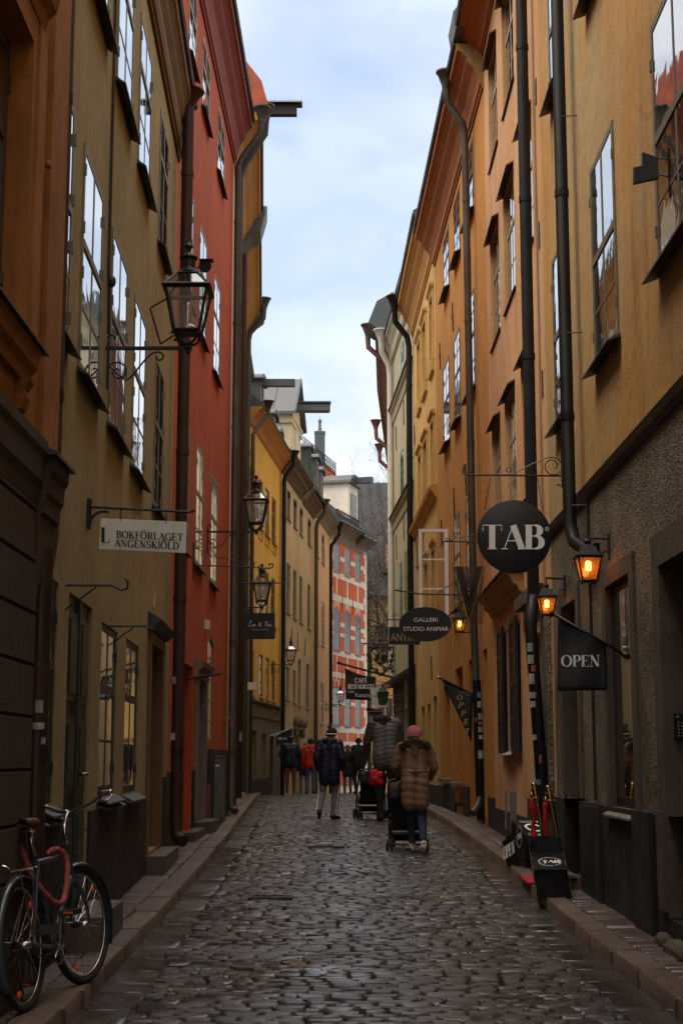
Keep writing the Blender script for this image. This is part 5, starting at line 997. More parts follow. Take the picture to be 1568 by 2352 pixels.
# ---------------------------------------------------------------- lettering
def arc(cx, cy, rx, ry, a0, a1, n=14): return [(cx + rx * cos(radians(a0 + (a1 - a0) * i / n)), cy + ry * sin(radians(a0 + (a1 - a0) * i / n))) for i in range(n + 1)]
GL = {   # serif capitals: advance, [(points, weight)]  weight: None = by direction, 0 thin, 1 thick
 'A': (.78, [([(.08, 0), (.38, 1)], 0), ([(.38, 1), (.68, 0)], 1), ([(.18, .34), (.56, .34)], 0), ([(-.02, 0), (.20, 0)], 0), ([(.54, 0), (.82, 0)], 0)]),
 'B': (.70, [([(.16, 0), (.16, 1)], 1), ([(.02, 0), (.36, 0)] + arc(.36, .27, .24, .27, -90, 90) + [(.18, .54)], None), ([(.02, 1), (.34, 1)] + arc(.34, .77, .20, .23, 90, -90) + [(.18, .54)], None)]),
 'C': (.74, [(arc(.40, .5, .34, .5, 42, 318, 24), None), ([(.66, .98), (.66, .74)], 0)]),
 'D': (.80, [([(.16, 0), (.16, 1)], 1), ([(.02, 1), (.34, 1)] + arc(.34, .5, .36, .5, 90, -90, 20) + [(.02, 0)], None)]),
 'E': (.66, [([(.16, 0), (.16, 1)], 1), ([(.02, 1), (.58, 1), (.58, .80)], 0), ([(.02, 0), (.60, 0), (.60, .22)], 0), ([(.16, .52), (.44, .52)], 0), ([(.44, .42), (.44, .62)], 0)]),
 'F': (.62, [([(.16, 0), (.16, 1)], 1), ([(.02, 1), (.56, 1), (.56, .80)], 0), ([(.16, .52), (.42, .52)], 0), ([(.42, .42), (.42, .62)], 0), ([(.02, 0), (.32, 0)], 0)]),
 'G': (.80, [(arc(.40, .5, .34, .5, 42, 330, 24), None), ([(.68, .0), (.68, .42)], 1), ([(.54, .43), (.80, .43)], 0), ([(.66, .98), (.66, .74)], 0)]),
 'I': (.34, [([(.17, 0), (.17, 1)], 1), ([(.02, 1), (.32, 1)], 0), ([(.02, 0), (.32, 0)], 0)]),
 'K': (.76, [([(.16, 0), (.16, 1)], 1), ([(.02, 1), (.30, 1)], 0), ([(.02, 0), (.30, 0)], 0), ([(.18, .42), (.60, 1)], 0), ([(.30, .58), (.64, 0)], 1), ([(.48, 1), (.72, 1)], 0), ([(.50, 0), (.78, 0)], 0)]),
 'L': (.64, [([(.16, 0), (.16, 1)], 1), ([(.02, 1), (.32, 1)], 0), ([(.02, 0), (.60, 0), (.62, .26)], 0)]),
 'N': (.82, [([(.14, 0), (.14, 1)], 0), ([(.12, 1), (.66, 0)], 1), ([(.66, 0), (.66, 1)], 0), ([(-.02, 1), (.14, 1)], 0), ([(.54, 1), (.78, 1)], 0), ([(.02, 0), (.26, 0)], 0)]),
 'O': (.84, [(arc(.41, .5, .35, .5, 0, 360, 30), None)]),
 'P': (.66, [([(.16, 0), (.16, 1)], 1), ([(.02, 1), (.34, 1)] + arc(.34, .74, .25, .26, 90, -90) + [(.18, .48)], None), ([(.02, 0), (.32, 0)], 0)]),
 'R': (.74, [([(.16, 0), (.16, 1)], 1), ([(.02, 1), (.34, 1)] + arc(.34, .75, .22, .25, 90, -90) + [(.18, .50)], None), ([(.02, 0), (.30, 0)], 0), ([(.34, .50), (.62, 0)], 1), ([(.54, 0), (.76, 0)], 0)]),
 'S': (.60, [(arc(.30, .75, .20, .25, 35, 270, 14) + arc(.30, .26, .23, .26, 90, -145, 16)[1:], None), ([(.50, .98), (.50, .78)], 0), ([(.08, .02), (.08, .24)], 0)]),
 'T': (.72, [([(.36, 0), (.36, 1)], 1), ([(.04, .76), (.04, 1), (.68, 1), (.68, .76)], 0), ([(.20, 0), (.52, 0)], 0)]),
 'U': (.80, [([(.15, 1), (.15, .32)], 1), (arc(.40, .32, .25, .32, 180, 360), None), ([(.65, .32), (.65, 1)], 0), ([(.0, 1), (.30, 1)], 0), ([(.53, 1), (.77, 1)], 0)]),
 'V': (.76, [([(.08, 1), (.38, 0)], 1), ([(.38, 0), (.68, 1)], 0), ([(-.04, 1), (.22, 1)], 0), ([(.56, 1), (.80, 1)], 0)]),
}
GL['Ö'] = (.84, GL['O'][1] + [([(.25, 1.12), (.25, 1.28)], 1), ([(.56, 1.12), (.56, 1.28)], 1)])
GL['É'] = (.66, GL['E'][1] + [([(.30, 1.12), (.44, 1.30)], None)])
class T2:                                     # flat lettering in (u, v), later mapped to a surface
    def __init__(s): s.v = []; s.f = []; s.k = 0
    def ribbon(s, pts, wf):
        n = len(pts); L_ = []; R_ = []; s.k += 1; closed = n > 3 and math.dist(pts[0], pts[-1]) < 1e-6
        for i, (x, y) in enumerate(pts):
            if closed: a_, b_ = pts[(i - 1) % (n - 1)], pts[(i + 1) % (n - 1)]
            else: a_, b_ = pts[max(i - 1, 0)], pts[min(i + 1, n - 1)]
            dx, dy = b_[0] - a_[0], b_[1] - a_[1]; q = math.hypot(dx, dy) or 1; dx /= q; dy /= q; h = wf(dx, dy) / 2
            if not closed:
                e = h * .0
            L_.append((x - dy * h, y + dx * h)); R_.append((x + dy * h, y - dx * h))
        o = len(s.v); d = s.k % 9
        for a_, b_ in zip(L_, R_): s.v += [(a_[0], a_[1], d), (b_[0], b_[1], d)]
        s.f += [(o + 2 * i, o + 2 * i + 1, o + 2 * i + 3, o + 2 * i + 2) for i in range(n - 1)]
    def serif(s, txt, x, y, h, wd=1.0, thick=.17, thin=.045, track=.04):
        for ch in txt:
            if ch == ' ': x += h * .4 * wd; continue
            if ch == '.': s.poly([(x, y), (x + .1 * h, y), (x + .1 * h, y + .1 * h), (x, y + .1 * h)]); x += .2 * h; continue
            adv, st = GL[ch]
            for pts, wt in st:
                P_ = [(x + px * h * wd, y + py * h) for px, py in pts]
                wf = (lambda dx, dy: thin * h) if wt == 0 else (lambda dx, dy: thick * h * .98) if wt == 1 else (lambda dx, dy: (thin + (thick - thin) * abs(dy) ** 1.3) * h)
                s.ribbon(P_, wf)
            x += (adv * wd + track) * h
        return x
    def script(s, pts, w_): s.ribbon([tuple(p[:2]) for p in catmull([(a_, b_, 0) for a_, b_ in pts], 6)], lambda dx, dy: w_ * (.55 + .6 * abs(dy)))
    def poly(s, pts): o = len(s.v); s.k += 1; s.v += [(a_, b_, s.k % 9) for a_, b_ in pts]; s.f.append(tuple(range(o, o + len(pts))))
    def sans(s, txt, x0, x1, y, h=None):
        cu = bpy.data.curves.new('t', 'FONT'); cu.body = txt; cu.size = 1; cu.fill_mode = 'BOTH'
        ob = bpy.data.objects.new('t', cu); C.objects.link(ob); bpy.context.view_layer.update()
        me = ob.evaluated_get(bpy.context.evaluated_depsgraph_get()).to_mesh(); vs = [tuple(v.co) for v in me.vertices]; fs = [tuple(p.vertices) for p in me.polygons]
        bpy.data.objects.remove(ob); xs = [v[0] for v in vs]; k = (x1 - x0) / (max(xs) - min(xs)); ky = k if h is None else h / .72
        o = len(s.v); s.v += [(x0 + (v[0] - min(xs)) * k, y + v[1] * ky, 0) for v in vs]; s.f += [tuple(i + o for i in f) for f in fs]
    def build(s, name, m_, parent, fn):           # fn(u, v, lift) -> world point
        a_ = M(); a_.add([fn(u, v, .0015 + .0002 * d) for u, v, d in s.v], s.f); return a_.build(name, m_, parent)
def pxmap(Y, off=.012):                            # lettering measured in image px (y down) on the plane at distance Y
    return lambda u, v, l: at(u, -v, Y) + Vector((0, -off - l, 0))
def vecmap(o_, r_, u_): 
    n_ = r_.cross(u_).normalized(); return lambda u, v, l: o_ + r_ * u + u_ * v + n_ * l
m_sblack = mat('matt_black_sign_paint', (.010, .010, .011), rough=.5, var=.1, scale=6)
m_swhite = mat('white_lettering', (.85, .83, .79), rough=.6, var=.04)
m_sgold = mat('gold_lettering', (.45, .34, .13), rough=.5, var=.1)
m_scream = mat('cream_sign_board', (.86, .82, .70), rough=.6, var=.07, scale=4, c3=(.66, .60, .48), c3pos=.66)
def chain(m, a, b, r=.006):
    a, b = Vector(a), Vector(b); n = max(2, int((b - a).length / .028)); d = (b - a).normalized(); e1_, e2_ = frame_of(d)
    for i in range(n):
        c = a.lerp(b, (i + .5) / n); u = e1_ if i % 2 else e2_
        m.tube([c + d * .018 * cos(t) + u * .008 * sin(t) for t in [k * pi / 3 for k in range(6)]], .0028, 4, closed=True)
def slab(m, poly, t): m.prism([Vector(p) for p in poly], (0, t, 0))
# 1 book publisher's sign
Y = 10.65; ROOT = K.P(Y, 0, 3.05)
s1 = thing('hanging_sign', 'cream rectangular board reading BOKFÖRLAGET LANGENSKIÖLD hanging from an iron bar', 'sign', ROOT)
m = M(); tip = at(447, 1172, Y); m.tube([at(197, 1164, Y), at(300, 1169, Y), at(432, 1176, Y), at(441, 1175, Y), tip], .010, 6)
m.tube([K.P(Y, .015, 3.15), K.P(Y, .015, 2.93)], .018, 6); m.tube(bez([at(205, 1216, Y), at(206, 1180, Y), at(228, 1172, Y), at(250, 1176, Y)], 8), .011, 6); m.build('bracket', m_iron, s1)
m = M()
for x, y0, y1 in ((278, 1169, 1196), (382, 1174, 1202)): chain(m, at(x, y0, Y), at(x, y1, Y))
m.build('chain', m_iron, s1)
m = M(); slab(m, [at(232, 1190, Y), at(429, 1198.5, Y), at(427, 1270, Y), at(228, 1260.5, Y)], .014); m.build('board', m_scream, s1)
t = T2()
def slant(Yp): return lambda u, v, l: at(u, -v + (u - 230) * .046, Yp) + Vector((0, -.006 - l, 0))
t.serif('L', 232, -1245, 33, 1.0, .24, .05); t.build('initial_letter', m_sblack, s1, slant(Y)); t = T2(); t.serif('BOKFÖRLAGET', 267.5, -1233.5, 15.5, 1.16, .21, .085, .05); t.serif('ANGENSKIÖLD', 264, -1253.5, 15.5, 1.15, .21, .085, .05)
t.build('lettering', m_sblack, s1, slant(Y))
# 2 round TAB sign
Y = 14.65; s2 = thing('round_sign', 'round black disc lettered TAB in white, hung on two chains from a scrolled bar', 'sign', (2.2, Y, 4.1))
m = M(); m.tube([at(1066, 1068, Y), at(1063, 1085, Y), at(1070, 1091, Y), at(1293, 1093, Y)], .009, 6); m.tube([V(2.19, Y, 3.95), V(2.19, Y, 4.45)], .012, 6)
m.tube(bez([at(1180, 1087, Y), at(1230, 1062, Y), at(1262, 1040, Y), at(1290, 1043, Y), at(1293, 1080, Y)], 12), .006, 5)
c = at(1268, 1070, Y); m.tube(spiral(c, (1, 0, 0), (0, 0, 1), .105, .035, 0, -2.0 * pi * 1.15, 26), .006, 5)
c = at(1166, 1080, Y); m.tube(spiral(c, (1, 0, 0), (0, 0, 1), .035, .015, -1.2, 5.2, 18), .005, 5)
c = at(1284, 1108, Y); m.tube(spiral(c, (1, 0, 0), (0, 0, 1), .03, .03, .8, -2.6, 12), .007, 5); m.build('bracket', m_iron, s2)
m = M(); chain(m, at(1127, 1094, Y), at(1112, 1170, Y)); chain(m, at(1234, 1094, Y), at(1244, 1170, Y)); m.build('chain', m_ironbr, s2)
c = at(1180, 1233, Y); rr = 87.5 / 3450 * Y * .985
m = M(); m.lathe([(rr * .99, -.014), (rr, -.012), (rr, .012), (rr * .99, .014)], c, 64, axis=(0, 1, 0)); m.build('disc', m_sblack, s2, smooth='auto')
t = T2(); t.serif('TAB', 1105, -1261, 54, 1.24, .27, .04, -.03)
a_ = arc(1254.5, -1215.5, 4.6, 4.6, 0, 360, 16); t.ribbon(a_, lambda dx, dy: .8); t.sans('R', 1252.6, 1257, -1218, 5.2); t.build('lettering', m_swhite, s2, pxmap(Y, .018))
# 3 OPEN flag
Y = 11.6; s3 = thing('shop_flag', 'black OPEN flag on a slanting pole from the pebbledash pier', 'flag', (2.2, Y, 2.1))
m = M(); m.tube([at(1268, 1409, Y), at(1441, 1508, Y)], .012, 8); m.ball(at(1267, 1408, Y), .018); m.lathe([(.02, -.04), (.028, .0), (.02, .03)], at(1438, 1506, Y), 8, axis=(1, 0, -.55)); m.build('pole', m_iron, s3, smooth=True)
m = M(); N_ = 14; vs = []
for j in range(N_ + 1):
    for i in range(N_ + 1):
        u = i / N_; v = j / N_; xt = 1281 + (1392 - 1281) * u; yt = 1417 + (xt - 1281) * .572; xb = 1280 + (1394 - 1280) * u; yb = 1587 - 1.5 * u
        vs.append(at(xt + (xb - xt) * v, yt + (yb - yt) * v, Y) + V(0, .014 * sin(u * 7 + v * 2) * (1 - .3 * v) + .012 * sin(v * 5 + u), 0))
m.add(vs, [(j * (N_ + 1) + i, j * (N_ + 1) + i + 1, (j + 1) * (N_ + 1) + i + 1, (j + 1) * (N_ + 1) + i) for j in range(N_) for i in range(N_)]); fl = m.build('cloth', mat('black_flag_cloth', (.012, .012, .013), rough=.6, var=.1, scale=20), s3, smooth=True)
sm = fl.modifiers.new('thickness', 'SOLIDIFY'); sm.thickness = .003
t = T2(); t.serif('OPEN', 1287, -1531, 25, 1.16, .22, .045, .03); t.build('lettering', m_swhite, s3, pxmap(Y, .030))
# 4 oval gallery sign
Y = 24.5; s4 = thing('oval_sign', 'oval black sign reading GALLERI STUDIO ANIMAR', 'sign', D3.P(Y, 0, 3.4))
m = M(); m.tube([at(905, 1355, Y), at(960, 1364, Y), at(1085, 1367, Y)], .014, 6); m.tube([at(1003, 1362, Y), at(1085, 1312, Y)], .010, 6); m.build('bracket', m_iron, s4)
m = M(); chain(m, at(928, 1358, Y), at(930, 1400, Y)); chain(m, at(1003, 1365, Y), at(1006, 1398, Y)); m.build('chain', m_ironbr, s4)
m = M(); pts = [at(976.5 + 60.5 * cos(a), 1434 + 39.5 * sin(a), Y) for a in [2 * pi * i / 48 for i in range(48)]]; slab(m, pts, .02); m.build('board', m_sblack, s4)
t = T2(); t.sans('GALLERI', 950, 1004, -1428, 9.6); t.sans('STUDIO ANIMAR', 926, 1029, -1449, 9.8); t.build('lettering', m_swhite, s4, pxmap(Y, .004))
# 5 antique sign
Y = 33.0; s5 = thing('shop_sign', 'black rectangular board with gold ANTIKT lettering behind the oval sign', 'sign', G4.P(Y, 0, 3.9))
m = M(); slab(m, [at(892.5, 1440, Y), at(964, 1440, Y), at(964, 1481, Y), at(892.5, 1480, Y)], .03); m.build('board', m_sblack, s5)
m = M(); m.tube([at(888, 1423, Y), at(990, 1424, Y)], .015, 6); [m.tube([at(x, 1423, Y), at(x, 1441, Y)], .008, 5) for x in (906, 955)]
m.tube(spiral(at(905, 1415, Y), (1, 0, 0), (0, 0, 1), .06, .02, 0, 6, 14), .008, 5); m.build('bracket', m_iron, s5)
t = T2(); t.sans('ANTIKT', 897, 963, -1472, 18); t.build('lettering', m_sgold, s5, pxmap(Y, .004))
# 6 V lattice sign
Y = 19.3; s6 = thing('lattice_sign', 'square openwork metal panel with slanting bars forming a big V, beside the round sign', 'sign', (2.2, Y, 3.6))
m = M(); m.tube([at(1017, 1252, Y), at(1016, 1246, Y), at(1022, 1243.5, Y), at(1190, 1246, Y)], .010, 6); m.tube([at(1024, 1243, Y), at(1090, 1228, Y), at(1180, 1215, Y)], .006, 5)
m.tube(spiral(at(1028, 1240, Y), (1, 0, 0), (0, 0, 1), .03, .02, -1, 4.4, 12), .007, 5); m.build('bracket', m_iron, s6)
m = M(); chain(m, at(1042, 1246, Y), at(1043, 1301, Y)); chain(m, at(1108, 1246, Y), at(1108, 1301, Y)); m.build('chain', m_ironbr, s6)
m = M(); x0, x1, y0, y1 = 1040, 1112, 1301, 1432
m_vp = mat('dark_bronze_bars', (.045, .030, .020), rough=.4, metal=.6, var=.2)
xm = 1076
for k in range(11):                                   # nested chevrons, the middle ones solid
    for sg in (-1, 1):
        xt = xm + sg * (3 + k * 3.4); drop = min(131, 131 - 0 * k); xe = xm + sg * max(0, (3 + k * 3.4) - 24)
        w_ = 1.7 if not 4 <= k <= 8 else 3.6; ye = y0 + 20 + (11 - k) * 0 + (y1 - y0 - 20) * min(1, (.30 + k * .075))
        ye = y0 + min(131, (40 + k * 9.4)); 
        xe = xm + sg * .6 if k < 9 else xm + sg * (k - 8) * 6
        slab(m, [at(xt - w_ / 2, y0, Y), at(xt + w_ / 2, y0, Y), at(xe + w_ * .55, ye, Y + .0), at(xe - w_ * .55, ye, Y)], .012 + k * .0007)
for k in range(7):
    for sg in (-1, 1):
        xt = xm + sg * 35.5; ya = y0 + 6 + k * 13; xe = xm + sg * (6 + k * 4.2); 
        slab(m, [at(xt, ya, Y), at(xt, ya + 5.5, Y), at(xe + .9, y1, Y), at(xe - .9, y1, Y)], .0105 + k * .0007)
m.build('panel', m_vp, s6)
# 7 OPPET pennant
Y = 23.3; s7 = thing('pennant', 'black triangular pennant lettered ÖPPET in gold on a gold-tipped pole', 'flag', D3.P(Y, 0, 2.5))
m = M(); m.tube([at(1012, 1558, Y), at(1100, 1601, Y)], .012, 6); m.build('pole', m_iron, s7)
m = M(); m.lathe([(.004, -.07), (.022, -.03), (.03, .0), (.015, .03), (.012, .05)], at(1009, 1557, Y), 8, axis=(1, 0, -.45)); m.build('pole_tip', m_brass, s7, smooth=True)
m = M(); A_, B_, C_ = at(1013, 1559.5, Y), at(1085, 1595, Y), at(1082, 1706, Y); N_ = 10; vs = []; idx = {}
for i in range(N_ + 1):
    for j in range(N_ + 1 - i):
        a, b = i / N_, j / N_; p = A_ * (1 - a - b) + B_ * a + C_ * b; idx[i, j] = len(vs); vs.append(p + V(0, .02 * sin(a * 4 + b * 6), 0))
fs = [(idx[i, j], idx[i + 1, j], idx[i, j + 1]) for i in range(N_) for j in range(N_ - i)] + [(idx[i + 1, j], idx[i + 1, j + 1], idx[i, j + 1]) for i in range(N_) for j in range(N_ - 1 - i)]
m.add(vs, fs); fl = m.build('cloth', MATS['black_flag_cloth'], s7, smooth=True); sm = fl.modifiers.new('thickness', 'SOLIDIFY'); sm.thickness = .004
t = T2()
for ch, x, y, wd in (('O', 1057.5, 1604, 1.6), ('P', 1061, 1622, 1.5), ('P', 1066, 1641, 1.4), ('E', 1071, 1660, 1.2), ('T', 1073, 1682, 1.0)):
    hh = 11 if ch != 'O' else 9.5; adv, st = GL[ch]
    for pts, wt in st: t.ribbon([(x - 6.5 * wd + px * hh * wd + py * 2.5, -y - 3 + py * hh) for px, py in pts], lambda dx, dy: 1.3 + 1.0 * abs(dy))
t.poly([(1054, -1592.5), (1056, -1592.5), (1056, -1590.5), (1054, -1590.5)]); t.poly([(1061, -1592.5), (1063, -1592.5), (1063, -1590.5), (1061, -1590.5)])
t.build('lettering', m_sgold, s7, pxmap(Y, .026))
# 8 Lin & Fin
Y = 30.6; s8 = thing('hanging_sign', 'black rounded-corner board with white script Lin & Fin above DESIGN VINTAGE', 'sign', L3.P(Y, 0, 4.9))
m = M(); m.tube([at(536, 1339, Y), at(652, 1339, Y)], .013, 6); m.tube([at(537, 1352, Y), at(556, 1340, Y)], .009, 5); m.build('bracket', m_iron, s8)
m = M(); chain(m, at(563, 1340, Y), at(566, 1410, Y)); chain(m, at(625, 1340, Y), at(621, 1410, Y)); m.build('chain', m_ironbr, s8)
m = M(); pts = []
for cx, cy, a0 in ((628, 1411.5, -90), (628, 1464.5, 0), (564, 1464.5, 90), (564, 1411.5, 180)):
    pts += [at(cx + 3.5 * cos(radians(a0 + q * 22.5)), cy + 3.5 * sin(radians(a0 + q * 22.5)), Y) for q in range(5)]
slab(m, pts, .02); m.build('board', mat('charcoal_sign_paint', (.022, .023, .026), rough=.5, var=.05), s8)
t = T2()
for pl in ([(573, -1432), (577, -1427), (576, -1426), (573, -1434), (570, -1439), (572, -1438), (578, -1440)], [(579.5, -1434), (579, -1438), (581.5, -1438), (583, -1434), (583.4, -1438.5)], [(583.4, -1436), (586, -1434), (586.5, -1438), (588, -1438)],
           [(600, -1439), (595, -1434), (596.5, -1429.5), (598.5, -1432), (595, -1435), (594.5, -1438.5), (598, -1438), (600, -1434)], [(607, -1430), (613, -1428), (617, -1429)], [(613, -1428), (610.5, -1435), (608, -1439)], [(609, -1433.5), (614, -1433.5)], [(615.5, -1434), (615, -1438.5), (617.5, -1437)], [(618.5, -1438.5), (619, -1434), (622, -1434), (622, -1438.5), (624, -1437.5)]):
    t.script(pl, 1.15)
t.sans('DESIGN · VINTAGE', 578, 617, -1447.3, 2.6); t.build('lettering', m_swhite, s8, pxmap(Y, .004))
# 9 café banner
Y = 41.5; s9 = thing('cafe_banner', 'dark plum cloth banner reading CAFÉ RESTAURANG Under Kastanjen on a slanting pole', 'banner', P5.P(Y, 0, 3.4))
m = M(); m.tube([at(778, 1523, Y), at(905, 1557, Y)], .03, 8); m.build('pole', m_iron, s9); m = M(); m.ball(at(778, 1522.5, Y), (.06, .06, .045)); m.build('pole_tip', m_ironbr, s9, smooth=True)
m = M(); N_ = 12; vs = []
for j in range(N_ + 1):
    for i in range(N_ + 1):
        u, v = i / N_, j / N_; a = V(792, 1534, 0).lerp(V(863, 1554.5, 0), u) + V(0, 5 * sin(pi * u), 0); b = V(793.5, 1606, 0).lerp(V(863, 1609.5, 0), u); p = a.lerp(b, v); vs.append(at(p.x, p.y, Y) + V(0, .03 * sin(u * 9 + v * 3) + .02 * sin(v * 7), 0))
m.add(vs, [(j * (N_ + 1) + i, j * (N_ + 1) + i + 1, (j + 1) * (N_ + 1) + i + 1, (j + 1) * (N_ + 1) + i) for j in range(N_) for i in range(N_)]); fl = m.build('cloth', mat('plum_black_cloth', (.035, .025, .028), rough=.8, var=.2, scale=6), s9, smooth=True); sm = fl.modifiers.new('thickness', 'SOLIDIFY'); sm.thickness = .006
t = T2(); t.serif('CAFÉ', 814.5, -1568, 10, .95, .22, .10, .06); t.serif('RESTAURANG', 798.5, -1582, 10, .80, .22, .10, .02); t.sans('Under', 799.5, 814, -1591.5, 6.5); t.sans('Kastanjen', 815.5, 862, -1601, 9.5); t.build('lettering', m_swhite, s9, pxmap(Y, .07))
# 10 white Castanea sign, 11 red plate, 12 ornate iron sign
Y = 39.0; s10 = thing('tilted_sign', 'white square board with a red emblem and grey lettering, tilted, below the red number plate', 'sign', P5.P(Y, 0, 2.6))
m = M(); slab(m, [at(849.5, 1580.5, Y), at(884, 1577, Y), at(890.5, 1622, Y), at(855.5, 1627.5, Y)], .02); m.build('board', m_swhite, s10)
m = M(); m.tube([at(842, 1577, Y), at(897, 1573, Y)], .014, 6); m.build('bracket', m_iron, s10)
t = T2(); t.sans('Casta', 855, 876, -1601, 6); t.build('lettering', m_roof, s10, pxmap(Y, .004)); t = T2(); t.poly([(872 + 3.6 * cos(a), -1615 + 3.2 * sin(a)) for a in [2 * pi * i / 12 for i in range(12)]]); t.poly([(869.5, -1616), (871, -1616), (870.5, -1620), (869.5, -1620)]); t.poly([(873, -1616), (875, -1616), (874.5, -1620), (873.5, -1620)]); t.build('emblem', mat('brick_red_print', (.30, .04, .03), rough=.6), s10, pxmap(Y, .004))
Y = 38.4; s11 = thing('number_plate', 'small red plate with white 1.8 on it', 'sign', at(889, 1575, Y))
m = M(); slab(m, [at(883.5, 1569, Y), at(896, 1569, Y), at(896, 1581.5, Y), at(883.5, 1581.5, Y)], .02); m.build('plate', mat('signal_red_paint', (.45, .02, .025), rough=.5), s11)
t = T2(); t.sans('1.8', 885.5, 893.5, -1578.5, 7); t.build('lettering', m_swhite, s11, pxmap(Y, .004))
Y = 38.0; s12 = thing('wrought_iron_sign', 'black wrought iron sign of scrolling leaves round a dark roundel with a golden L', 'sign', P5.P(Y, 0, 4.3))
m = M(); m.tube([at(835, 1478, Y), at(905, 1479, Y)], .02, 6); m.tube([at(843, 1487, Y), at(903, 1487, Y)], .016, 6)
for x in (860, 893): m.tube([at(x, 1478, Y), at(x, 1488, Y)], .008, 5)
u_, v_ = V(1, 0, 0), V(0, 0, 1); k_ = Y / 3450
for sg in (-1, 1):
    for (dx, dy, r_, a0, a1) in ((22, -22, 7, 0, 5.5), (26, -8, 6, 1, -4.5), (25, 6, 6.5, 0, 5.5), (22, 20, 7, 2, -4), (10, 27, 6, 0, 5.5), (10, -27, 6, 0, -5.5), (27, 30, 4, 0, 5), (4, 36, 5, 0, 5)):
        m.tube(spiral(at(874 + sg * dx, 1513 + dy, Y), u_ * sg, v_, r_ * k_, r_ * k_ * .3, a0, a1, 16), .019, 5); m.ball(at(874 + sg * dx, 1513 + dy, Y), .03, 6, 4)
    m.tube(bez([at(874 + sg * 30, 1487, Y), at(874 + sg * 24, 1500, Y), at(874 + sg * 34, 1520, Y), at(874 + sg * 14, 1546, Y), at(874, 1552, Y)], 10), .016, 5)
m.build('scrollwork', m_ironbr, s12)
m = M(); m.lathe([(13.5 * k_, -.01), (14 * k_, .0), (13.5 * k_, .01)], at(874, 1513, Y), 24, axis=(0, 1, 0)); m.build('roundel', m_sblack, s12)
t = T2(); t.script([(879, -1504), (876, -1501), (873, -1506), (873, -1514), (869, -1520), (867, -1518), (872, -1519), (879, -1522)], 1.8); t.script([(864, -1500), (860, -1498)], 1.4); t.build('lettering', m_sgold, s12, pxmap(Y, .018))
# 13 angular bracket sign high on the right
Y = 9.55; s13 = thing('bracket_sign', 'angular black sheet-metal sign high on the ochre wall beside the big window', 'sign', (2.2, Y, 5.2))
m = M(); Aa, Bb, Cc, Dd, Ee, Ff = [at(x, y, Y) for x, y in ((1475, 349), (1510, 362), (1512, 407), (1455, 419), (1455, 384), (1475, 380))]; slab(m, [Aa, Bb, Cc, Dd, Ee, Ff], .05); m.build('panel', m_sblack, s13)
m = M(); m.tube([at(1510, 364, Y), at(1537, 364, Y), at(1538, 356, Y)], .006, 5); m.tube(bez([at(1511, 404, Y), at(1520, 398, Y), at(1530, 410, Y), at(1540, 403, Y)], 8), .006, 5); m.tube([V(2.19, Y, 5.0), V(2.19, Y, 5.35)], .008, 5)
m.tube(spiral(at(1534, 358, Y), u_, v_, .016, .006, 0, 5, 12), .005, 5); m.tube(spiral(at(1535, 405, Y), u_, v_, .02, .006, 0, 5, 12), .005, 5); m.build('bracket', m_iron, s13)
# 14 awning flag of the blå... shop, 15 empty scroll bracket on the red house
Y = 46.8; s14 = thing('shop_flag', 'small dark flag with white script hanging from two white poles at the yellow house', 'flag', Y5.P(Y, 0, 2.0))
m = M(); slab(m, [at(634, 1690, Y), at(671, 1671, Y), at(671, 1704, Y), at(634, 1712, Y)], .02); m.build('cloth', m_sblack, s14); m = M(); m.tube([at(620, 1691, Y), at(673, 1671, Y)], .018, 5); m.tube([at(630, 1692, Y), at(642, 1685, Y)], .015, 5); m.build('pole', m_fwhite, s14)
t = T2(); t.script([(639, -1698), (641, -1693), (642, -1697), (640, -1699), (644, -1697), (645, -1693), (646, -1698), (649, -1697), (651, -1695), (651, -1698), (655, -1697), (656, -1693), (657, -1698), (660, -1697)], .9); t.build('lettering', m_swhite, s14, pxmap(Y, .004))
Y = 20.5; s15 = thing('empty_sign_bracket', 'empty double iron bar with curled tips on the red house', 'bracket', R.P(Y, 0, 4.1))
m = M(); m.tube([R.P(Y, .01, 4.25), R.P(Y, .01, 3.75)], .010, 6); m.tube(catmull([at(443, 1255, Y), at(490, 1277, Y), at(540, 1287, Y), at(575, 1302, Y), at(584, 1298, Y), at(583, 1291, Y), at(577, 1293, Y)], 5), .007, 5)
m.tube(catmull([at(450, 1299, Y), at(540, 1301, Y), at(610, 1305, Y), at(625, 1303, Y), at(626, 1296, Y), at(619, 1295, Y), at(619, 1300, Y)], 5), .010, 5); m.build('bars', m_ironbr, s15)

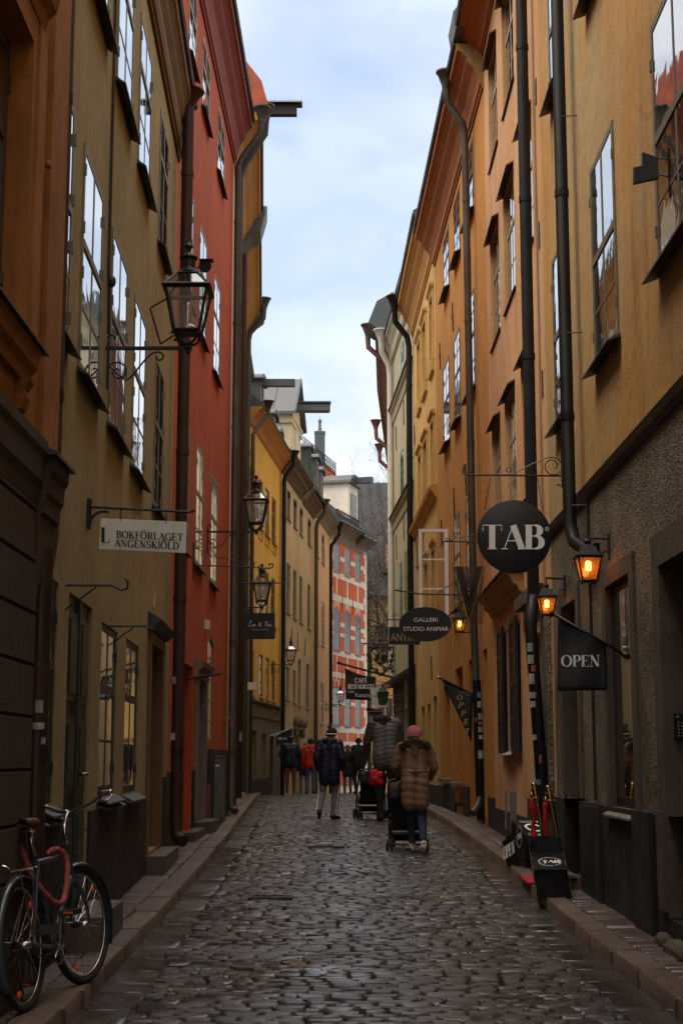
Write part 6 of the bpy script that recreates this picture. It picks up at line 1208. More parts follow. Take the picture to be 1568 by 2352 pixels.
# ---------------------------------------------------------------- lanterns
def simpleglass(name, tint=(1, 1, 1), mixf=.18, frost=0, fc=(.9, .9, .88)):
    m_ = bpy.data.materials.new(name); m_.use_nodes = True; nt_ = m_.node_tree; nt_.nodes.clear(); o_ = nt_.nodes.new('ShaderNodeOutputMaterial'); mx = nt_.nodes.new('ShaderNodeMixShader'); tr = nt_.nodes.new('ShaderNodeBsdfTransparent'); gl = nt_.nodes.new('ShaderNodeBsdfGlossy')
    tr.inputs[0].default_value = (*tint, 1); gl.inputs['Roughness'].default_value = .03; mx.inputs[0].default_value = mixf
    nt_.links.new(tr.outputs[0], mx.inputs[1]); nt_.links.new(gl.outputs[0], mx.inputs[2]); 
    if frost:
        td = nt_.nodes.new('ShaderNodeBsdfTranslucent'); td.inputs[0].default_value = (*fc, 1); df = nt_.nodes.new('ShaderNodeBsdfDiffuse'); df.inputs[0].default_value = (*fc, 1); a1 = nt_.nodes.new('ShaderNodeMixShader'); a1.inputs[0].default_value = .5; nt_.links.new(td.outputs[0], a1.inputs[1]); nt_.links.new(df.outputs[0], a1.inputs[2])
        a2 = nt_.nodes.new('ShaderNodeMixShader'); a2.inputs[0].default_value = frost; nt_.links.new(mx.outputs[0], a2.inputs[1]); nt_.links.new(a1.outputs[0], a2.inputs[2]); mx = a2
    nt_.links.new(mx.outputs[0], o_.inputs[0]); return m_
m_lgl = simpleglass('clear_lantern_glass', (.93, .93, .9), .16, .16); m_lglr = simpleglass('frosted_lantern_glass', (.9, .88, .85), .35); m_lgg = simpleglass('green_lantern_glass', (.16, .30, .13), .06)
m_steel = mat('bright_steel', (.55, .53, .5), rough=.22, metal=1, var=.1, scale=20)
def flame(name, col, s_): return mat(name, col, emit=(*col, s_), rough=.5, var=.05)
m_amber = flame('amber_bulb', (1.0, .40, .06), 16); m_yellowb = flame('yellow_bulb', (1.0, .68, .10), 8)
def frustum_frame(m, c, z0, w0, z1, w1, t):                   # corner bars of a four-sided lantern body
    P_ = lambda sx, sy, z, w_: Vector(c) + V(sx * w_ / 2, sy * w_ / 2, z)
    for sx in (-1, 1):
        for sy in (-1, 1): m.tube([P_(sx, sy, z0, w0), P_(sx, sy, z1, w1)], t, 4)
    for z, w_ in ((z0, w0), (z1, w1)):
        q = [P_(-1, -1, z, w_), P_(1, -1, z, w_), P_(1, 1, z, w_), P_(-1, 1, z, w_)]
        for i in range(4): m.tube([q[i], q[(i + 1) % 4]], t, 4)
def frustum(m, c, z0, w0, z1, w1, caps=True):
    P_ = lambda sx, sy, z, w_: Vector(c) + V(sx * w_ / 2, sy * w_ / 2, z)
    q = [P_(a, b, z0, w0) for a, b in ((-1, -1), (1, -1), (1, 1), (-1, 1))] + [P_(a, b, z1, w1) for a, b in ((-1, -1), (1, -1), (1, 1), (-1, 1))]
    m.add(q, [(0, 1, 5, 4), (1, 2, 6, 5), (2, 3, 7, 6), (3, 0, 4, 7)] + ([(3, 2, 1, 0), (4, 5, 6, 7)] if caps else []))
def big_lantern(label, W, Y, z, sg, arm, extra=False):
    r0 = W.P(Y, 0, z); t = thing('wall_lantern', label, 'lantern', r0, 'old gas-style lanterns on wall brackets'); X = lambda d, h, y=0: r0 + V(sg * d, y, h)
    m = M(); m.box(X(arm / 2, 0), (arm, .026, .026)); m.tube([X(.02, -.33), X(.02, .06)], .010, 6); m.tube(spiral(X(.05, .08), (sg, 0, 0), (0, 0, 1), .035, .02, 3.4, -.6, 10), .009, 5)
    m.tube([p for p in spiral(X(.10, -.19), (sg, 0, 0), (0, 0, 1), .018, .085, 1.0, 1.0 + 4.2 * pi * .5 + 1.2, 26)] + bez([X(.13, -.27), X(.22, -.27), X(.27, -.10), X(.38, -.03)], 8)[1:] + spiral(X(.42, -.07), (sg, 0, 0), (0, 0, 1), .045, .016, 2.3, -3.6, 14), .008, 5); m.ball(X(arm - .03, -.03), .02); m.build('bracket', m_iron, t, smooth='auto')
    c = X(arm - .04, 0); m = M()
    m.lathe([(.012, -.02), (.03, 0), (.03, .02), (.018, .04)], c, 10)
    for a in range(4):
        ca, sa = cos(pi / 4 + a * pi / 2), sin(pi / 4 + a * pi / 2); m.tube(bez([c + V(0, 0, .03), c + V(ca * .07, sa * .07, .03), c + V(ca * .125, sa * .125, .06), c + V(ca * .12, sa * .12, .125)], 6), .011, 5); m.ball(c + V(ca * .15, sa * .15, .10), .014, 6, 4)
    frustum_frame(m, c, .13, .20, .46, .325, .012); frustum_frame(m, c, .47, .36, .475, .362, .012); frustum(m, c, .118, .16, .135, .21)
    frustum_frame(m, c, .475, .345, .60, .155, .010); frustum(m, c, .60, .17, .625, .13); m.lathe([(.085, .62), (.06, .65), (.055, .66), (.055, .72), (.075, .735), (.075, .745), (.05, .755), (.03, .78), (.018, .79), (.018, .81), (.03, .825), (.032, .84), (.02, .86), (.005, .87)], c, 12)
    m.build('lantern_frame', m_iron, t)
    m = M(); frustum(m, c, .14, .195, .455, .318, False); m.build('glass', m_lgl, t); m = M(); frustum(m, c, .48, .335, .60, .15, False); m.build('roof_glass', m_lglr, t)
    m = M(); m.lathe([(.075, .14), (.075, .165), (.05, .19), (.035, .19), (.035, .36), (.028, .37)], c, 12); b_ = m.build('burner', m_steel, t, smooth='auto')
    if extra:
        m = M(); q = [at(388, 683, Y - .15), at(345, 708, Y - .12), at(369, 790, Y - .12), at(400, 770, Y - .15)]
        for a, b in zip(q, q[1:]): m.tube([a, b], .007, 4)
        m.build('open_glazed_door', m_iron, t)
        m = M(); p = c + V(.13, .02, .68); m.lathe([(.05, -.012), (.052, 0), (.045, .012)], p, 16, axis=(.2, 1, .25)); m.tube([p, c + V(.06, 0, .66)], .006, 5); m.box(p + V(.01, 0, .045), (.11, .09, .006)); m.build('sensor', m_ironbr, t)
    return t
big_lantern('nearest large black lantern with an open glass door, on the khaki house', K, 11.45, 4.49, 1, .68, True)
big_lantern('black lantern on the red house just before the dark downpipes', R, 22.3, 4.67, 1, .78)
big_lantern('black lantern directly above the black Lin & Fin board', L3, 29.3, 4.23, 1, .62)
big_lantern('black lantern beside the thick drainpipe of the yellow house', Y5, 48.3, 4.29, 1, .68)
big_lantern('farthest lantern, against the red and white house below the café banner', A7, 65.2, 3.62, 1, .70)
def small_lantern(label, root, c, bulb, w_=.20, hang=True, side=1, glass=None):
    t = thing('wall_lamp', label, 'lantern', root, 'small lit lanterns on the right-hand houses'); root = Vector(root); c = Vector(c); k = w_ / .2
    m = M(); m.box(root + V(-.01, 0, -.05), (.02, .04, .22)); m.tube([root + V(-.01, 0, .02), V(c.x, c.y, root.z + .02)], .011, 6); m.tube(spiral(root + V(-.05, 0, -.12), (-1, 0, 0), (0, 0, 1), .045, .02, 3.6, 0, 10), .007, 5); m.build('bracket', m_iron, t)
    m = M(); frustum_frame(m, c, -.11 * k, .115 * k, .07 * k, .185 * k, .007); frustum(m, c, .072 * k, .21 * k, .085 * k, .215 * k); frustum(m, c, .085 * k, .17 * k, .165 * k, .10 * k); m.lathe([(.03 * k, .165 * k), (.02 * k, .18 * k), (.03 * k, .20 * k), (.03 * k, .21 * k), (.012 * k, .225 * k), (.006, .25 * k)], c, 10); frustum(m, c, -.125 * k, .08 * k, -.11 * k, .125 * k)
    if hang: m.tube([c + V(0, 0, .22 * k), V(c.x, c.y, root.z + .02)], .007, 5)
    for sx in (-1, 1):
        for sy in (-1, 1): m.ball(c + V(sx * .05 * k, sy * .05 * k, -.13 * k), .010, 6, 4)
    m.build('lamp_frame', m_iron, t)
    m = M(); frustum(m, c, -.108 * k, .108 * k, .07 * k, .176 * k, False); m.build('glass', glass or m_lgl, t)
    if bulb: m = M(); m.lathe([(.018 * k, -.03 * k), (.024 * k, -.02 * k), (.024 * k, .035 * k), (.014 * k, .045 * k)], c, 10); m.build('bulb', bulb, t, smooth=True)
    return t
m_lgo = simpleglass('smoky_lantern_glass', (.85, .6, .4), .08, .25, (.8, .42, .15))
small_lantern('lit amber lantern nearer the viewer, under the elbow of the black drainpipe', (2.2, 12.2, 3.07), at(1350, 1302, 12.2), m_amber, .205, glass=m_lgo)
small_lantern('lit amber lantern just above the top of the black OPEN flag', (2.2, 14.68, 3.03), at(1255, 1388, 14.6), m_amber, .18, glass=m_lgo)
small_lantern('lit yellow lantern in front of the openwork V panel', D3.P(24.2, 0, 3.3), at(1055, 1433, 24.2) , m_yellowb, .22, hang=False, glass=m_lgo)
small_lantern('unlit green-glazed lantern in front of the white tilted board', P5.P(37.6, 0, 2.85), at(879, 1602, 37.6), None, .30, glass=m_lgg)
# stickers on the drainpipes
def sticker(x, y, w_, h_, Y, col, yo=0):
    p = at(x, y, Y); k = Y / 3450
    m = M(); n_ = 5; R_ = .068
    vs = []
    for j in (0, 1):
        for i in range(n_ + 1):
            u = (i / n_ - .5) * w_ * k; vs.append(p + V(u, -math.sqrt(max(R_ ** 2 - u * u, 0)) * 1.0 - .004, (.5 - j) * -h_ * k))
    m.add(vs, [(i, i + 1, n_ + 2 + i, n_ + 1 + i) for i in range(n_)]); return m
m_st = [mat('white_sticker', (.38, .38, .35), rough=.6, var=.5, scale=70), mat('blue_sticker', (.08, .2, .32), rough=.6, var=.3, scale=50), mat('red_sticker', (.45, .08, .10), rough=.6, var=.3, scale=50), mat('grey_sticker', (.28, .28, .26), rough=.6, var=.5, scale=90)]
def stickers(parent, Y, xc, L_):
    for x, y, w_, h_, c_ in L_:
        m = sticker(x, y, w_, h_, Y, c_); m.build('sticker', m_st[c_], parent)
stickers(e2, 15.95, 0, [(1215, 1488, 14, 20, 3), (1217, 1515, 15, 20, 0), (1222, 1536, 10, 14, 2), (1218, 1560, 13, 24, 0), (1222, 1597, 18, 14, 3), (1221, 1618, 12, 14, 0), (1224, 1694, 12, 12, 0), (1238, 1743, 6, 18, 2), (1233, 1796, 12, 12, 1)])
stickers(e3, 23.2, 0, [(1099, 1597, 9, 13, 1), (1099, 1618, 8, 14, 0), (1101, 1646, 12, 14, 3), (1101, 1661, 10, 7, 2), (1101, 1676, 11, 12, 3), (1102, 1693, 11, 9, 0), (1102, 1733, 12, 18, 0)])
stickers(b1, 17.62, 0, [(400, 1563, 15, 16, 3), (399, 1692, 13, 16, 0)])
stickers(b0, 8.25, 0, [(96, 1624, 18, 28, 3), (94, 1668, 27, 15, 0), (106, 1702, 10, 16, 3)])
stickers(b3, 31.8, 0, [(553, 1689, 6, 12, 0), (553, 1699, 6, 8, 0)]); stickers(b2, 26.0, 0, [(528, 1648, 5, 8, 1), (533, 1664, 7, 13, 2)])
# ---------------------------------------------------------------- bicycle
bt = thing('bicycle', 'dark bluish city bicycle with brown saddle and grips leaning at the lower left', 'bicycle', (-1.55, 7.69, zr(7.69) + KERB + .005))
hd = radians(8); ln = radians(6); Fw = V(sin(hd), cos(hd), 0); Lf0 = V(-cos(hd), sin(hd), 0); Up = V(0, 0, cos(ln)) + Lf0 * sin(ln); Lf = Lf0 * cos(ln) - V(0, 0, sin(ln)); O = org(bt).copy()
O = V(-1.55, 7.69, zr(7.69) + KERB + .005); ORG[bt.name] = O
BS = .93
def B(x, y, z): return O + (Fw * x + Lf * y + Up * z) * BS
RW = .345 * BS
m_bf = mat('blue_grey_bike_paint', (.045, .06, .075), rough=.28, var=.08, coat=.5); m_tyre = mat('black_rubber', (.014, .014, .014), rough=.75, var=.2); m_chrome = mat('dull_chrome', (.60, .60, .60), rough=.18, metal=1, var=.1)
m_leather = mat('brown_leather', (.10, .035, .015), rough=.4, var=.25, scale=30); m_clothr = mat('faded_red_cloth', (.36, .075, .055), rough=.85, var=.25, scale=14, c3=(.30, .05, .04), c3pos=.55); m_refl = mat('orange_reflector', (.75, .13, .01), rough=.25, var=.1); m_plastic = mat('black_plastic', (.012, .012, .012), rough=.5, var=.2)
def wheel(name, ax, fx, fy, fz):           # fx forward, fy axle direction, fz up of the wheel plane
    pt = lambda a, r, s=0: ax + fx * (cos(a) * r) + fz * (sin(a) * r) + fy * s
    m = M(); m.tube([pt(2 * pi * i / 48, .012) for i in range(8)], .006, 6); m.tube([ax - fy * .05, ax + fy * .05], .018, 10)
    w_ = M(); w_.tube([pt(2 * pi * i / 56, RW - .020) for i in range(56)], .020, 8, closed=True); o = w_.build(name, m_tyre, bt, smooth=True)
    r = M(); r.tube([pt(2 * pi * i / 56, RW - .043) for i in range(56)], .0095, 6, closed=True, ell=(1, 1)); r.build('rim', m_steel, o, smooth=True)
    s = M()
    for i in range(36):
        a = 2 * pi * i / 36; sd_ = .03 if i % 2 else -.03; off = .55 if (i // 2) % 2 else -.55
        s.tube([pt(a + off, .022, sd_), pt(a, RW - .048)], .0011, 3)
    s.build('spokes', m_chrome, o); m.build('hub', m_steel, o, smooth=True)
    rf = M(); 
    for a in (-1.9, .8): rf.ball(pt(a, .24), (.012, .04, .02), 8, 5)
    rf.build('wheel_reflector', m_refl, o)
    return o, pt
ra = B(0, 0, .345); wheel('rear_wheel', ra, Fw, Lf, Up)
st = radians(11); Ff = (Fw * cos(st) - Lf * sin(st)).normalized(); Lff = (Lf * cos(st) + Fw * sin(st)).normalized()
fa = B(1.02, 0, .345); fw_, fpt = wheel('front_wheel', fa, Ff, Lff, Up)
m = M(); m.tube([fpt(radians(a), RW - .056, -.012) for a in range(200, 262, 6)], .005, 4); m.build('reflective_strip', m_swhite, fw_)
def guard(name, ax, fx, a0, a1, fy, parent=bt):
    m = M(); pts = [ax + fx * (cos(radians(a0 + (a1 - a0) * i / 26)) * (RW + .022)) + Up * (sin(radians(a0 + (a1 - a0) * i / 26)) * (RW + .022)) for i in range(27)]; vs = []
    K_ = 6
    for i, p in enumerate(pts):
        rad = (p - ax).normalized()
        for k in range(K_ + 1):
            u = -1 + 2 * k / K_; vs.append(p + fy * (u * .030) - rad * (.014 * u * u))
    m.add(vs, [(i * (K_ + 1) + k, i * (K_ + 1) + k + 1, (i + 1) * (K_ + 1) + k + 1, (i + 1) * (K_ + 1) + k) for i in range(26) for k in range(K_)]); o = m.build(name, m_bf, parent, smooth=True); s_ = o.modifiers.new('t', 'SOLIDIFY'); s_.thickness = .002; return o
guard('rear_mudguard', ra, Fw, 20, 215, Lf); guard('front_mudguard', fa, Ff, -25, 110, Lff)
m = M(); BB = B(.45, 0, .28); ST = B(.285, 0, .80); HT = B(.855, 0, .80); HB = B(.905, 0, .645)
m.tube([BB, ST], .016, 10); m.tube([B(.30, 0, .755), B(.865, 0, .765)], .0165, 10); m.tube([HB, BB], .0185, 10); m.tube([HT + Up * .03, HB - Up * .03], .021, 10)
for s_ in (-1, 1): m.tube([BB + Lf * .03 * s_, ra + Lf * .06 * s_], .010, 8); m.tube([ST - Up * .05 + Lf * .018 * s_, ra + Lf * .06 * s_], .009, 8)
m.tube([BB - Lf * .045, BB + Lf * .045], .024, 10); m.build('frame', m_bf, bt, smooth='auto')
m = M(); cr = HB - Up * .04
for s_ in (-1, 1): m.tube(bez([cr + Lff * .035 * s_, cr + Lff * .055 * s_ - Up * .05, fa + Lff * .055 * s_ + Up * .12, fa + Lff * .055 * s_], 6), [.013, .013, .012, .011, .010, .009, .008], 8)
m.tube([cr - Lff * .045, cr + Lff * .045], .016, 8); m.build('fork', m_bf, bt, smooth='auto')
m = M(); m.tube([HT + Up * .03, HT + Up * .14 - Ff * .01], .012, 8); m.tube(bez([HT + Up * .10, HT + Up * .17, HT + Up * .20 + Ff * .05], 5), .013, 8); sx = HT + Up * .20 + Ff * .05; m.build('stem', m_chrome, bt, smooth=True)
m = M()
for s_ in (-1, 1): m.tube(bez([sx, sx + Lff * .12 * s_ + Ff * .02, sx + Lff * .17 * s_ + Ff * .06 + Up * .07, sx + Lff * .27 * s_ - Ff * .02 + Up * .09, sx + Lff * .30 * s_ - Ff * .14 + Up * .08], 12), .011, 8)
hb = m.build('handlebar', m_chrome, bt, smooth=True)
for s_ in (-1, 1):
    g0 = sx + Lff * .287 * s_ - Ff * .07 + Up * .082; g1 = sx + Lff * .305 * s_ - Ff * .19 + Up * .078; m = M(); m.tube([g0, g1], .017, 10); m.build('grip', m_leather, hb, smooth='auto')
    m = M(); m.tube(bez([g0 + Ff * .03, g0 + Ff * .04 + Lff * .02 * s_ - Up * .02, g1 + Ff * .0 + Lff * .035 * s_ - Up * .04], 6), .006, 6); m.ball(g0 + Ff * .03, .018, 8, 6); m.build('brake_lever', m_chrome, hb, smooth=True)
m = M(); m.tube(bez([sx + Lff * .25, sx + Ff * .25 - Up * .05 + Lff * .1, HB + Ff * .1 + Up * .05], 10), .003, 5); m.tube(bez([sx - Lff * .25, sx + Ff * .22 - Up * .02 - Lff * .1, B(.8, 0, .78)], 10), .003, 5); m.build('brake_cable', m_plastic, bt)
m = M(); m.tube([ST - Up * .02, B(.245, 0, .93)], .0125, 10); m.build('seat_post', m_steel, bt, smooth=True)
m = M(); prof = [(-.14, .045), (-.12, .085), (-.06, .092), (.0, .065), (.06, .035), (.12, .020), (.15, .012)]; vs = []; K_ = 10
for x, hw in prof:
    for k in range(K_): a = 2 * pi * k / K_; vs.append(B(.235 + x, hw * cos(a), .975 + .02 * sin(a) + (.012 if x < -.05 else 0) - (.02 * abs(cos(a)) if sin(a) < .2 else 0)))
m.add(vs, [(i * K_ + k, i * K_ + (k + 1) % K_, (i + 1) * K_ + (k + 1) % K_, (i + 1) * K_ + k) for i in range(len(prof) - 1) for k in range(K_)] + [tuple(range(K_)), tuple(range((len(prof) - 1) * K_, len(prof) * K_))]); sd2 = m.build('saddle', m_leather, bt, smooth=True)
m = M()
for s_ in (-1, 1): m.tube(bez([B(.10, .05 * s_, .955), B(.14, .05 * s_, .915), B(.26, .025 * s_, .93), B(.36, .01, .965)], 8), .0045, 5); m.tube([B(.115 + .002 * math.sin(t * 2), .055 * s_ + .012 * cos(t), .92 + .0025 * t + .0 * sin(t)) + Fw * .012 * sin(t) for t in [k * .8 for k in range(16)]], .003, 4)
m.build('saddle_springs', m_chrome, sd2)
m = M(); rk = .74
for s_ in (-1, 1): m.tube([B(-.24, .06 * s_, rk), B(.16, .05 * s_, rk)], .005, 6); m.tube([B(-.14, .065 * s_, rk), B(-.01, .075 * s_, .345)], .0045, 6); m.tube([B(.10, .055 * s_, rk), B(.0, .075 * s_, .345)], .0045, 6)
for x in (-.24, -.1, .03, .16): m.tube([B(x, -.06, rk), B(x, .06, rk)], .0045, 6)
m.tube(bez([B(-.24, -.055, rk), B(-.27, -.055, rk + .05), B(-.27, .055, rk + .05), B(-.24, .055, rk)], 8), .0045, 6); m.build('rear_rack', m_chrome, bt)
m = M(); m.box(B(-.365, 0, .60), (.05, .015, .035)); m.build('rear_reflector', m_refl, bt)
m = M(); rz = radians(75); pc = [(BB, -.06, 80), (BB, .06, 260)]
m2_ = M()
for c_, o_, a in pc:
    e = c_ + Lf * o_ + Fw * cos(radians(a)) * .17 + Up * sin(radians(a)) * .17; m.tube([c_ + Lf * o_ * .8, e], [.012, .009], 8)
    pd = M(); q = e + Lf * (.055 if o_ > 0 else -.055); ax_ = [Fw * .045, Lf * .045, Up * .013]; pd.hexa([q - ax_[0] - ax_[1] - ax_[2], q + ax_[0] - ax_[1] - ax_[2], q + ax_[0] + ax_[1] - ax_[2], q - ax_[0] + ax_[1] - ax_[2], q - ax_[0] - ax_[1] + ax_[2], q + ax_[0] - ax_[1] + ax_[2], q + ax_[0] + ax_[1] + ax_[2], q - ax_[0] + ax_[1] + ax_[2]]); pp = pd.build('pedal', m_plastic, bt)
    pr = M(); pr.box(q - Fw * .047, (.05, .006, .012)); pr.build('pedal_reflector', m_refl, pp)
m.build('crank', m_chrome, bt, smooth='auto')
m = M(); m.tube([BB - Lf * .045 + Fw * cos(t) * .085 + Up * sin(t) * .085 for t in [2 * pi * k / 28 for k in range(28)]], .006, 6, closed=True)
for k in range(5): m.tube([BB - Lf * .045, BB - Lf * .045 + Fw * cos(k * 1.2566) * .085 + Up * sin(k * 1.2566) * .085], .005, 5)
m.build('chainring', m_steel, bt)
m = M(); m.tube([BB - Lf * .047 + Up * .085, ra - Lf * .047 + Up * .035], .004, 5); m.tube([BB - Lf * .047 - Up * .085, ra - Lf * .047 - Up * .035], .004, 5); m.build('chain', m_ironbr, bt)
m = M(); q = [BB - Lf * .055 + Up * .10 + Fw * .02, ra - Lf * .055 + Up * .06 + Fw * .12]; m.prism([q[0] + Up * .02, q[1] + Up * .02, q[1] - Up * .03, q[0] - Up * .03], Lf * .006); m.build('chain_guard', m_bf, bt)
m = M(); q = [B(.36, -.05, .18), B(.40, -.05, .25)]; m.tube([B(.40, .03, .25), B(.42, .06, .16), B(.36, .24 * .3, .05)], .008, 6); m.build('kickstand', m_steel, bt)
lk = thing('cloth_covered_lock', 'faded red cloth-covered chain lock looped round the bicycle frame', 'bicycle lock', B(.6, 0, .7))
m = M(); P_ = catmull([B(.12, .05, .96), B(.16, .06, .90), B(.22, .03, .80), B(.24, .01, .70), B(.30, -.03, .60), B(.42, -.06, .52), B(.52, -.07, .525), B(.62, -.06, .60), B(.70, -.05, .70), B(.72, -.03, .775), B(.66, .0, .81), B(.60, .035, .79)], 8)
m.tube(P_, [.015 + .0022 * sin(i * 1.3) + .0015 * sin(i * 2.9) for i in range(len(P_))], 10); m.build('cloth_sleeve', m_clothr, lk, smooth=True)
# ---------------------------------------------------------------- boxes, stanchions, mat, planks, cabinet
bx = thing('display_box', 'black wedge-shaped wooden box with a TAB oval on its sloping top, scuffed along the edges', 'display box', (1.8, 13.2, .14))
prof = [(13.0, .135), (12.985, .385), (13.40, .500), (13.42, .635), (13.72, .62), (13.74, .135)]
def bp(Y, z, s_): return V(0, 0, CAMZ) + (V(1.648 + .292 * s_ + (z - .135) * -.13 + (Y - 13) * .10, Y + s_ * .03, z) - V(0, 0, CAMZ)) * 1.022
m = M(); m.prism([bp(Y, z, 0) for Y, z in prof], bp(13, .2, 1) - bp(13, .2, 0)); m_bbox = mat('scuffed_black_paint', (.009, .010, .012), rough=.30, var=.3, scale=10, rvar=.1, bump=.1, bscale=30); m.build('box', m_bbox, bx)
m = M(); 
for (a, b) in (((12.985, .385), (13.0, .135)),):
    for s_ in (0, 1): m.tube([bp(*a, s_) + V(0, -.001, 0), bp(*b, s_) + V(0, -.001, 0)], .0022, 4)
for s_ in (0, 1): m.tube([bp(13.40, .5, s_), bp(12.985, .385, s_)], .0015, 4)
m.tube([bp(12.985, .386, 0), bp(12.985, .386, .97)], .0016, 4); m.tube([bp(13.42, .635, .85), bp(13.42, .635, 1), bp(13.42, .59, 1)], .003, 4)
m.build('bare_edges', mat('bare_wood_edge', (.32, .22, .13), rough=.8, var=.4, scale=30, c3=(.01, .01, .01), c3pos=.5), bx)
u_ = (bp(13, .2, 1) - bp(13, .2, 0)).normalized(); v_ = (bp(13.40, .50, 0) - bp(12.985, .385, 0)).normalized(); o_ = bp(12.985, .385, .08); vm = vecmap(o_, u_, v_)
t = T2(); t.serif('TAB', .066, .155, .070, 1.05, .25, .06, -.03); t.build('lettering', m_swhite, bx, vm); t = T2(); t.ribbon(arc(.135, .19, .098, .105, 0, 360, 36), lambda a, b: .0065); t.build('oval_ring', m_swhite, bx, vm)
b2x = thing('display_box', 'black wooden box lettered OPEN on its side, behind the red ropes', 'display box', (1.9, 16.3, .15))
Lp = [at(*p) for p in ((1152, 1934, 16.6), (1172, 1915, 16.52), (1174, 1883, 16.5), (1209.5, 1923.5, 16.1), (1205, 1997, 16.1), (1198, 1990, 16.2), (1164, 1991, 16.5))]
m = M(); m.prism(Lp, (.42, .12, -.01)); m.build('box', m_bbox, b2x)
u2 = (Lp[3] - Lp[0]).normalized(); u2 = V(u2.x, u2.y, 0).normalized(); v2 = V(0, 0, 1)
t = T2(); t.serif('OPEN', .0, .0, .13, .62, .20, .06, .02); bo = at(1156.5, 1975, 16.55); bo2 = bo
sh = lambda u, v, l: bo + u2 * u + v2 * (v + u * .35) + u2.cross(v2) * (.004 + l); t.build('lettering', m_swhite, b2x, sh)
t = T2(); t.serif('TAB', .315, .115, .055, .6, .2, .06, -.02); t.ribbon(arc(.35, .14, .052, .11, 0, 360, 30), lambda a, b: .006); t.build('emblem', m_swhite, b2x, sh)
t = T2(); q0 = (Lp[2] + Lp[3]) / 2 + V(.16, .04, .003); uu = V(.42, .12, -.01).normalized(); vv = (Lp[2] - Lp[3]).normalized(); t.ribbon(arc(0, 0, .085, .085, 0, 360, 28), lambda a, b: .03); t.sans('COLLECTION', -.13, .13, -.2, .05); t.sans('GLOVE', -.1, .12, .13, .04); t.build('top_lettering', m_swhite, b2x, lambda u, v, l: q0 + uu * u + vv * v + V(0, 0, .004 + l))
def stanchion(label, xt, yt, xb, yb, Y):
    a = at(xt, yt, Y); b = at(xb, yb, Y); d = (b - a); base = a + d * ((a.z - .16 - zr(Y)) / (a.z - b.z)); t = thing('rope_stanchion', label, 'stanchion', base, 'leaning brass rope posts')
    m = M(); m.tube([a, base], .022, 14); m.lathe([(.024, -.12), (.026, -.118), (.026, -.005), (.018, .006), (.006, .010)], a, 16, axis=(a - base)); m.build('pole', m_brass, t, smooth='auto')
    m = M(); m.tube([a - (a - base).normalized() * .13 + V(.045 * cos(k), .045 * sin(k), 0) for k in [2 * pi * i / 12 for i in range(12)]], .004, 5, closed=True); m.build('rope_ring', m_brass, t, smooth=True)
    m = M(); m.lathe([(.14, -.01), (.14, .01), (.03, .03)], base, 20); m.build('base', m_iron, t); return t
stanchion('brass post leaning in front of the black drainpipe, left one of the two', 1224.3, 1799, 1246.6, 1919, 14.3); stanchion('brass post leaning on the pebbledash, right one of the two', 1257.3, 1805.7, 1278, 1917.7, 14.1)
m_vel = mat('red_velvet', (.40, .004, .006), rough=.8, var=.25, scale=12)
def rope(label, pts, Y):
    t = thing('barrier_rope', label, 'rope', at(pts[0][0], pts[0][1], Y)); P_ = []; R_ = []
    k = Y / 3450
    for (x, y, w_), (x2, y2, w2) in zip(pts, pts[1:]):
        for i in range(5): u = i / 5; P_.append(at(x + (x2 - x) * u, y + (y2 - y) * u, Y - .03)); R_.append((w_ + (w2 - w_) * (u * u * (3 - 2 * u))) / 2 * k)
    P_.append(at(pts[-1][0], pts[-1][1], Y - .03)); R_.append(.004); m = M(); m.tube(P_, R_, 12); m.build('velvet', m_vel, t, smooth=True)
    m = M(); a = P_[0]; m.lathe([(.016, -.01), (.018, .03), (.010, .04), (.006, .055)], a, 10); m.tube(bez([a + V(0, 0, .05), a + V(-.01, 0, .10), a + V(.03, .0, .11), a + V(.025, .02, .06)], 7), .004, 5); m.build('hook', m_brass, t, smooth=True)
rope('long red velvet rope hanging twisted from the left brass post to the ground', [(1220, 1832, 9), (1222, 1855, 14), (1226, 1880, 9), (1223, 1896, 9), (1226, 1925, 16), (1227, 1955, 12), (1228, 1975, 10), (1226, 1986, 11), (1227, 1989, 6)], 14.25)
rope('short red velvet rope hanging between the two brass posts', [(1252, 1843, 12), (1252, 1880, 12), (1252, 1905, 10), (1253, 1925, 8)], 14.2)
m = M(); zz = zr(13.6) + KERB + .02; q = [V(*(ray(x, y) * ((zz - CAMZ) / ray(x, y).z))) + V(0, 0, CAMZ) for x, y in ((1193, 2016), (1200, 2013.5), (1229, 2011), (1231, 2031), (1214, 2033), (1206, 2027))]; m.prism(q, (0, 0, .018)); o_ = m.build('door_mat', m_vel, None, origin=q[0]); tag(o_, 'crumpled red mat on the kerb beside the black box', 'mat')
pl = thing('leaning_planks', 'two grey weathered planks standing against the salmon house', 'planks', (1.9, 17.6, .2))
for x0, x1, y0, y1, Y in ((1159, 1163, 1817, 1905, 17.7), (1171, 1185, 1817, 1912, 17.4)):
    m = M(); a, b, c, d = at(x0, y1, Y), at(x1, y1, Y), at(x1 + .5, y0, Y + .12), at(x0, y0, Y + .12); m.prism([a, b, c, d], (0, .03, 0)); m.build('plank', mat('weathered_plank', (.085, .078, .07), rough=.8, var=.3, scale=8), pl)
cb = thing('utility_cabinet', 'grey-green street cabinet standing against the black plinth', 'cabinet', (-1.90, 23.6, .4))
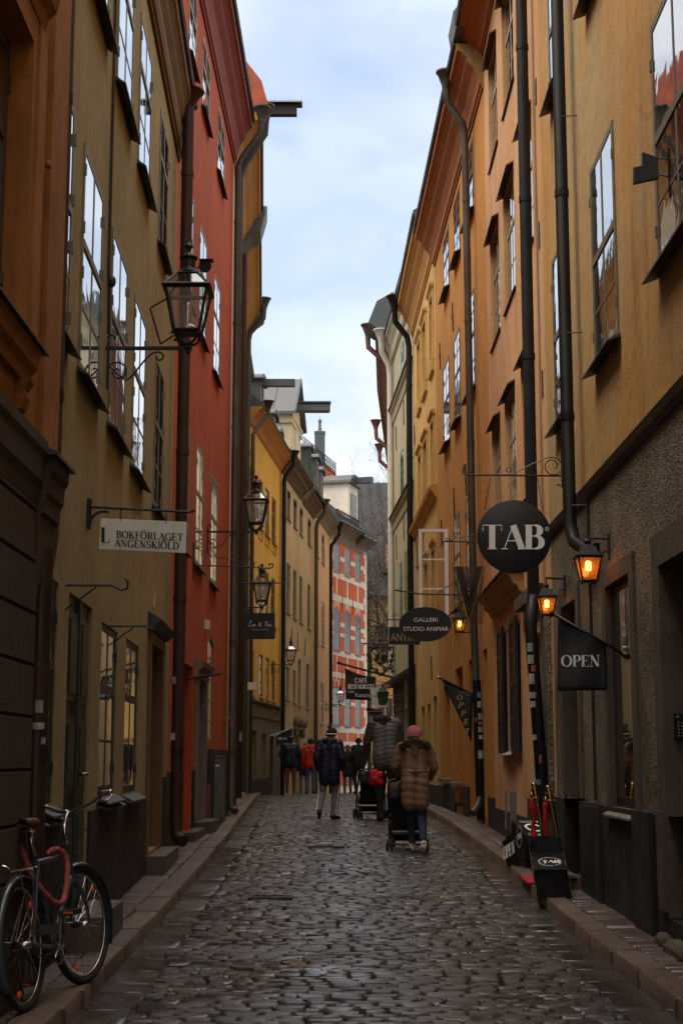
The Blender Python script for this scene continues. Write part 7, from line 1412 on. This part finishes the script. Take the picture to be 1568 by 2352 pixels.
zc0 = zr(23.6) + KERB; m = M(); m.box((-1.905, 23.6, zc0 + .53), (.19, .42, .92), bev=.012); m.build('body', mat('grey_green_cabinet_paint', (.105, .125, .105), rough=.55, var=.2, scale=5, c3=(.06, .07, .06), c3pos=.6), cb); m = M(); m.box((-1.905, 23.6, zc0 + .035), (.2, .44, .07)); m.build('base', m_darkst, cb); m = M(); m.box((-1.905, 23.6, zc0 + 1.0), (.21, .45, .02)); m.build('lid', m_fgreen, cb); m = M(); m.box((-1.90, 23.385, zc0 + .86), (.06, .004, .025)); m.build('label_plate', m_scream, cb)
m = M(); m.box((-2.0, 22.75, zr(22.7) + KERB + .30), (.10, .16, .60), bev=.01); o_ = m.build('red_post_box', mat('dull_red_paint', (.22, .04, .025), rough=.6, var=.2), None, origin=(-2.0, 22.75, .4)); tag(o_, 'short dull red box standing left of the grey-green cabinet', 'utility box')
# ---------------------------------------------------------------- people
m_skin = mat('skin', (.50, .27, .19), rough=.55, var=.06, scale=12)
def person(label, loc, h, heading, J=None, jacket=None, legs=None, shoes=None, hat=None, hat_trim=None, jlen=.86, puff=0, hood=None, bulk=1.0, detail=.012, lean=0, extra=None, hair=None):
    """body faces +Y before heading; J overrides joints in a 1.75 m figure"""
    t = thing('person', label, 'person', loc); k = h / 1.75; Rz = Matrix.Rotation(heading, 3, 'Z'); o0 = Vector(loc)
    j = dict(pel=(0, 0, .95), waist=(0, 0, 1.12), chest=(0, 0, 1.32), neck=(0, .0, 1.46), head=(0, .02, 1.61), hipL=(-.09, 0, .92), hipR=(.09, 0, .92), kneeL=(-.10, .03, .50), kneeR=(.10, .03, .50), ankL=(-.10, -.02, .09), ankR=(.10, -.02, .09),
             shL=(-.18, 0, 1.42), shR=(.18, 0, 1.42), elL=(-.25, -.03, 1.14), elR=(.25, -.03, 1.14), wrL=(-.25, .08, .90), wrR=(.25, .08, .90), toeL=None, toeR=None)
    if J: j.update(J)
    if lean:                                       # bend the upper body forward round the pelvis
        c_, s_ = cos(lean), sin(lean); pz = j['pel'][2]
        for n_ in ('waist', 'chest', 'neck', 'head', 'shL', 'shR'):
            x, y, z = j[n_]; dz = z - pz; j[n_] = (x, y * c_ + dz * s_, pz + dz * c_ - y * s_)
    for s_ in 'LR':
        if j['toe' + s_] is None: a = j['ank' + s_]; j['toe' + s_] = (a[0], a[1] + .15, a[2] - .05)
    W_ = lambda p: o0 + Rz @ (Vector(p) * k)
    q = {a: W_(b) for a, b in j.items() if isinstance(b, tuple)}
    fwd = Rz @ V(0, 1, 0); rt = Rz @ V(1, 0, 0)
    # body: one continuous surface with head, neck, torso, limbs and fingered hands
    b = M(); hc = q['head']; tilt = (q['head'] - q['neck']).normalized()
    capsule(b, hc + tilt * .02 * k, .088 * k, hc - tilt * .035 * k + fwd * .015 * k, .068 * k, 14); capsule(b, hc - tilt * .06 * k + fwd * .035 * k, .05 * k, hc - tilt * .085 * k + fwd * .05 * k, .035 * k, 10)
    capsule(b, hc - tilt * .01 * k + fwd * .085 * k, .012 * k, hc - tilt * .035 * k + fwd * .105 * k, .014 * k, 8)     # nose
    for s_ in (-1, 1): b.ball(hc + rt * .088 * s_ * k - tilt * .01 * k, (.016 * k, .022 * k, .03 * k), 8, 6)           # ears
    capsule(b, q['neck'] - tilt * .05 * k, .058 * k, q['neck'] + tilt * .07 * k, .052 * k)
    for s_ in (-1, 1): capsule(b, q['chest'] + rt * .07 * s_ * k, .10 * k, q['pel'] + rt * .06 * s_ * k, .10 * k)
    capsule(b, q['shL'], .06 * k, q['shR'], .06 * k)
    for s_ in 'LR':
        sg = -1 if s_ == 'L' else 1
        capsule(b, q['sh' + s_], .05 * k, q['el' + s_], .038 * k); capsule(b, q['el' + s_], .038 * k, q['wr' + s_], .026 * k)
        capsule(b, q['hip' + s_], .08 * k, q['knee' + s_], .055 * k); capsule(b, q['knee' + s_], .055 * k, q['ank' + s_], .035 * k); capsule(b, q['ank' + s_] - V(0, 0, .03 * k), .035 * k, q['toe' + s_], .028 * k)
        d = (q['wr' + s_] - q['el' + s_]).normalized(); side = d.cross(V(0, 0, 1)); side = side.normalized() if side.length > .3 else rt.copy(); up = side.cross(d).normalized(); w0_ = q['wr' + s_]
        for i_ in (-1, 0, 1): capsule(b, w0_ + d * .02 * k + fwd * .012 * i_ * k, .017 * k, w0_ + d * .085 * k + fwd * .02 * i_ * k, .015 * k, 8)
        for fi in range(4):
            f0 = w0_ + d * .088 * k + fwd * (.030 - .020 * fi) * k; ln_ = (.034, .040, .037, .028)[fi] * k; f1 = f0 + d * ln_ - rt * sg * .008 * k; f2 = f1 + d * ln_ * .6 - rt * sg * .020 * k
            capsule(b, f0, .0088 * k, f1, .0080 * k, 6); capsule(b, f1, .0080 * k, f2, .0068 * k, 6)
        th = w0_ + d * .035 * k + fwd * .030 * k; capsule(b, th, .011 * k, th + d * .030 * k + fwd * .022 * k, .0095 * k, 6); capsule(b, th + d * .030 * k + fwd * .022 * k, .0095 * k, th + d * .055 * k + fwd * .025 * k, .008 * k, 6)
    remesh(b, .0085 if detail < .015 else .012, 1).build('body', m_skin, t, smooth=True)
    # eyes sit on the face
    m = M()
    for s_ in (-1, 1): m.ball(hc + rt * .032 * s_ * k + fwd * .085 * k + tilt * .005 * k, .010 * k, 8, 6)
    m.build('eyes', m_iron, t, smooth=True)
    if legs:
        m = M()
        for s_ in 'LR': capsule(m, q['hip' + s_], .098 * k * bulk, q['knee' + s_], .070 * k * legs[1], 14); capsule(m, q['knee' + s_], .070 * k * legs[1], q['ank' + s_] + V(0, 0, .0), .052 * k * legs[1], 14)
        capsule(m, q['pel'] - rt * .06 * k, .105 * k * bulk, q['pel'] + rt * .06 * k, .105 * k * bulk)
        remesh(m, detail, 2, lambda c, n: .004 * sin(c.z * 60 + c.x * 30) * (1 if c.z < .45 else .3)).build('trousers', legs[0], t, smooth=True)
    if shoes:
        for s_ in 'LR':
            m = M(); a = q['ank' + s_]; d = (q['toe' + s_] - a); d2 = V(d.x, d.y, d.z * 1.0).normalized(); capsule(m, a + V(0, 0, .01 * k), .048 * k, a + V(0, 0, -.045 * k), .045 * k, 10); capsule(m, a - V(0, 0, .045 * k) - d2 * .03 * k, .042 * k, q['toe' + s_] + V(0, 0, -.005), .038 * k, 12)
            so_ = remesh(m, .009, 1).build('shoe', shoes, t, smooth=True)
            if extra == 'trainers':
                m = M(); e0 = a + V(0, 0, -.078 * k) - d2 * .05 * k; e1 = q['toe' + s_] + V(0, 0, -.035 * k) + d2 * .02; 
                capsule(m, e0, .018 * k, e1, .016 * k, 8); m.build('sole', m_swhite, so_, smooth=True); m = M(); capsule(m, a + V(0, 0, -.03 * k) + rt * .036 * k + d2 * .0, .016 * k, a + V(0, 0, -.05 * k) + rt * .034 * k + d2 * .08 * k, .012 * k, 8); m.ball(a - d2 * .055 * k + V(0, 0, -.02 * k), .018 * k); m.build('pink_patch', mat('pink_shoe_patch', (.60, .06, .12), rough=.5), so_, smooth=True)
    if jacket:
        m = M(); jb = bulk; hem = j['pel'][2] + .95 - .95; hemz = jlen
        for s_ in (-1, 1):
            capsule(m, q['chest'] + rt * .075 * s_ * k, .125 * k * jb, q['waist'] + rt * .065 * s_ * k, .118 * k * jb, 16); capsule(m, q['waist'] + rt * .065 * s_ * k, .118 * k * jb, q['pel'] + rt * .075 * s_ * k, .125 * k * jb, 16)
            hp = q['pel'] + rt * .08 * s_ * k; lo = hp + V(0, 0, -(0.95 - hemz) * k); 
            if hemz < .9: capsule(m, hp, .125 * k * jb, lo, .118 * k * jb, 16)
        capsule(m, q['shL'] + rt * .01, .085 * k * jb, q['shR'] - rt * .01, .085 * k * jb, 14); capsule(m, q['neck'] + V(0, 0, -.04 * k), .095 * k, q['neck'] + V(0, 0, .01 * k), .078 * k)
        for s_ in 'LR': capsule(m, q['sh' + s_], .080 * k * jb, q['el' + s_], .065 * k * jb, 14); capsule(m, q['el' + s_], .065 * k * jb, q['wr' + s_], .047 * k * jb, 14)
        per = puff if puff else .1; amp = .0095 * k if puff else .004
        def dsp(c, n, per=per, amp=amp): 
            return amp * (abs(sin(pi * (c.z - o0.z + .018 * sin(c.x * 14) + .01 * sin(c.y * 11 + c.x * 5)) / per)) ** .42 - .7) + .004 * sin(c.x * 37 + c.z * 23) * sin(c.z * 31) * .4
        jo = remesh(m, detail, 2, dsp).build('jacket', jacket, t, smooth=True)
        if hood:
            m = M(); nb = q['neck'] - fwd * .06 * k + V(0, 0, -.01 * k)
            if hood == 'up': capsule(m, hc + tilt * .01, .125 * k, hc - tilt * .08 * k, .118 * k)
            else: 
                capsule(m, nb - rt * .09 * k + V(0, 0, .02), .062 * k, nb + rt * .09 * k + V(0, 0, .02), .062 * k); capsule(m, nb + V(0, 0, .02 * k), .085 * k, nb - fwd * .045 * k + V(0, 0, -.12 * k), .055 * k); capsule(m, q['neck'] - rt * .09 * k + fwd * .03 * k, .05 * k, q['neck'] + rt * .09 * k + fwd * .03 * k, .05 * k)
            remesh(m, detail, 2).build('hood', jacket if hood != 'navy' else mat('navy_hood_cloth', (.012, .014, .028), rough=.8), jo, smooth=True)
    if hat:
        m = M(); hp_ = hc + tilt * .035 * k; vs = []; K_, NR = 18, 7
        for i in range(NR + 1):
            a = (pi / 2) * i / NR * 1.0; r_ = .108 * k * cos(a * .999); z_ = .115 * k * sin(a)
            for kk in range(K_): vs.append(hp_ + rt * (r_ * cos(2 * pi * kk / K_)) + fwd * (r_ * 1.08 * sin(2 * pi * kk / K_)) + tilt * (z_ - .02 * k))
        for kk in range(K_): vs.append(hp_ + rt * (.106 * k * cos(2 * pi * kk / K_)) + fwd * (.114 * k * sin(2 * pi * kk / K_)) - tilt * .062 * k)
        f_ = [(i * K_ + c, i * K_ + (c + 1) % K_, (i + 1) * K_ + (c + 1) % K_, (i + 1) * K_ + c) for i in range(NR) for c in range(K_)] + [((NR + 1) * K_ + c, (NR + 1) * K_ + (c + 1) % K_, (c + 1) % K_, c) for c in range(K_)]
        m.add(vs, f_); ho = m.build('knitted_hat', hat, t, smooth=True)
        if hat_trim == 'pompom':
            m = M(); pc_ = hp_ + tilt * .12 * k - rt * .06 * k; rr_ = random.Random(3)
            for _ in range(120): d = V(rr_.gauss(0, 1), rr_.gauss(0, 1), rr_.gauss(0, 1)).normalized(); m.tube([pc_, pc_ + d * .052 * k], [.006, .002], 3)
            m.build('pompom', mat('grey_wool', (.12, .12, .13), rough=.95, var=.5, scale=60), ho); m = M(); m.tube([hp_ - tilt * .035 * k + rt * .112 * k * cos(a) + fwd * .12 * k * sin(a) for a in [2 * pi * i / 20 for i in range(20)]], .010 * k, 5, closed=True); m.build('white_band', m_swhite, ho)
        if hat_trim == 'band': m = M(); m.tube([hp_ - tilt * .03 * k + rt * .112 * k * cos(a) + fwd * .12 * k * sin(a) for a in [2 * pi * i / 20 for i in range(20)]], .009 * k, 5, closed=True); m.build('grey_band', mat('grey_band_knit', (.10, .10, .10), rough=.9, var=.6, scale=90), ho)
    if hair: m = M(); capsule(m, hc + tilt * .025 * k - fwd * .015 * k, .100 * k, hc - tilt * .03 * k - fwd * .03 * k, .075 * k); remesh(m, .01, 1).build('hair', hair, t, smooth=True)
    return t, q, k
def G(Y): return zr(Y) + .03
# woman with the brown coat
m_bcoat = mat('brown_quilted_cloth', (.23, .125, .075), rough=.55, var=.10, scale=8, bump=.15, bscale=30)
tw, qw, kw = person('person in long belted brown quilted coat and pink knitted hat pushing a pushchair', (.885, 18.35, G(18.35)), 1.54, radians(2),
    J=dict(elL=(-.26, .10, 1.16), wrL=(-.20, .34, 1.02), elR=(.27, .08, 1.14), wrR=(.24, .33, 1.0), kneeL=(-.05, .22, .52), ankL=(-.03, .20, .10), kneeR=(.08, .04, .48), ankR=(.09, -.22, .13), toeR=(.10, -.09, .04), hipL=(-.07, 0, .92), hipR=(.08, 0, .92)),
    jacket=m_bcoat, legs=(mat('dark_blue_denim', (.020, .032, .065), rough=.8, var=.25, scale=30), .92), shoes=mat('white_pink_trainer', (.62, .56, .53), rough=.5, var=.15, scale=30, c3=(.65, .22, .12), c3pos=.62), hat=mat('dusty_pink_knit', (.36, .10, .105), rough=.95, var=.25, scale=70, bump=.6, bscale=120), jlen=.67, puff=.088, hood='down', bulk=.94, lean=.16, extra='trainers')
jw = [c for c in tw.children if c.name.startswith('jacket')][0]; rr_ = random.Random(7); m = M(); nk = qw['neck'] + V(0, -.05, .0)
for i in range(1500):
    a = rr_.uniform(-.35, pi + .35); c = nk + V(.145 * cos(a), -.06 - .05 * sin(a), .015 - .035 * abs(cos(a)) + .03 * sin(a)); c += V(rr_.gauss(0, .016), rr_.gauss(0, .014), rr_.gauss(0, .014)); d = V(rr_.gauss(cos(a) * .7, .6), rr_.gauss(-.5, .5), rr_.gauss(.35, .6)).normalized()
    m.tube([c, c + d * .022, c + d * .04 + V(0, 0, -.006)], [.0028, .002, .0006], 3)
m.build('fur_trim', mat('brown_fur', (.10, .05, .028), rough=.9, var=.6, scale=40), jw)
m = M(); wz = qw['waist'] + V(0, .0, -.02)
m.tube([wz + V(.148 * cos(a), .112 * sin(a) , 0) for a in [2 * pi * i / 28 for i in range(28)]], .017, 6, closed=True); m.build('belt', m_bcoat, jw, smooth=True); m = M(); m.box(wz + V(0, -.128, 0), (.035, .008, .035)); m.build('buckle', mat('brown_buckle', (.10, .05, .03), rough=.4), jw)
# man with the grey quilted jacket
tm, qm, km = person('tall person in grey quilted jacket and black beanie bending over a pushchair', (.72, 24.6, G(24.6)), 1.93, radians(10),
    J=dict(elL=(-.24, .22, 1.15), wrL=(-.22, .42, .95), elR=(.26, .20, 1.12), wrR=(.24, .42, .95), head=(-.12, .08, 1.61), neck=(-.05, .02, 1.47), kneeL=(-.10, .05, .5), ankL=(-.10, -.10, .10), kneeR=(.10, .0, .5)),
    jacket=mat('grey_quilted_nylon', (.115, .112, .105), rough=.6, var=.12, scale=8, bump=.15), legs=(mat('black_trousers', (.010, .010, .011), rough=.8), 1.0), shoes=mat('brown_black_boot', (.03, .02, .015), rough=.6), hat=mat('black_knit', (.010, .010, .010), rough=.95, var=.4, scale=70, bump=.5, bscale=120), hat_trim='band', jlen=.84, puff=.07, hood='navy', bulk=1.02, lean=.22)
# boy
m_navy = mat('navy_quilted_nylon', (.011, .013, .030), rough=.5, var=.15, scale=8)
tb, qb, kb = person('child in navy quilted jacket, striped grey joggers and bobble hat walking away', (-.20, 25.1, G(25.1)), 1.52, radians(-3),
    J=dict(kneeL=(-.13, .04, .50), ankL=(-.17, -.22, .16), toeL=(-.18, -.12, .06), kneeR=(.10, .08, .50), ankR=(.07, .04, .09), toeR=(.17, .12, .04), wrL=(-.22, .06, .95), wrR=(.26, .10, .93), elL=(-.25, -.04, 1.16), head=(.03, .03, 1.60)),
    jacket=m_navy, legs=(mat('grey_jogger_cloth', (.21, .20, .185), rough=.85, var=.12, scale=12), .95), shoes=mat('black_shoe', (.012, .012, .012), rough=.5), hat=mat('black_knit', (.01, .01, .01)), hat_trim='pompom', jlen=.74, puff=.085, hood='down', bulk=1.06, lean=.04)
m = M()
for s_, sx in (('L', -1), ('R', 1)):
    a, b, c = qb['hip' + s_], qb['knee' + s_], qb['ank' + s_]; o_ = V(sx * .062, -.02, 0); m.tube([b + o_ + V(0, 0, .18), b + o_, c + V(sx * .048, -.02, .02)], .011, 6)
m.build('white_stripe', m_swhite, tb)
m = M(); a, b, c = qb['hipR'], qb['kneeR'], qb['ankR']; m.tube([b + V(.068, .0, .2), b + V(.066, 0, 0), c + V(.052, 0, .02)], .022, 8); m.build('black_side_panel', m_sblack, tb)
# far walkers
person('person in bright red quilted jacket and black cap, far up the street', (-.97, 47.9, G(47.9)), 1.73, radians(4), jacket=mat('bright_red_nylon', (.62, .022, .012), rough=.5, var=.1), legs=(mat('mid_blue_denim', (.07, .13, .22), rough=.8, var=.2, scale=20), 1.0), shoes=m_tyre, hat=mat('black_knit', (.01, .01, .01)), jlen=.88, puff=.09, hood='down', bulk=1.05, detail=.018, J=dict(kneeL=(-.10, .1, .5), wrR=(.22, .12, 1.0), elL=(-.28, -.02, 1.15)))
person('smaller person in black with blue jeans, half hidden behind the red jacket', (-1.22, 49.3, G(49.3)), 1.50, radians(0), jacket=m_tyre, legs=(mat('mid_blue_denim', (.07, .13, .22)), .9), shoes=m_tyre, hair=m_dkwood, jlen=.8, detail=.02)
person('person in a dark navy jacket and rust-brown trousers walking beside the yellow house', (-1.55, 46.4, G(46.4)), 1.76, radians(0), jacket=m_navy, legs=(mat('rust_brown_cotton', (.16, .055, .022), rough=.85, var=.15), 1.0), shoes=m_leather, hair=m_dkwood, jlen=.86, bulk=1.1, detail=.018, J=dict(wrL=(-.16, .14, 1.0), elL=(-.30, .0, 1.16), wrR=(.16, .14, 1.0), elR=(.30, 0, 1.16)))
person('person all in black with black beanie in the middle of the far crest', (.53, 46.6, G(46.6)), 1.70, radians(25), jacket=mat('black_jacket_cloth', (.012, .011, .011), rough=.8), legs=(mat('black_trousers', (.01, .01, .01)), 1.0), shoes=m_tyre, hat=mat('black_knit', (.01, .01, .01)), jlen=.84, bulk=1.08, detail=.018, J=dict(wrL=(-.28, .10, .98), kneeL=(-.12, .08, .5)))
person('person in short black coat and tan trousers behind the walker in black', (.20, 49.6, G(49.6)), 1.62, radians(0), jacket=mat('black_jacket_cloth', (.012, .011, .011)), legs=(mat('tan_trousers', (.20, .10, .045), rough=.8), 1.0), shoes=m_tyre, hair=mat('light_brown_hair', (.22, .11, .05), rough=.7), jlen=.7, detail=.02)
# ---------------------------------------------------------------- pushchairs
def pushchair(label, c, hd_, hood_col, hh=1.0):
    t = thing('pushchair', label, 'pushchair', c, 'pushchairs'); c = Vector(c); Rz = Matrix.Rotation(hd_, 3, 'Z'); P_ = lambda x, y, z: c + Rz @ V(x, y, z * (hh if z > .2 else 1))
    for (x, y) in ((-.22, .0), (.22, .0), (-.20, .62), (.20, .62)):
        for dx in (-.025, .025):
            m = M(); a = P_(x + dx, y, .085); ax = Rz @ V(1, 0, 0); m.tube([a - ax * .012, a + ax * .012], .072, 18); m.tube([a - ax * .013, a + ax * .013], .076, 18, ell=(1, 1)); w_ = m.build('wheel', m_tyre, t, smooth='auto')
            m = M(); m.tube([a - ax * .0145, a + ax * .0145], .045, 14); m.build('rim', m_plastic if dx else m_steel, w_)
    m = M()
    for s_ in (-1, 1):
        m.tube([P_(s_ * .22, .0, .09), P_(s_ * .23, .28, .52), P_(s_ * .23, .34, .60)], .012, 8); m.tube([P_(s_ * .20, .62, .09), P_(s_ * .23, .28, .50), P_(s_ * .23, .02, .92)], .012, 8); m.tube([P_(s_ * .23, .02, .92), P_(s_ * .22, -.06, 1.0)], .012, 8)
    m.tube([P_(-.22, -.06, 1.0), P_(-.1, -.08, 1.03), P_(.1, -.08, 1.03), P_(.22, -.06, 1.0)], .014, 8); m.tube([P_(-.22, 0, .10), P_(.22, 0, .10)], .010, 8); m.tube([P_(-.2, .62, .12), P_(.2, .62, .12)], .01, 8); m.build('frame', m_plastic, t, smooth='auto')
    m = M(); m.hexa([P_(-.20, .12, .30), P_(.20, .12, .30), P_(.20, .55, .34), P_(-.20, .55, .34), P_(-.20, .10, .40), P_(.20, .10, .40), P_(.20, .58, .44), P_(-.20, .58, .44)]); m.hexa([P_(-.20, .10, .36), P_(.20, .10, .36), P_(.20, .20, .38), P_(-.20, .20, .38), P_(-.20, -.02, .86), P_(.20, -.02, .86), P_(.20, .06, .88), P_(-.20, .06, .88)])
    remesh(m, .015, 3).build('seat', mat('black_seat_cloth', (.010, .010, .010), rough=.85, var=.2), t, smooth=True)
    m = M(); K_ = 10; vs = []
    for i in range(K_ + 1):
        a = pi * .05 + pi * .72 * i / K_
        for kk in range(9): u = -1 + 2 * kk / 8; vs.append(P_(u * .215, .16 - .24 * cos(a) * 1.0 + 0, .70 + .30 * sin(a) * (1 - .12 * u * u)))
    m.add(vs, [(i * 9 + k_, i * 9 + k_ + 1, (i + 1) * 9 + k_ + 1, (i + 1) * 9 + k_) for i in range(K_) for k_ in range(8)])
    for s_ in (0, 8): m.add([vs[i * 9 + s_] for i in range(K_ + 1)], [tuple(range(K_ + 1))])
    o_ = m.build('canopy', hood_col, t, smooth=True); md = o_.modifiers.new('t', 'SOLIDIFY'); md.thickness = .006
    m = M(); m.hexa([P_(-.17, .08, .14), P_(.17, .08, .14), P_(.17, .50, .14), P_(-.17, .50, .14), P_(-.20, .02, .28), P_(.20, .02, .28), P_(.20, .54, .26), P_(-.20, .54, .26)]); remesh(m, .015, 2).build('basket', m_plastic, t, smooth=True)
    return t, P_
m_seat = mat('black_canopy_cloth', (.010, .010, .011), rough=.8, var=.2)
pushchair('black pushchair at the feet of the person in the brown coat', (.80, 18.66, G(18.5) - .02), radians(-3), mat('dark_brown_canopy_cloth', (.03, .018, .012), rough=.85), .86)
pushchair('black pushchair with a red bag, pushed by the person in the grey jacket', (.52, 25.05, G(25)), radians(8), m_seat, .80)
rb = thing('red_bag', 'bright red bag hanging from the handle of the farther pushchair', 'bag', at(860, 1760, 24.3)); m = M()
q = [at(x, y, 24.3) for x, y in ((846, 1770), (862, 1765), (879, 1772), (881, 1800), (868, 1806), (851, 1802), (846, 1795))]; c_ = sum(q, V(0, 0, 0)) / len(q)
for a in q: capsule(m, c_, .075, c_ + (a - c_) * .72, .045)
remesh(m, .014, 3, lambda c, n: .006 * sin(c.z * 50 + c.x * 30)).build('bag', mat('bright_red_bag_cloth', (.58, .010, .008), rough=.6, var=.15), rb, smooth=True); m = M(); m.tube(bez([at(850, 1770, 24.3), at(853, 1745, 24.3), at(860, 1745, 24.4), at(866, 1770, 24.3)], 8), .010, 6); m.tube([at(848, 1768, 24.22), at(843, 1790, 24.22), at(847, 1800, 24.22)], .012, 6); m.build('strap', mat('black_strap', (.012, .012, .012), rough=.7), rb)
# ---------------------------------------------------------------- bare tree at the end of the street
tr = thing('bare_tree', 'leafless tree with fine twigs in front of the black metal roof', 'tree', (4.3, 78, -3)); rt_ = random.Random(11); trunk, br = M(), M()
def grow(m_, p, d, L_, r, dep):
    n = 5; pts = [p]; rs = [r]; q = p.copy(); dd = d.copy()
    for i in range(n): dd = (dd + V(rt_.gauss(0, .26), rt_.gauss(0, .26), rt_.gauss(.05, .20))).normalized(); q = q + dd * L_ / n; pts.append(q.copy()); rs.append(max(r * (1 - .5 * (i + 1) / n), .007))
    m_.tube(pts, rs, 5 if dep > 1 else 3)
    if dep == 0: return
    for i in range(1, n + 1):
        for _ in range(2 if i < n else 2):
            if dep > 0 and (rt_.random() < (.62 if dep > 2 else .36)):
                a = V(rt_.gauss(0, 1), rt_.gauss(0, .8), rt_.gauss(.2, .7)).normalized(); nd_ = (dd * .6 + a * .8).normalized(); grow(br, pts[i], nd_, L_ * rt_.uniform(.5, .75), rs[i] * .6, dep - 1)
grow(trunk, V(4.3, 78, -3), V(-.12, 0, 1), 9, .28, 0)
trunk_top = V(3.6, 78, 5.6)
trunk.tube([V(3.3, 78, 5.5), V(3.0, 78, 8)], [.15, .10], 6)
for (p, d, L_, r) in ((V(3.5, 78, 5), V(-.5, 0, .8), 5, .11), (V(3.4, 78, 6), V(-.2, 0, 1), 7, .12), (V(3.6, 78, 4.5), V(-.75, .1, .6), 4.5, .09), (V(3.2, 78, 8), V(-.35, 0, .9), 5, .10), (V(3.6, 78, 6), V(.3, 0, 1), 6, .1), (V(3.4, 78, 7), V(-.6, -.2, .7), 4, .08)): grow(br, p, d, L_, r, 4)
m_bark = mat('grey_bark', (.07, .055, .042), rough=.9, var=.3); trunk.build('trunk', m_bark, tr); br.build('branches', m_bark, tr)

# ---------------------------------------------------------------- drain covers and wind-blown litter
for x, y, w_, d_, lab in ((750, 1945, .42, .22, 'small iron drain grating in the cobbles beyond the pushchair'), (622, 2061, .36, .24, 'small iron drain grating in the cobbles nearer the viewer, left of centre')):
    r_ = ray(x, y); Yg = 14 if y > 2000 else 19
    for _ in range(6): Yg = r_.y * ((zr(Yg) + .03 - CAMZ) / r_.z)
    Xg = r_.x / r_.y * Yg; zg = zr(Yg) + .033; t = thing('drain_grating', lab, 'drain cover', (Xg, Yg, zg)); m = M()
    for sx in (-1, 1): m.box((Xg + sx * w_ / 2, Yg, zg), (.03, d_ + .03, .012))
    for sy in (-1, 1): m.box((Xg, Yg + sy * d_ / 2, zg), (w_ - .03, .03, .012))
    m.build('frame', m_ironbr, t); m = M()
    for k in range(9): m.box((Xg - w_ / 2 + .035 + (w_ - .07) * k / 8, Yg, zg - .003), (.016, d_ - .03, .010))
    m.build('grate', m_ironbr, t)
lr = random.Random(4); m = M()
for _ in range(70):
    Yl = lr.uniform(7.8, 26); Xl = lr.choice([lr.uniform(interp(XL, Yl) + .02, interp(XL, Yl) + .4), lr.uniform(interp(XR, Yl) - .4, interp(XR, Yl) - .02), lr.uniform(-1, 1.4)]); zl = zr(Yl) + (.032 if abs(Xl) < 1 else .0) + .008; a = lr.uniform(0, 6.3); q = lr.uniform(.010, .028)
    m.add([(Xl + q * cos(a), Yl + q * sin(a), zl), (Xl + q * .5 * cos(a + 1.6), Yl + q * .5 * sin(a + 1.6), zl + .006), (Xl - q * cos(a), Yl - q * sin(a), zl + .002), (Xl + q * .5 * cos(a - 1.6), Yl + q * .5 * sin(a - 1.6), zl + .004)], [(0, 1, 2, 3)])
o_ = m.build('leaf_litter', mat('dead_leaf', (.22, .12, .045), rough=.7, var=.5, scale=15)); o_['kind'] = 'stuff'; tag(o_, 'small dead leaves and scraps scattered over the wet cobbles and gutters', 'litter')
